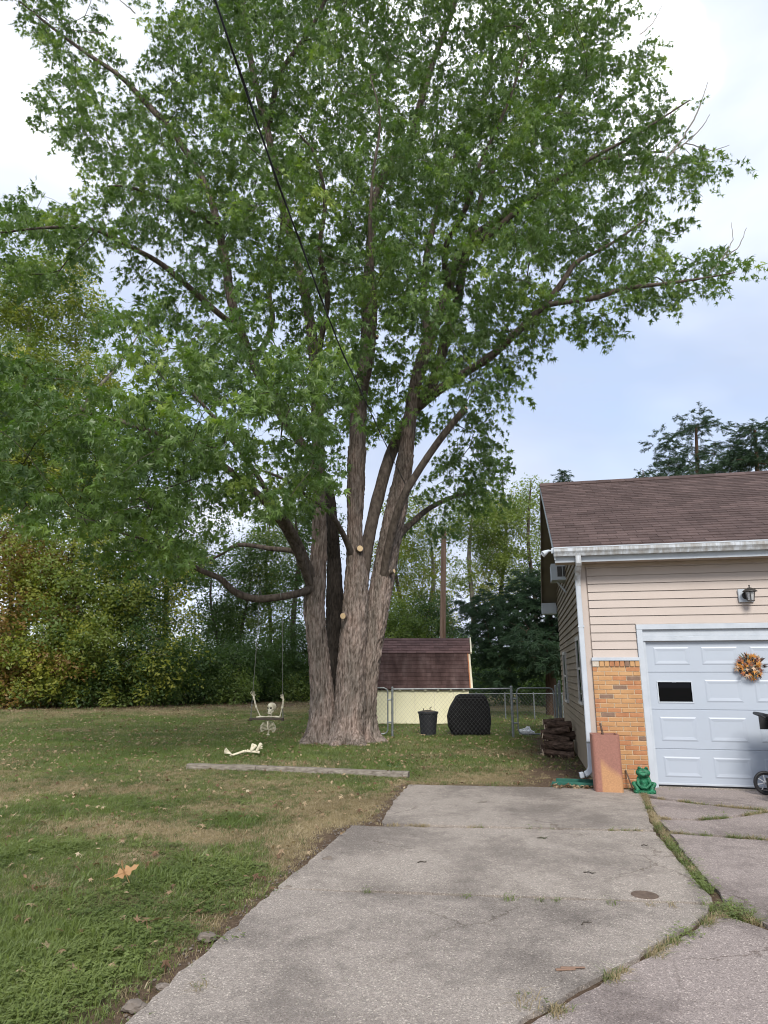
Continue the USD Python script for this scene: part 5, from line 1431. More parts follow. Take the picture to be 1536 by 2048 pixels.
# ------------------------------------------------------------------ trash can and covered grill behind the fence
tc = thing("trash_can", "black tapered trash can with sticks poking out behind the fence", "trash can", loc=(1.20, 18.5, 0))
part(tc, "body", tube([(0, 0, 0.0), (0, 0, 0.02), (0, 0, 0.30), (0, 0, 0.58)], [0.19, 0.205, 0.232, 0.262], 20), "bin_plastic", smooth=40)
part(tc, "rim", tube([(0, 0, 0.56), (0, 0, 0.575), (0, 0, 0.615), (0, 0, 0.62)], [0.268, 0.282, 0.282, 0.262], 20), "bin_plastic", smooth=40)
part(tc, "trash_heap", blob((0, 0, 0.61), (0.22, 0.22, 0.05), 2, 0.3, 4), "twig_bark", smooth=True)
for p_ in ([(-0.1, 0, 0.6), (-0.13, 0, 0.70)], [(0.08, 0, 0.6), (0.05, 0.02, 0.70), (0.10, 0, 0.74)]):
    part(tc, "stick", tube(p_, 0.013, 5), "twig_bark")
outl = [at(a, b, 18.4) for a, b in ((905, 1474), (896, 1452), (895, 1432), (901, 1414), (912, 1392), (920, 1388), (966, 1388), (972, 1394), (979, 1416), (981, 1440), (979, 1474))]
pg = Polygon([(p[0], max(p[2], 0.0)) for p in outl]).buffer(0.04).buffer(-0.04)
cx_ = pg.centroid.x
lay = []
nl = 17
ringn = 90
for i in range(nl):
    t = i / (nl - 1)
    yy = (t - 0.5) * 0.62
    s = 1 - 0.13 * abs(2 * t - 1) ** 4
    sh = pg.buffer(-0.10 * abs(2 * t - 1) ** 6)
    ring = np.array([sh.exterior.interpolate(k / ringn, normalized=True).coords[0] for k in range(ringn)])
    lay.append(np.stack([ring[:, 0] - cx_, np.full(ringn, yy), ring[:, 1]], 1))
v = np.array(lay).reshape(-1, 3)
w = meshkit.fbm(v * [3.0, 3.0, 1.0] + 3, 4, 6) - 0.5
v[:, 1] += w * 0.10
v[:, 0] += (meshkit.fbm(v * [2, 2, 3.0], 3, 9) - 0.5) * 0.05
i, j = np.meshgrid(np.arange(nl - 1), np.arange(ringn), indexing="ij")
k = (j + 1) % ringn
f = np.stack([i * ringn + j, i * ringn + k, (i + 1) * ringn + k, (i + 1) * ringn + j], -1).reshape(-1, 4)
f = np.vstack([f[:, [0, 1, 2]], f[:, [0, 2, 3]]])
n0 = len(v)
v = np.vstack([v, lay[0].mean(0), lay[-1].mean(0)])
s_ = np.arange(ringn)
e_ = (s_ + 1) % ringn
f = np.vstack([f, np.stack([np.full(ringn, n0), e_, s_], 1), np.stack([np.full(ringn, n0 + 1), s_ + n0 - ringn, e_ + n0 - ringn], 1)])
gr = thing("covered_grill", "barbecue grill under a fitted black cover behind the fence", "grill", loc=(cx_, 18.45, 0))
part(gr, "cover", (v, f), "black_cloth", smooth=50)
part(gr, "cover_seam", tube([(-0.33, -0.325, 0.98), (0.0, -0.335, 0.975), (0.33, -0.325, 0.98)], 0.006, 5), "black_plastic")
bagp = gnd(1056, 1472)
bg = thing("plastic_bag", "crumpled white plastic bag on the grass by the right gate", "bag", loc=(bagp[0], bagp[1] + 0.2, 0))
bv, bf_ = blob((0, 0, 0.08), (0.20, 0.13, 0.11), 3, 0.55, 3)
part(bg, "bag_body", (bv, bf_), "white_bag")
part(bg, "bag_knot", blob((0.05, 0, 0.19), (0.05, 0.04, 0.05), 2, 0.6, 5), "white_bag")

# ------------------------------------------------------------------ landscape timbers
def timber(p, q, name_label):
    p, q = np.asarray(p), np.asarray(q)
    L = np.linalg.norm(q - p)
    t = thing("landscape_timber", name_label, "timber", "timbers edging the lawn before the maple" if False else None, loc=(*((p + q) / 2)[:2], 0), rz=math.degrees(math.atan2(q[1] - p[1], q[0] - p[0])))
    n = 40
    prof = [(-0.07, 0.0), (-0.072, 0.055), (-0.055, 0.088), (0.055, 0.09), (0.072, 0.06), (0.07, 0.0)]
    xs_ = np.linspace(-L / 2, L / 2, n)
    v = np.array([[(x, a, b) for a, b in prof] for x in xs_]).reshape(-1, 3)
    v += (meshkit.fbm(v * [4, 9, 9.0] + p[0], 3, 3)[:, None] - 0.5) * 0.022
    m = len(prof)
    i, j = np.meshgrid(np.arange(n - 1), np.arange(m), indexing="ij")
    k = (j + 1) % m
    f = np.stack([i * m + j, i * m + k, (i + 1) * m + k, (i + 1) * m + j], -1).reshape(-1, 4)
    f = np.vstack([f[:, [0, 1, 2]], f[:, [0, 2, 3]], [[0, a + 1, a] for a in range(1, m - 1)], [[n * m - m, n * m - m + a, n * m - m + a + 1] for a in range(1, m - 1)]])
    part(t, "beam", (v, f), "timber", smooth=35)
    return t


timber((-3.46, 12.20), (-2.20, 11.98), "short weathered grey timber at the left end of the lawn edging")
t2 = timber((-2.185, 11.975), (0.40, 11.24), "long weathered grey timber running to the driveway's back corner")
part(t2, "spike", tube([(1.0, -0.02, 0.085), (1.0, -0.02, 0.105)], 0.012, 8), "rust")
part(t2, "spike", tube([(-1.15, -0.01, 0.085), (-1.15, -0.01, 0.105)], 0.012, 8), "rust")

# ------------------------------------------------------------------ firewood
rw = np.random.default_rng(23)
logs = []
spots = [(3.35, 0.085, 0.62, 0.075, -0.02), (3.62, 0.08, 0.62, 0.08, 0.06), (3.95, 0.085, 0.66, 0.085, 0.0), (3.40, 0.245, 0.66, 0.085, 0.03), (3.68, 0.24, 0.62, 0.078, -0.06), (3.92, 0.25, 0.64, 0.08, 0.02), (3.47, 0.39, 0.60, 0.062, -0.10), (3.75, 0.405, 0.70, 0.085, 0.05), (3.62, 0.52, 0.66, 0.06, 0.08), (3.85, 0.56, 0.64, 0.07, -0.03), (3.72, 0.655, 0.56, 0.066, 0.04), (3.95, 0.70, 0.52, 0.06, 0.02)]
LL = ["short split log lowest at the front of the firewood pile", "thick log on the ground in the middle of the firewood pile", "log at the bottom back of the firewood pile", "log with pale sawn end at the front of the second row", "dark log in the middle of the second row of firewood", "log at the back of the second row against the siding",
      "thin crooked log in the third row of firewood", "long reddish log crossing the pile near its middle", "slim log slanting near the top of the pile", "thick grey log one below the top of the pile", "short log lying on top at the front of the pile", "short log lying on top at the back of the pile"]
for (d_, z_, L, r_, tl), lb in zip(spots, LL):
    L *= 0.86
    z_ *= 0.93
    c = gw(-0.36 + rw.uniform(-0.07, 0.05), d_ + rw.uniform(-0.03, 0.03), z_)
    t = thing("firewood_log", lb, "log", loc=c, rz=math.degrees(GA) + rw.uniform(-12, 12))
    x = np.linspace(-L / 2, L / 2, 14)
    pth = np.stack([x, 0.02 * np.sin(x * 6 + rw.uniform(0, 6)), x * tl * 1.5 + 0.012 * np.sin(x * 7 + rw.uniform(0, 6))], 1)
    v, f = tube(pth, r_ * (1 + 0.12 * np.sin(x * 5 + rw.uniform(0, 6))), 14, caps=False)
    off = v - np.repeat(pth, 14, 0)
    v = np.repeat(pth, 14, 0) + off * (1 + 0.5 * (meshkit.fbm(v * [5, 22, 22.0] + z_ * 9, 3, 2)[:, None] - 0.5))
    part(t, "log_bark", (v, f), "log_bark", smooth=40)
    for e in (0, 1):
        rg = v[:14] if e == 0 else v[-14:]
        cc = rg.mean(0)
        rg2 = cc + (rg - cc) * 0.99
        vv = np.vstack([cc + [(-0.003, 0, 0), (0.003, 0, 0)][e], rg2])
        ff = np.array([[0, 1 + a, 1 + (a + 1) % 14] for a in range(14)])
        part(t, "cut_end", (vv, ff), "log_end")

# ------------------------------------------------------------------ splash trough, flue tile, frog
sp = thing("splash_block", "long dark green plastic splash trough under the downspout outlet", "splash block", loc=gw(-0.24, -0.10, 0), rz=math.degrees(GA) - 2)
pr = [(-0.13, 0.012), (-0.115, 0.012), (-0.10, 0.075), (0.10, 0.085), (0.115, 0.012), (0.13, 0.012), (0.108, 0.10), (-0.108, 0.09)]
part(sp, "trough", [box(-0.42, 0.26, -0.115, 0.115, 0.008, 0.022), box(-0.40, 0.26, -0.125, -0.108, 0.0221, 0.085, 0.004), box(-0.34, 0.26, 0.108, 0.125, 0.0221, 0.10, 0.004), box(0.235, 0.262, -0.107, 0.107, 0.0222, 0.10, 0.004)], "splash_green")
part(sp, "rib", [box(-0.38, 0.20, -0.045, -0.035, 0.0222, 0.034), box(-0.38, 0.20, 0.035, 0.045, 0.0222, 0.034)], "splash_green")

fw = gw(0.125, -0.405, 0.022)
flue = thing("flue_tile", "upright terracotta clay flue tile with an ochre lower front", "flue tile", loc=fw, rz=math.degrees(GA))


def rrect(w, d, r):
    return sbox(-w / 2 + r, -d / 2 + r, w / 2 - r, d / 2 - r).buffer(r, quad_segs=5)


shell = rrect(0.385, 0.34, 0.05).difference(rrect(0.325, 0.28, 0.035))
v0, f0 = prism(shell, 0.0, 0.765)
part(flue, "tile_body", (v0, f0), "flue_clay", smooth=40)
st = thing("wooden_stick", "dark wooden stick leaning out of the clay flue tile", "stick", loc=fw, rz=math.degrees(GA))
part(st, "shaft", tube([(0.075, 0.06, 0.25), (0.01, 0.11, 0.65), (-0.03, 0.145, 0.90)], [0.016, 0.016, 0.015], 8), "log_bark", smooth=40)
part(st, "stick_end", tube([(-0.03, 0.145, 0.90), (-0.0307, 0.1456, 0.9045)], [0.0145, 0.0135], 8), "log_end")

fg = gw(0.60, -0.47, 0.022)
frog = thing("frog_statue", "green painted seated frog garden statue between flue tile and door", "statue", loc=fg, rz=math.degrees(GA) - 4)
body = skin([((0, 0.02, 0.05), (0, 0.0, 0.17), 0.085, 0.062), ((0, 0, 0.17), (0, -0.015, 0.255), 0.06, 0.066),
             ((-0.045, -0.03, 0.262), (0.045, -0.03, 0.262), 0.052, 0.052), ((-0.03, -0.065, 0.242), (0.03, -0.065, 0.242), 0.038, 0.038), ((-0.05, -0.045, 0.24), (0.05, -0.045, 0.24), 0.034, 0.034),
             ((-0.045, -0.035, 0.315), (-0.047, -0.042, 0.322), 0.026, 0.024), ((0.045, -0.035, 0.315), (0.047, -0.042, 0.322), 0.026, 0.024),
             ((-0.075, 0.02, 0.085), (-0.135, -0.035, 0.115), 0.055, 0.030), ((-0.135, -0.035, 0.115), (-0.085, -0.075, 0.035), 0.030, 0.028), ((-0.085, -0.075, 0.032), (-0.12, -0.12, 0.022), 0.024, 0.018), ((-0.085, -0.075, 0.032), (-0.07, -0.125, 0.022), 0.024, 0.016),
             ((0.075, 0.02, 0.085), (0.135, -0.035, 0.115), 0.055, 0.030), ((0.135, -0.035, 0.115), (0.085, -0.075, 0.035), 0.030, 0.028), ((0.085, -0.075, 0.032), (0.12, -0.12, 0.022), 0.024, 0.018), ((0.085, -0.075, 0.032), (0.07, -0.125, 0.022), 0.024, 0.016),
             ((-0.06, -0.01, 0.185), (-0.085, -0.06, 0.12), 0.030, 0.022), ((-0.085, -0.06, 0.12), (-0.035, -0.098, 0.075), 0.022, 0.018), ((-0.035, -0.098, 0.075), (0.0, -0.11, 0.078), 0.018, 0.014),
             ((0.06, -0.01, 0.185), (0.088, -0.055, 0.125), 0.030, 0.022), ((0.088, -0.055, 0.125), (0.04, -0.09, 0.085), 0.022, 0.018), ((0.04, -0.09, 0.085), (0.02, -0.11, 0.07), 0.018, 0.014)], 0.014, 5)
part(frog, "frog_body", body, "frog_green", smooth=True)
bs = rrect(0.29, 0.25, 0.05)
v0, f0 = prism(bs, 0.0, 0.04)
part(frog, "base", (v0, f0), "frog_green", smooth=40)
for s in (-1, 1):
    e = part(frog, "eye", blob((s * 0.047, -0.062, 0.326), (0.013, 0.008, 0.013), 1), "frog_green", smooth=True)
    part(e, "pupil", blob((s * 0.048, -0.069, 0.326), (0.006, 0.004, 0.006), 1), "bone_dark", smooth=True)
part(frog, "mouth_line", tube(spline([(-0.075, -0.065, 0.242), (-0.04, -0.098, 0.232), (0, -0.108, 0.229), (0.04, -0.098, 0.232), (0.075, -0.065, 0.242)], 0.01), 0.0035, 5), "bone_dark")
ir = thing("rusty_bar", "thin rusty bar leaning on the brick behind the frog statue", "bar", loc=gw(0.44, -0.20, 0.02), rz=math.degrees(GA))
part(ir, "shaft", tube([(0.04, -0.05, 0.0), (-0.02, 0.11, 0.24)], 0.011, 6), "rust")
part(ir, "flange", box(0.0, 0.06, -0.16, -0.03, 0.001, 0.02), "rust")

# ------------------------------------------------------------------ wheeled cart at the right edge
ct = thing("wheeled_bin", "black wheeled bin with a spoked wheel cut off by the right edge", "bin", loc=gw(2.58, -0.62, 0.022), rz=math.degrees(GA))
bod = []
sec = [(0.06, 0.30, 0.36), (0.45, 0.36, 0.42), (0.98, 0.44, 0.50)]
for z_, w_, d_ in sec:
    xc = -0.12 if z_ < 0.2 else (-0.06 if z_ < 0.6 else 0.0)
    bod += [np.array(p) for p in [(xc - w_ / 2, -d_ / 2 + 0.04, z_), (xc - w_ / 2 + 0.04, -d_ / 2, z_), (xc + w_ / 2 + 0.06, -d_ / 2, z_), (xc + w_ / 2 + 0.1, -d_ / 2 + 0.04, z_), (xc + w_ / 2 + 0.1, d_ / 2 - 0.04, z_), (xc + w_ / 2 + 0.06, d_ / 2, z_), (xc - w_ / 2 + 0.04, d_ / 2, z_), (xc - w_ / 2, d_ / 2 - 0.04, z_)]]
F = []
for i_ in range(2):
    for j_ in range(8):
        k_ = (j_ + 1) % 8
        F += [[i_ * 8 + j_, i_ * 8 + k_, i_ * 8 + 8 + k_], [i_ * 8 + j_, i_ * 8 + 8 + k_, i_ * 8 + 8 + j_]]
F += [[0, a + 1, a] for a in range(1, 7)]
part(ct, "body", (np.array(bod), np.array(F)), "black_plastic", smooth=35)
part(ct, "rim", box(-0.245, 0.345, -0.275, 0.275, 0.955, 0.995, 0.012), "black_plastic")
lid = profile_x([(-0.29, 0.998), (0.29, 0.998), (0.27, 1.05), (0.12, 1.085), (-0.12, 1.085), (-0.27, 1.05)], -0.26, 0.37)
part(ct, "lid", lid, "black_plastic", smooth=25)
hd = np.array([(-0.25, -0.25, 0.99), (-0.36, -0.25, 1.055), (-0.42, -0.22, 1.075), (-0.425, 0.0, 1.08), (-0.42, 0.22, 1.075), (-0.36, 0.25, 1.055), (-0.25, 0.25, 0.99)])
part(ct, "handle", [tube(spline(hd, 0.03), 0.021, 8), join([profile_x([(-0.262, 0.86), (-0.235, 0.86), (-0.235, 1.05), (-0.262, 1.05)], -0.36, -0.18), profile_x([(0.235, 0.86), (0.262, 0.86), (0.262, 1.05), (0.235, 1.05)], -0.36, -0.18)])], "black_plastic", smooth=30)
part(ct, "axle", tube([(-0.375, -0.28, 0.155), (-0.375, 0.28, 0.155)], 0.014, 8), "galvanised")
for s in (-1, 1):
    wv = []
    yy = s * 0.27
    wh = thing("wheel", parent=ct)
    a_ = np.linspace(0, 2 * np.pi, 37)
    part(wh, "tyre", tube(np.stack([-0.375 + 0.135 * np.cos(a_), np.full(37, yy), 0.155 + 0.135 * np.sin(a_)], 1), 0.021, 8, caps=False), "black_plastic", smooth=True)
    part(wh, "rim", tube(np.stack([-0.375 + 0.112 * np.cos(a_), np.full(37, yy), 0.155 + 0.112 * np.sin(a_)], 1), 0.009, 6, caps=False), "bin_plastic", smooth=True)
    for k in range(8):
        b_ = k * math.pi / 4 + 0.2
        part(wh, "spoke", tube([(-0.375 + 0.02 * math.cos(b_), yy, 0.155 + 0.02 * math.sin(b_)), (-0.375 + 0.112 * math.cos(b_), yy, 0.155 + 0.112 * math.sin(b_))], 0.007, 5), "grey_plastic")
    part(wh, "hub", tube([(-0.375, yy - 0.03, 0.155), (-0.375, yy + 0.03, 0.155)], 0.030, 12), "grey_plastic", smooth=40)

part(ct, "wheel_bracket", [box(-0.40, -0.20, -0.16, -0.13, 0.11, 0.24, 0.005), box(-0.40, -0.20, 0.13, 0.16, 0.11, 0.24, 0.005)], "black_plastic")

# ------------------------------------------------------------------ wreath
wp = gw(2.30, 0.048, 1.735)
wr = thing("leaf_wreath", "autumn leaf wreath in orange and brown hanging on the garage door", "wreath", loc=wp, rz=math.degrees(GA))
a_ = np.linspace(0, 2 * np.pi, 33)
part(wr, "ring", tube(np.stack([0.125 * np.cos(a_), np.full(33, -0.01), 0.125 * np.sin(a_)], 1), 0.026, 7, caps=False), "bark", smooth=True)
for nm_, st_ in (("wreath_orange", [(0.2, (0.50, 0.22, 0.05)), (0.8, (0.60, 0.34, 0.12))]), ("wreath_rust", [(0.2, (0.26, 0.10, 0.055)), (0.8, (0.38, 0.17, 0.095))]), ("wreath_tan", [(0.2, (0.46, 0.32, 0.22)), (0.8, (0.60, 0.46, 0.34))]), ("wreath_dark", [(0.2, (0.055, 0.035, 0.028)), (0.8, (0.11, 0.07, 0.05))]), ("wreath_sage", [(0.2, (0.16, 0.17, 0.13)), (0.8, (0.26, 0.27, 0.21))])):
    leaf(nm_, st_, trans=0.1, clump=12.0, rough=0.7, spec=0.2)
rr2 = np.random.default_rng(50)
for k in range(130):
    a0 = rr2.uniform(0, 2 * math.pi)
    rad = rr2.uniform(0.0, 0.12) if k > 80 else (rr2.uniform(0.02, 0.16) if k > 30 else rr2.uniform(0.10, 0.165))
    size = rr2.uniform(0.06, 0.10)
    kind = ["wreath_orange", "wreath_rust", "wreath_tan", "wreath_rust", "wreath_dark", "wreath_sage", "wreath_orange"][rr2.integers(7)]
    if rad > 0.15 and kind == "wreath_orange":
        kind = "wreath_sage" if rr2.random() < 0.5 else "wreath_dark"
    v, f = star_leaf(size, rr2) if kind in ("wreath_orange", "wreath_rust", "wreath_tan") else oval_leaf(size * 1.15, rr2, 0.28)
    d = np.array([math.cos(a0) * 0.8 + rr2.normal(0, 0.3), -0.25 + rr2.normal(0, 0.25), math.sin(a0) * 0.8 + rr2.normal(0, 0.3)])
    x_ = d / np.linalg.norm(d)
    zf = np.array([rr2.normal(0, 0.35), -1.0, rr2.normal(0, 0.35)])
    y_ = np.cross(zf, x_)
    y_ /= np.linalg.norm(y_)
    R = np.stack([x_, y_, np.cross(x_, y_)], 1)
    p = np.array([rad * math.cos(a0), -0.03 - rr2.uniform(0, 0.07), rad * math.sin(a0)])
    part(wr, "leaf", (v @ R.T + p, f), kind)
part(wr, "pine_cone", blob((0.0, -0.08, -0.03), (0.035, 0.035, 0.045), 2, 0.3, 2), "bark", smooth=False)
part(wr, "pine_cone", blob((0.05, -0.085, -0.10), (0.03, 0.03, 0.04), 2, 0.3, 3), "bark", smooth=False)

# ------------------------------------------------------------------ rope swing and skeleton
SY = 16.0
A = lambda px, py, dy=0.0: at(px, py, SY + dy)
bd0, bd1 = A(500, 1438), A(567, 1437)
sc_ = (bd0 + bd1) / 2
swing = thing("rope_swing", "wooden board swing hanging on two ropes from the maple's low limb", "swing", loc=(sc_[0], sc_[1], 0))
base = np.array([sc_[0], sc_[1], 0])
L = bd1[0] - bd0[0]
zb = sc_[2]
part(swing, "seat", [box(-L / 2, L / 2, -0.11, -0.02, zb - 0.02, zb + 0.02, 0.004), box(-L / 2, L / 2, -0.014, 0.10, zb - 0.02, zb + 0.018, 0.004)], "seat_wood")
part(swing, "seat_bracket", [box(-L / 2 - 0.004, -L / 2 + 0.035, -0.115, 0.105, zb - 0.045, zb - 0.0205), box(L / 2 - 0.035, L / 2 + 0.004, -0.115, 0.105, zb - 0.045, zb - 0.0205)], "bark")
for px_top, side_, pxk in ((519, -1, 512.5), (563.5, 1, 564.5)):
    topp = A(px_top, 1197) - base
    knot = np.array([side_ * L / 2 * 0.93, 0, zb + 0.30])
    mid_ = (topp + knot) / 2
    part(swing, "rope", tube(spline([topp, topp * 0.6 + knot * 0.4 + [0.01, 0, 0], knot], 0.2), 0.0065, 6), "rope", smooth=True)
    part(swing, "rope_loop", tube(np.array([topp + [0.015 * math.cos(t_), 0.10 * math.cos(t_), 0.09 + 0.10 * math.sin(t_)] for t_ in np.linspace(0, 2 * np.pi, 17)]), 0.011, 5), "rope", smooth=True)
    part(swing, "knot", blob(knot, (0.022, 0.022, 0.03), 1), "rope", smooth=True)
    for y_ in (-0.085, 0.08):
        part(swing, "seat_rope", tube([knot, (side_ * L / 2 * 0.96, y_, zb - 0.03)], 0.006, 5), "rope", smooth=True)


def bone(p, q, r, knob=1.7, n=9):
    t = np.linspace(0, 1, n)[:, None]
    p, q = np.asarray(p, float), np.asarray(q, float)
    pts = p + (q - p) * t
    rad = r * (1 + (knob - 1) * (np.exp(-(t[:, 0] / 0.10) ** 2) + np.exp(-((1 - t[:, 0]) / 0.10) ** 2)))
    return tube(pts, rad, 7)


sk = thing("skeleton_torso", "upper half of a plastic skeleton sitting through the swing with arms raised", "skeleton", loc=base)
o = lambda px, py, dy=0.0: A(px, py, dy) - base
skull_c = o(543.5, 1416)
# skull turned a little to the left and up
cran = skin([((0.0, 0.025, 0.025), (0, -0.03, 0.035), 0.078, 0.070), ((0, -0.045, -0.03), (0, -0.055, -0.055), 0.050, 0.040), ((-0.04, -0.045, -0.012), (0.04, -0.045, -0.012), 0.030, 0.030)], 0.014, 4)
jaw = skin([((-0.042, -0.01, -0.055), (-0.024, -0.07, -0.098), 0.016, 0.017), ((0.042, -0.01, -0.055), (0.024, -0.07, -0.098), 0.016, 0.017), ((-0.024, -0.07, -0.098), (0.024, -0.07, -0.098), 0.018, 0.018)], 0.014, 3)
TURN = -0.42
sp_ = lambda m: move(m, skull_c, rz=TURN, s=1.18)
skull = part(sk, "skull", sp_(cran), "bone", smooth=True)
part(skull, "jaw", sp_(jaw), "bone", smooth=True)
for s in (-1, 1):
    part(skull, "eye_socket", sp_(blob((s * 0.031, -0.078, 0.005), (0.021, 0.016, 0.019), 2)), "bone_dark", smooth=True)
part(skull, "nose_hole", sp_(skin([((0, -0.086, -0.022), (0, -0.09, -0.022), 0.006, 0.006), ((-0.008, -0.088, -0.038), (0.008, -0.088, -0.038), 0.006, 0.006)], 0.01, 1)), "bone_dark", smooth=True)
part(skull, "teeth", sp_(join([box(-0.026 + 0.0075 * i, -0.0195 + 0.0075 * i, -0.098, -0.088, -0.083, -0.066, 0.001) for i in range(7)])), "bone", smooth=False)
part(skull, "mouth_gap", sp_(join([box(-0.04, 0.04, -0.085, -0.072, -0.0765, -0.0725)])), "bone_dark")
part(sk, "neck_bone", [blob(o(542.5, 1425 + 2.4 * i, 0.02), (0.024, 0.022, 0.013), 1) for i in range(5)], "bone", smooth=True)
zt = zb + 0.035
part(sk, "collar_bone", [bone((-0.24, -0.03, zt), (0.06, -0.04, zt + 0.02), 0.013), bone((0.06, -0.04, zt + 0.02), (0.30, -0.03, zt), 0.013)], "bone", smooth=True)
part(sk, "shoulder_blade", [blob((-0.12, 0.02, zt + 0.01), (0.12, 0.05, 0.018), 2, 0.3, 1), blob((0.20, 0.02, zt + 0.01), (0.11, 0.05, 0.018), 2, 0.3, 2)], "bone", smooth=True)
sx = o(537, 1450)[0]
part(sk, "spine", [blob((sx + 0.01 * math.sin(i), 0.01, zb - 0.05 - 0.028 * i), (0.021, 0.024, 0.012), 1) for i in range(11)], "bone", smooth=True)
for i in range(7):
    for s in (-1, 1):
        zz = zb - 0.055 - 0.030 * i
        wv_ = 0.105 + 0.06 * math.sin((i + 1) / 8 * math.pi) + 0.006 * i
        t_ = np.linspace(0, 1, 10)
        ang = t_ * 2.4
        pts = np.stack([sx + s * wv_ * np.sin(ang), 0.02 - 0.085 * (1 - np.cos(ang)), zz - 0.075 * t_ + 0.035 * t_ * t_], 1)
        part(sk, "rib", tube(pts, 0.0065, 5), "bone", smooth=True)
part(sk, "breastbone", tube([(sx, -0.13, zb - 0.05), (sx + 0.005, -0.145, zb - 0.14), (sx, -0.13, zb - 0.22)], [0.02, 0.016, 0.010], 6), "bone", smooth=True)
part(sk, "spine_base", [blob((sx, 0.0, zb - 0.36), (0.045, 0.035, 0.012), 1)], "bone", smooth=True)


def bony_hand(parent, wrist, tips, thumb):
    w = np.asarray(wrist, float)
    hand = thing("hand", parent=parent)
    for k, tip_ in enumerate(tips):
        tip_ = np.asarray(tip_, float)
        kn = w + (tip_ - w) * 0.48 + np.array([0.006 * (k - 1.5), -0.008, 0])
        k2 = w + (tip_ - w) * 0.76 + np.array([0.004 * (k - 1.5), -0.010, 0])
        part(hand, "finger", [bone(w, kn, 0.0055), bone(kn, k2, 0.005), bone(k2, tip_, 0.0042)], "bone", smooth=True)
    th = np.asarray(thumb, float)
    part(hand, "thumb", [bone(w, w * 0.5 + th * 0.5 + [0, -0.01, 0], 0.0055), bone(w * 0.5 + th * 0.5 + [0, -0.01, 0], th, 0.005)], "bone", smooth=True)
    part(hand, "wrist", blob(w, (0.017, 0.014, 0.016), 1), "bone", smooth=True)


for pts, hnd in (((521, 1434, 0.0), (512.5, 1414.5, -0.05), (507.5, 1394, -0.02)), ([(500.5, 1384.5), (503, 1382), (506, 1381.5), (509.5, 1382.5)], (512, 1389))), (((559.5, 1434, 0.0), (564.5, 1415, -0.05), (567.0, 1398, -0.02)), ([(560.5, 1390), (562, 1388.5), (564, 1388), (566, 1389)], (560.5, 1394.5))):
    S_, E_, W_ = (o(*p) for p in pts)
    arm = part(sk, "upper_arm", bone(S_, E_, 0.013, 1.9), "bone", smooth=True)
    off = np.array([0.012, 0, 0])
    part(sk, "forearm", [bone(E_ - off, W_ - off * 0.7, 0.009, 1.6), bone(E_ + off, W_ + off * 0.7, 0.008, 1.6)], "bone", smooth=True)
    part(sk, "elbow", blob(E_, (0.028, 0.024, 0.022), 1), "bone", smooth=True)
    bony_hand(sk, W_, [o(a, b, -0.03) for a, b in hnd[0]], o(*hnd[1], -0.04))

lg0 = at(500, 1504, 13.9)
lgb = np.array([lg0[0], lg0[1], 0])
lgs = thing("fallen_skeleton", "plastic skeleton pelvis and leg lying on the lawn below the swing", "skeleton", loc=lgb)
l_ = lambda px, py, dy=0.0: at(px, py, 13.9 + dy) - lgb
part(lgs, "thigh_bone", bone(l_(519, 1505), l_(490, 1502.5), 0.017, 1.9), "bone", smooth=True)
part(lgs, "thigh_bone", bone(l_(517, 1503, 0.25), l_(494, 1501, 0.22), 0.017, 1.9), "bone", smooth=True)
part(lgs, "knee_cap", blob(l_(491, 1502.5), (0.035, 0.03, 0.03), 1), "bone", smooth=True)
part(lgs, "shin_bone", [bone(l_(489, 1503), l_(464, 1511), 0.015, 1.7), bone(l_(488, 1501, 0.03), l_(463, 1509.5, 0.03), 0.009, 1.5)], "bone", smooth=True)
hl, ank = l_(462, 1511), l_(463, 1508)
ft = thing("foot", parent=lgs)
part(ft, "heel", blob(hl, (0.03, 0.03, 0.025), 1), "bone", smooth=True)
for i_, (px, py) in enumerate(((451.5, 1496), (449.5, 1498), (448.5, 1500.5), (448.3, 1503), (449, 1506))):
    part(ft, "toe", bone(ank, l_(px, py, -0.05 * i_ / 4), 0.008, 1.3), "bone", smooth=True)
pv = skin([((-0.05, 0, 0.02), (0.03, 0, 0.10), 0.032, 0.028), ((0.03, 0, 0.10), (-0.04, 0.02, 0.13), 0.028, 0.02), ((-0.04, 0.02, 0.13), (-0.055, 0, 0.02), 0.022, 0.028)], 0.02, 3)
part(lgs, "pelvis", move(pv, l_(508, 1502.5)), "bone", smooth=True)
part(lgs, "sacrum", skin([(l_(514, 1501), l_(521, 1489), 0.028, 0.036), (l_(514, 1501), l_(520, 1495), 0.022, 0.016)], 0.02, 2), "bone", smooth=True)
for i_ in range(3):
    part(lgs, "vertebra", blob(l_(522.5, 1490 + 3.3 * i_), (0.03, 0.02, 0.012), 1), "bone", smooth=True)

# ------------------------------------------------------------------ grass
def blades(seed, n, rad, h0, h1, w, seg=2, lean=0.5):
    r = np.random.default_rng(seed)
    V, F = [], []
    for i in range(n):
        a, d = r.uniform(0, 6.28), rad * math.sqrt(r.uniform(0, 1))
        b = np.array([math.cos(a) * d, math.sin(a) * d, -0.01])
        h = r.uniform(h0, h1)
        la = r.uniform(0, 6.28)
        ln = abs(r.normal(0, lean)) * h
        out = np.array([math.cos(la), math.sin(la), 0]) * ln
        sd = np.array([-math.sin(la + 0.6), math.cos(la + 0.6), 0]) * w * r.uniform(0.7, 1.3)
        k = len(V)
        if seg == 2:
            m = b + out * 0.35 + [0, 0, h * 0.62]
            t = b + out + [0, 0, h * (1 - 0.25 * lean)]
            V += [b - sd, b + sd, m + sd * 0.8, m - sd * 0.8, t]
            F += [[k, k + 1, k + 2], [k, k + 2, k + 3], [k + 3, k + 2, k + 4]]
        else:
            V += [b - sd, b + sd, b + out + [0, 0, h]]
            F += [[k, k + 1, k + 2]]
    return np.array(V), np.array(F)


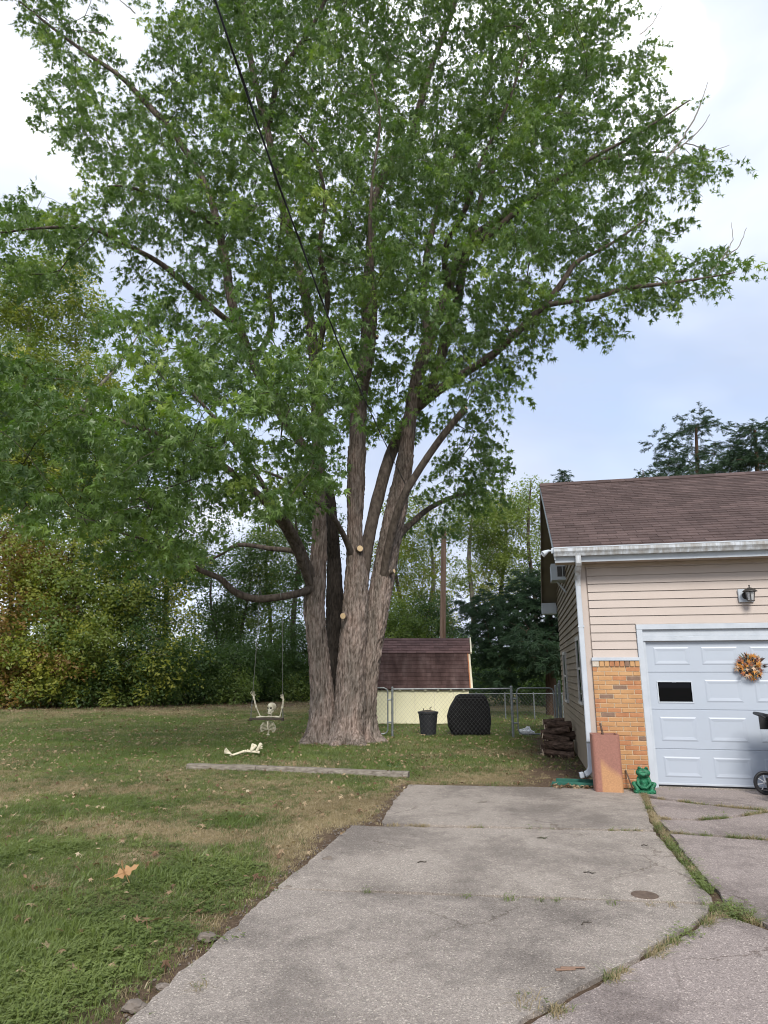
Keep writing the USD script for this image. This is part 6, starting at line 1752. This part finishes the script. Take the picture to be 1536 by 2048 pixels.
def clover(seed, n=9):
    r = np.random.default_rng(seed)
    out = []
    for i in range(n):
        c = np.array([r.normal(0, 0.05), r.normal(0, 0.05), r.uniform(0.025, 0.06)])
        for k in range(3):
            a = k * 2.09 + r.uniform(0, 0.4) + i
            v, f = oval_leaf(0.015, r, 0.85)
            out.append((turn(v, frame(np.array([math.cos(a), math.sin(a), 0.15]), 0.0)) + c, f))
    return join(out)


rg = np.random.default_rng(101)
PR = []
for k, mt in enumerate(("grass_green", "grass_mid", "grass_straw")):
    for i in range(3):
        PR.append(("grass_tuft", blades(10 * k + i, 16, 0.055, 0.022, 0.065 if k == 0 else 0.052, 0.0028, 2, 0.75), mt, False))
TALL = [("grass_tuft", blades(60 + i, 14, 0.05, 0.05, 0.12, 0.0030, 2, 0.75), "grass_green", False) for i in range(3)]
CLV = [("clover_patch", clover(70 + i), "grass_green", False) for i in range(3)]
FAR = []
for k, mt in enumerate(("grass_green", "grass_mid", "grass_straw")):
    for i in range(2):
        FAR.append(("grass_tuft", blades(80 + 10 * k + i, 16, 0.14, 0.035, 0.075, 0.006, 1, 0.9), mt, False))


def field(n, x0, x1, y0, y1):
    x, y = rg.uniform(x0, x1, n), rg.uniform(y0, y1, n)
    seen = (np.abs(x) < y * 0.66 + 0.6) | (x > 0)
    ok = seen & ~contains_xy(DRIVE_IN, x, y) & ~contains_xy(GAR, x, y) & ~contains_xy(SHED, x, y)
    return x[ok], y[ok]


def kinds_of(x, y):
    d = dryness(x, y)
    b = bareness(x, y)
    u = rg.normal(0, 0.20, len(x))
    k = np.where(d + u < 0.36, 0, np.where(d + u < 0.60, 1, 2))
    keep = rg.uniform(0, 1, len(x)) > b * 0.93
    return k, keep, d


x, y = [], []
for n, box_ in ((30000, (-4.2, 0.6, 3.3, 7.0)), (30000, (-7.5, 0.6, 7.0, 12.0)), (7000, (0, 4.6, 9.7, 14.0))):
    a, b = field(n, *box_)
    x.append(a)
    y.append(b)
x, y = np.concatenate(x), np.concatenate(y)
k, keep, d = kinds_of(x, y)
x, y, k, d = x[keep], y[keep], k[keep], d[keep]
sc = rg.uniform(0.7, 1.25, len(x)) * np.where(k == 2, 0.85, 1.0)
idx = k * 3 + rg.integers(0, 3, len(x))
lush = (k == 0) & (meshkit.fbm(np.stack([x * 1.1, y * 1.1, x * 0], -1), 3, 31) > 0.50) & (y < 8.6)
idx = np.where(lush & (rg.uniform(0, 1, len(x)) < 0.20), 9 + rg.integers(0, 3, len(x)), idx)
clv = (k <= 1) & (meshkit.fbm(np.stack([x * 1.3, y * 1.3, x * 0 + 5], -1), 3, 37) > 0.56) & (y < 9)
idx = np.where(clv & (rg.uniform(0, 1, len(x)) < 0.22), 12 + rg.integers(0, 3, len(x)), idx)
ya = rg.uniform(0, 6.28, len(x))
scatter("/World", "lawn_grass", PR + TALL + CLV, np.stack([x, y, lawn_height(x, y)], 1), quats(ya, rg.normal(0, 0.15, len(x)), ya), sc, idx, label="near lawn grass, green and straw coloured, left of the driveway", category="grass")
x, y = [], []
for n, box_ in ((26000, (-11, 4.7, 12.0, 19.0)), (22000, (-19, 6.5, 19.0, 30.0)), (9000, (-28, 7.5, 30.0, 43.0))):
    a, b = field(n, *box_)
    x.append(a)
    y.append(b)
x, y = np.concatenate(x), np.concatenate(y)
k, keep, d = kinds_of(x, y)
x, y, k = x[keep], y[keep], k[keep]
ya = rg.uniform(0, 6.28, len(x))
scatter("/World", "far_grass", FAR, np.stack([x, y, lawn_height(x, y)], 1), quats(ya, rg.normal(0, 0.1, len(x)), ya), rg.uniform(0.7, 1.2, len(x)) * np.interp(y, [12, 20, 40], [0.85, 1.0, 1.5]), k * 2 + rg.integers(0, 2, len(x)), label="mown grass of the back lawn under the maple and by the fence", category="grass")

# fallen leaves: the litter as a whole, and the near ones that can be told apart
LP = [("fallen_leaf", star_leaf(0.085, np.random.default_rng(i)), "dead_leaf", False) for i in range(3)] + [("fallen_leaf", oval_leaf(0.075, np.random.default_rng(9 + i), 0.5), "dead_leaf", False) for i in range(2)] + [("fallen_leaf", star_leaf(0.09, np.random.default_rng(20 + i)), "brown_leaf", False) for i in range(3)]
xl, yl, kl = [], [], []
for n, box_, br in ((700, (-7, 0.6, 4.0, 12), 0.3), (90, (0, 4.2, 10.2, 14), 0.5), (3200, (-12, 4.6, 12, 20), 0.15), (3000, (-19, 6.5, 20, 30), 0.35), (9000, (-28, -2, 26.5, 42), 0.9)):
    a, b = field(n, *box_)
    if box_[2] > 26:
        ok = rg.uniform(0, 1, len(a)) < bareness(a, b)
        a, b = a[ok], b[ok]
    xl.append(a)
    yl.append(b)
    kl.append(np.where(rg.uniform(0, 1, len(a)) < br, rg.integers(5, 8, len(a)), rg.integers(0, 5, len(a))))
a_ = rg.uniform(0, 1, 110)
c_ = gw(0, 0)
xl.append(c_[0] + GE[0] * (-0.62 + 0.6 * a_) + rg.normal(0, 0.03, 110) + GD[0] * -0.28)
yl.append(c_[1] + GE[1] * (-0.62 + 0.6 * a_) + GD[1] * -0.28 + rg.normal(0, 0.05, 110))
kl.append(np.where(rg.uniform(0, 1, 110) < 0.4, rg.integers(5, 8, 110), rg.integers(0, 5, 110)))
xl, yl, kl = map(np.concatenate, (xl, yl, kl))
ya = rg.uniform(0, 6.28, len(xl))
scatter("/World", "leaf_litter", LP, np.stack([xl, yl, lawn_height(xl, yl) + np.interp(yl, [4, 12, 26, 30], [0.055, 0.055, 0.065, 0.04])], 1), quats(ya, rg.normal(0, 0.4, len(xl)), ya + 1.0), rg.uniform(0.55, 1.15, len(xl)) * np.interp(yl, [10, 30], [1.0, 1.5]), kl, label="small dry leaves strewn over the lawn and along the wood's edge", category="leaf litter")
NEARL = [(180, 1690), (125, 1683), (268, 1688), (62, 1650), (415, 1648), (400, 1662), (610, 1628), (590, 1640), (515, 1642), (536, 1703), (553, 1702), (582, 1703), (612, 1716), (398, 1822), (448, 1775), (325, 1852), (267, 1860), (95, 1785), (50, 1856), (85, 1912), (190, 1622), (345, 1600), (640, 1605), (130, 1600), (300, 1615), (490, 1590), (700, 1598), (560, 1575), (240, 1570), (60, 1585), (20, 1742), (140, 1960), (290, 1725), (200, 1740)]
lf0 = None
for i_, (px, py) in enumerate(NEARL):
    p = gnd(px, py)
    k_ = i_ % 4
    if i_ < 4:
        t = thing("dry_leaf", "small pale dry leaf lying on the near lawn", "leaf", "pale dry leaves on the near lawn", loc=(p[0], p[1], lawn_height(p[:1], p[1:2])[0] + 0.05), rz=float(rg.uniform(0, 360)))
        lr = np.random.default_rng(400 + i_)
        part(t, "blade", move(star_leaf(0.095 if i_ % 2 else 0.075, lr), rx=0.5, ry=-0.2), "dead_leaf")
        part(t, "stalk", tube([(0, 0, 0), (-0.05, 0.005, 0.008)], 0.0015, 4), "dead_leaf")
        if i_ == 0:
            lf0 = []
        lf0.append(t)
    else:
        copy(lf0[k_], (p[0], p[1], lawn_height(p[:1], p[1:2])[0] + 0.05), float(rg.uniform(0, 360)))
ol = gnd(238, 1788)
for i_, (dx_, dy_, rz_, tl_, s_, lb) in enumerate(((-0.06, 0.02, 0.5, 0.5, 0.19, "large tan oak leaf, left one of the pair in the lush grass"), (0.05, -0.01, 2.3, 0.9, 0.18, "large curled orange oak leaf, right one of the pair in the lush grass"))):
    t = thing("oak_leaf", lb, "leaf", loc=(ol[0] + dx_, ol[1] + dy_, 0.11))
    n_ = 14
    u = np.linspace(0, 1, n_)
    wd = 0.30 * np.sin(np.pi * u ** 0.8) * (0.62 + 0.38 * np.cos(u * 22)) + 0.02
    cup = 0.25 * (u - 0.4) ** 2
    V = np.concatenate([np.stack([u, wd, cup + 0.5 * wd ** 2], 1), np.stack([u, 0 * u, cup], 1), np.stack([u, -wd, cup + 0.5 * wd ** 2], 1)]) * s_
    Fx = []
    for q_ in range(n_ - 1):
        for b_ in (0, n_):
            Fx += [[b_ + q_, b_ + q_ + 1, b_ + n_ + q_ + 1], [b_ + q_, b_ + n_ + q_ + 1, b_ + n_ + q_]]
    m_ = move((V, np.array(Fx)), rx=0.9 if i_ else 0.6, ry=-tl_ * 0.6, rz=rz_)
    part(t, "blade", m_, "oak_leaf", smooth=True)
    part(t, "midrib", move(tube([(-0.05, 0, 0.01), (0, 0, 0.045 * s_ * 0.9), (0.5 * s_, 0, 0.003)], 0.002, 4), rx=0.9 if i_ else 0.6, ry=-tl_ * 0.6, rz=rz_), "oak_leaf")

# weeds in the joints
JL = [[gxy(0.56, -0.35), gxy(0.57, -0.62), (3.25, 8.6), (2.93, 7.47), (2.66, 6.30), (2.44, 5.28), (2.42, 5.1)], [(2.42, 5.1), (1.64, 4.42), (1.2, 4.03)], [(0.9, 3.76), (0.72, 3.6)], [(2.44, 5.1), (2.56, 4.66), (2.42, 4.4)], [(2.56, 4.62), (3.4, 4.42)],
      [(3.66, 9.33), (4.03, 8.95), (4.43, 8.67), (4.9, 8.52)], [(3.62, 8.03), (4.1, 8.21), (4.66, 8.49)], [(3.5, 8.06), (3.15, 8.09)], [(2.97, 7.43), (3.35, 7.30)], [(3.5, 7.25), (3.85, 7.12), (4.5, 6.95)], [(0.0, 7.79), (0.5, 7.73)], [(0.9, 7.68), (1.1, 7.66)], [(1.5, 7.61), (1.9, 7.57)], [(2.2, 7.54), (2.7, 7.49)]]
DEN = [150, 150, 150, 130, 170, 140, 170, 150, 110, 130, 40, 36, 24, 34]
px_, py_, kk = [], [], []
for line, dn in zip(JL, DEN):
    ls = LineString(line)
    n = int(ls.length * dn)
    t = rg.uniform(0, 1, n)
    pts = np.array([ls.interpolate(a, normalized=True).coords[0] for a in t])
    gate_ = meshkit.fbm(np.stack([pts[:, 0] * 3.2, pts[:, 1] * 3.2, 0 * pts[:, 0]], -1), 3, 55)
    ok = gate_ > 0.40
    pts = pts[ok] + rg.normal(0, 0.016, (ok.sum(), 2))
    g2 = meshkit.fbm(np.stack([pts[:, 0] * 1.6, pts[:, 1] * 1.6, 0 * pts[:, 0] + 3], -1), 3, 57) + rg.normal(0, 0.08, len(pts))
    px_.append(pts[:, 0])
    py_.append(pts[:, 1])
    kk.append(np.where(g2 < 0.36, 0, np.where(g2 < 0.47, 1, 2)))
ex_ = np.stack([2.44 + rg.normal(0, 0.07, 160), 5.08 + rg.normal(0, 0.09, 160)], 1)
px_.append(ex_[:, 0])
py_.append(ex_[:, 1])
kk.append(np.where(rg.uniform(0, 1, 160) < 0.7, 0, 1))
px_, py_, kk = map(np.concatenate, (px_, py_, kk))
WPR = []
for q_, mt in enumerate(("grass_green", "grass_mid", "grass_straw")):
    for i in range(2):
        WPR.append(("weed_tuft", blades(500 + 10 * q_ + i, 11, 0.03, 0.02, 0.075, 0.0022, 2, 1.1), mt, False))
WPR += [("weed_leaves", clover(520 + i, 7), "grass_green", False) for i in range(2)]
wi = kk * 2 + rg.integers(0, 2, len(kk))
wi = np.where((kk == 0) & (rg.uniform(0, 1, len(kk)) < 0.25), 6 + rg.integers(0, 2, len(kk)), wi)
ya = rg.uniform(0, 6.28, len(kk))
scatter("/World", "joint_weeds", WPR, np.stack([px_, py_, np.full(len(kk), 0.012)], 1), quats(ya, rg.normal(0, 0.2, len(kk)), ya), rg.uniform(0.6, 1.2, len(kk)), wi, label="grass and weeds growing along the driveway's cracks", category="weeds")
WT = [(732, 1792, 0.8, 1), (931, 1801, 0.7, 0), (1017, 1806, 1.0, 0), (1080, 1809, 0.6, 1), (1113, 1809, 0.6, 0), (1227, 1815, 0.8, 0), (1303, 1818, 0.6, 2), (1345, 1819, 0.7, 2), (1085, 1682, 0.5, 1), (400, 1985, 0.9, 2), (1060, 2020, 1.3, 2)]
WL = ["small weed at the left end of the middle driveway joint", "weed tuft left of the largest one on the middle joint", "largest green weed tuft on the middle driveway joint", "tiny weed just right of the largest joint tuft", "tiny weed second right of the largest joint tuft", "low weed below left of the round rusty cover", "straw coloured weed just right below the rusty cover", "straw weed near the right end of the middle joint", "dry sprig lying on the second driveway slab", "dry straw tuft on the driveway's lower left edge", "dry grass clump at the bottom edge of the driveway"]
for (px, py, s_, k_), lb in zip(WT, WL):
    p = gnd(px, py)
    t = thing("weed_tuft", lb, "weed", loc=(p[0], p[1], 0.02))
    nb_l = 34 if k_ == 2 and s_ > 0.8 else 26
    part(t, "grass_blades", blades(int(px), nb_l, 0.06 * s_, 0.02, 0.085 * s_, 0.0022, 2, 1.3), ("grass_green", "grass_mid", "grass_straw")[k_])
    part(t, "leaves", move(clover(int(px) + 1, 5), s=0.8 * s_), "grass_mid" if k_ else "grass_green")
# green plants by the trunk and the timbers
for px, py, lb, hh, n_ in ((658, 1478, "green leafy sprout in the fork at the foot of the trunk", 0.30, 60), (785, 1552, "tuft of tall grass growing over the long timber's right end", 0.20, 70), (1162, 1508, "weeds sprouting in front of the firewood pile", 0.22, 60), (617, 1440, "leafy shoots beside the left of the trunk", 0.35, 50)):
    p = gnd(px, py)
    t = thing("sprout", lb, "plant", loc=(p[0], p[1], 0))
    part(t, "stems", blades(int(px) + 3, n_, 0.12, hh * 0.4, hh, 0.004, 2, 0.6), "grass_green")
    part(t, "leaves", move(spray(int(px), 26, 0.25, OV_, 0.07, droop=-0.3, spread=0.5), (-0.1, 0, hh * 0.6)), "green_leaf", kind="stuff")

# rusty cover, bark chip, twigs, pebbles on the driveway
cv = gnd(1290, 1797)
t = thing("drain_cover", "round rusty brown metal cover set in the driveway slab", "cover", loc=(cv[0], cv[1], 0.0225))
part(t, "plate", tube([(0, 0, -0.01), (0, 0, 0.002), (0, 0, 0.004)], [0.098, 0.098, 0.094], 32), "rust", smooth=30)
part(t, "rim", tube(np.stack([0.104 * np.cos(np.linspace(0, 6.2832, 33)), 0.104 * np.sin(np.linspace(0, 6.2832, 33)), np.full(33, 0.0)], 1), 0.004, 5, caps=False), "concrete")
bc = gnd(1141, 1949)
t = thing("bark_chip", "reddish brown strip of bark lying on the driveway", "bark chip", loc=(bc[0], bc[1], 0.023), rz=6)
v = np.array(box(-0.075, 0.075, -0.012, 0.012, 0.0, 0.008, 0.003)[0])
part(t, "bark_strip", [box(-0.085, 0.03, -0.011, 0.010, 0.0, 0.009, 0.003), move(box(-0.05, 0.09, -0.008, 0.008, 0.0, 0.007, 0.003), (0.0, 0.012, 0.004), rz=-0.12)], "brick_brown")
TW = [(1085, 1682, 0.10, "dark crooked twig on the slab near the second joint"), (965, 1609, 0.16, "pale long twig on the back slab"), (1172, 1855, 0.09, "small curved twig on the front slab"), (1290, 1697, 0.06, "tiny dark twig on the second slab near the right crack"), (1180, 1753, 0.10, "short straight twig in the middle of the second slab"), (845, 1731, 0.09, "twig at the left of the second slab")]
for px, py, L_, lb in TW:
    p = gnd(px, py)
    t = thing("twig", lb, "twig", loc=(p[0], p[1], 0.027), rz=float(rg.uniform(-40, 40)))
    part(t, "stem", tube(spline([(-L_ / 2, 0, 0), (-L_ * 0.1, 0.012, 0.004), (L_ * 0.2, -0.006, 0.002), (L_ / 2, 0.01, 0.004)], 0.02), [0.004], 5) if False else tube([(-L_ / 2, 0, 0), (-L_ * 0.1, 0.012, 0.004), (L_ * 0.2, -0.006, 0.002), (L_ / 2, 0.01, 0.004)], [0.0045, 0.004, 0.0035, 0.002], 5), "pale_bark" if "pale" in lb else "twig_bark")
    part(t, "side_twig", tube([(L_ * 0.1, -0.002, 0.002), (L_ * 0.3, -0.03, 0.006)], [0.003, 0.0015], 4), "pale_bark" if "pale" in lb else "twig_bark")
rock = [(655, 1723, 0.05), (575, 1780, 0.035), (413, 1882, 0.06), (325, 1980, 0.035), (268, 2022, 0.055)]
RL = ["white stone at the driveway's left edge beside the second slab", "small pale stone at the edge where the middle joint ends", "flat grey stone half in the grass by the front slab", "little white stone on the driveway's lower left edge", "large pale stone lowest along the driveway's left edge"]
for (px, py, s_), lb in zip(rock, RL):
    p = gnd(px, py)
    part("/World", "stone", blob((p[0], p[1], 0.3 * s_ + 0.005), (s_, s_ * 0.7, s_ * 0.45), 2, 0.5, int(px)), "pebble", smooth=30, label=lb, category="stone")
n = 420
ring = DRIVE.exterior
ee = rg.uniform(0.02, 0.30, n)
LE = LineString([(-1.24, 3.5), (-1.06, 4.51), (-0.83, 5.6), (-0.37, 7.76), (-0.05, 7.95), (0.37, 10.43)])
pts = np.array([LE.interpolate(a, normalized=True).coords[0] for a in rg.uniform(0, 1, n)]) + rg.normal(0, 0.07, (n, 2)) + [-0.04, 0]
ya = rg.uniform(0, 6.28, n)
scatter("/World", "gravel", [("pebble", blob((0, 0, 0.3), (1, 0.75, 0.6), 1, 0.5, i), "pebble", False) for i in range(3)], np.stack([pts[:, 0], pts[:, 1], np.full(n, 0.004)], 1), quats(ya, rg.normal(0, 0.3, n), ya), rg.uniform(0.003, 0.012, n), rg.integers(0, 3, n), label="loose gravel along the driveway's left edge", category="gravel")
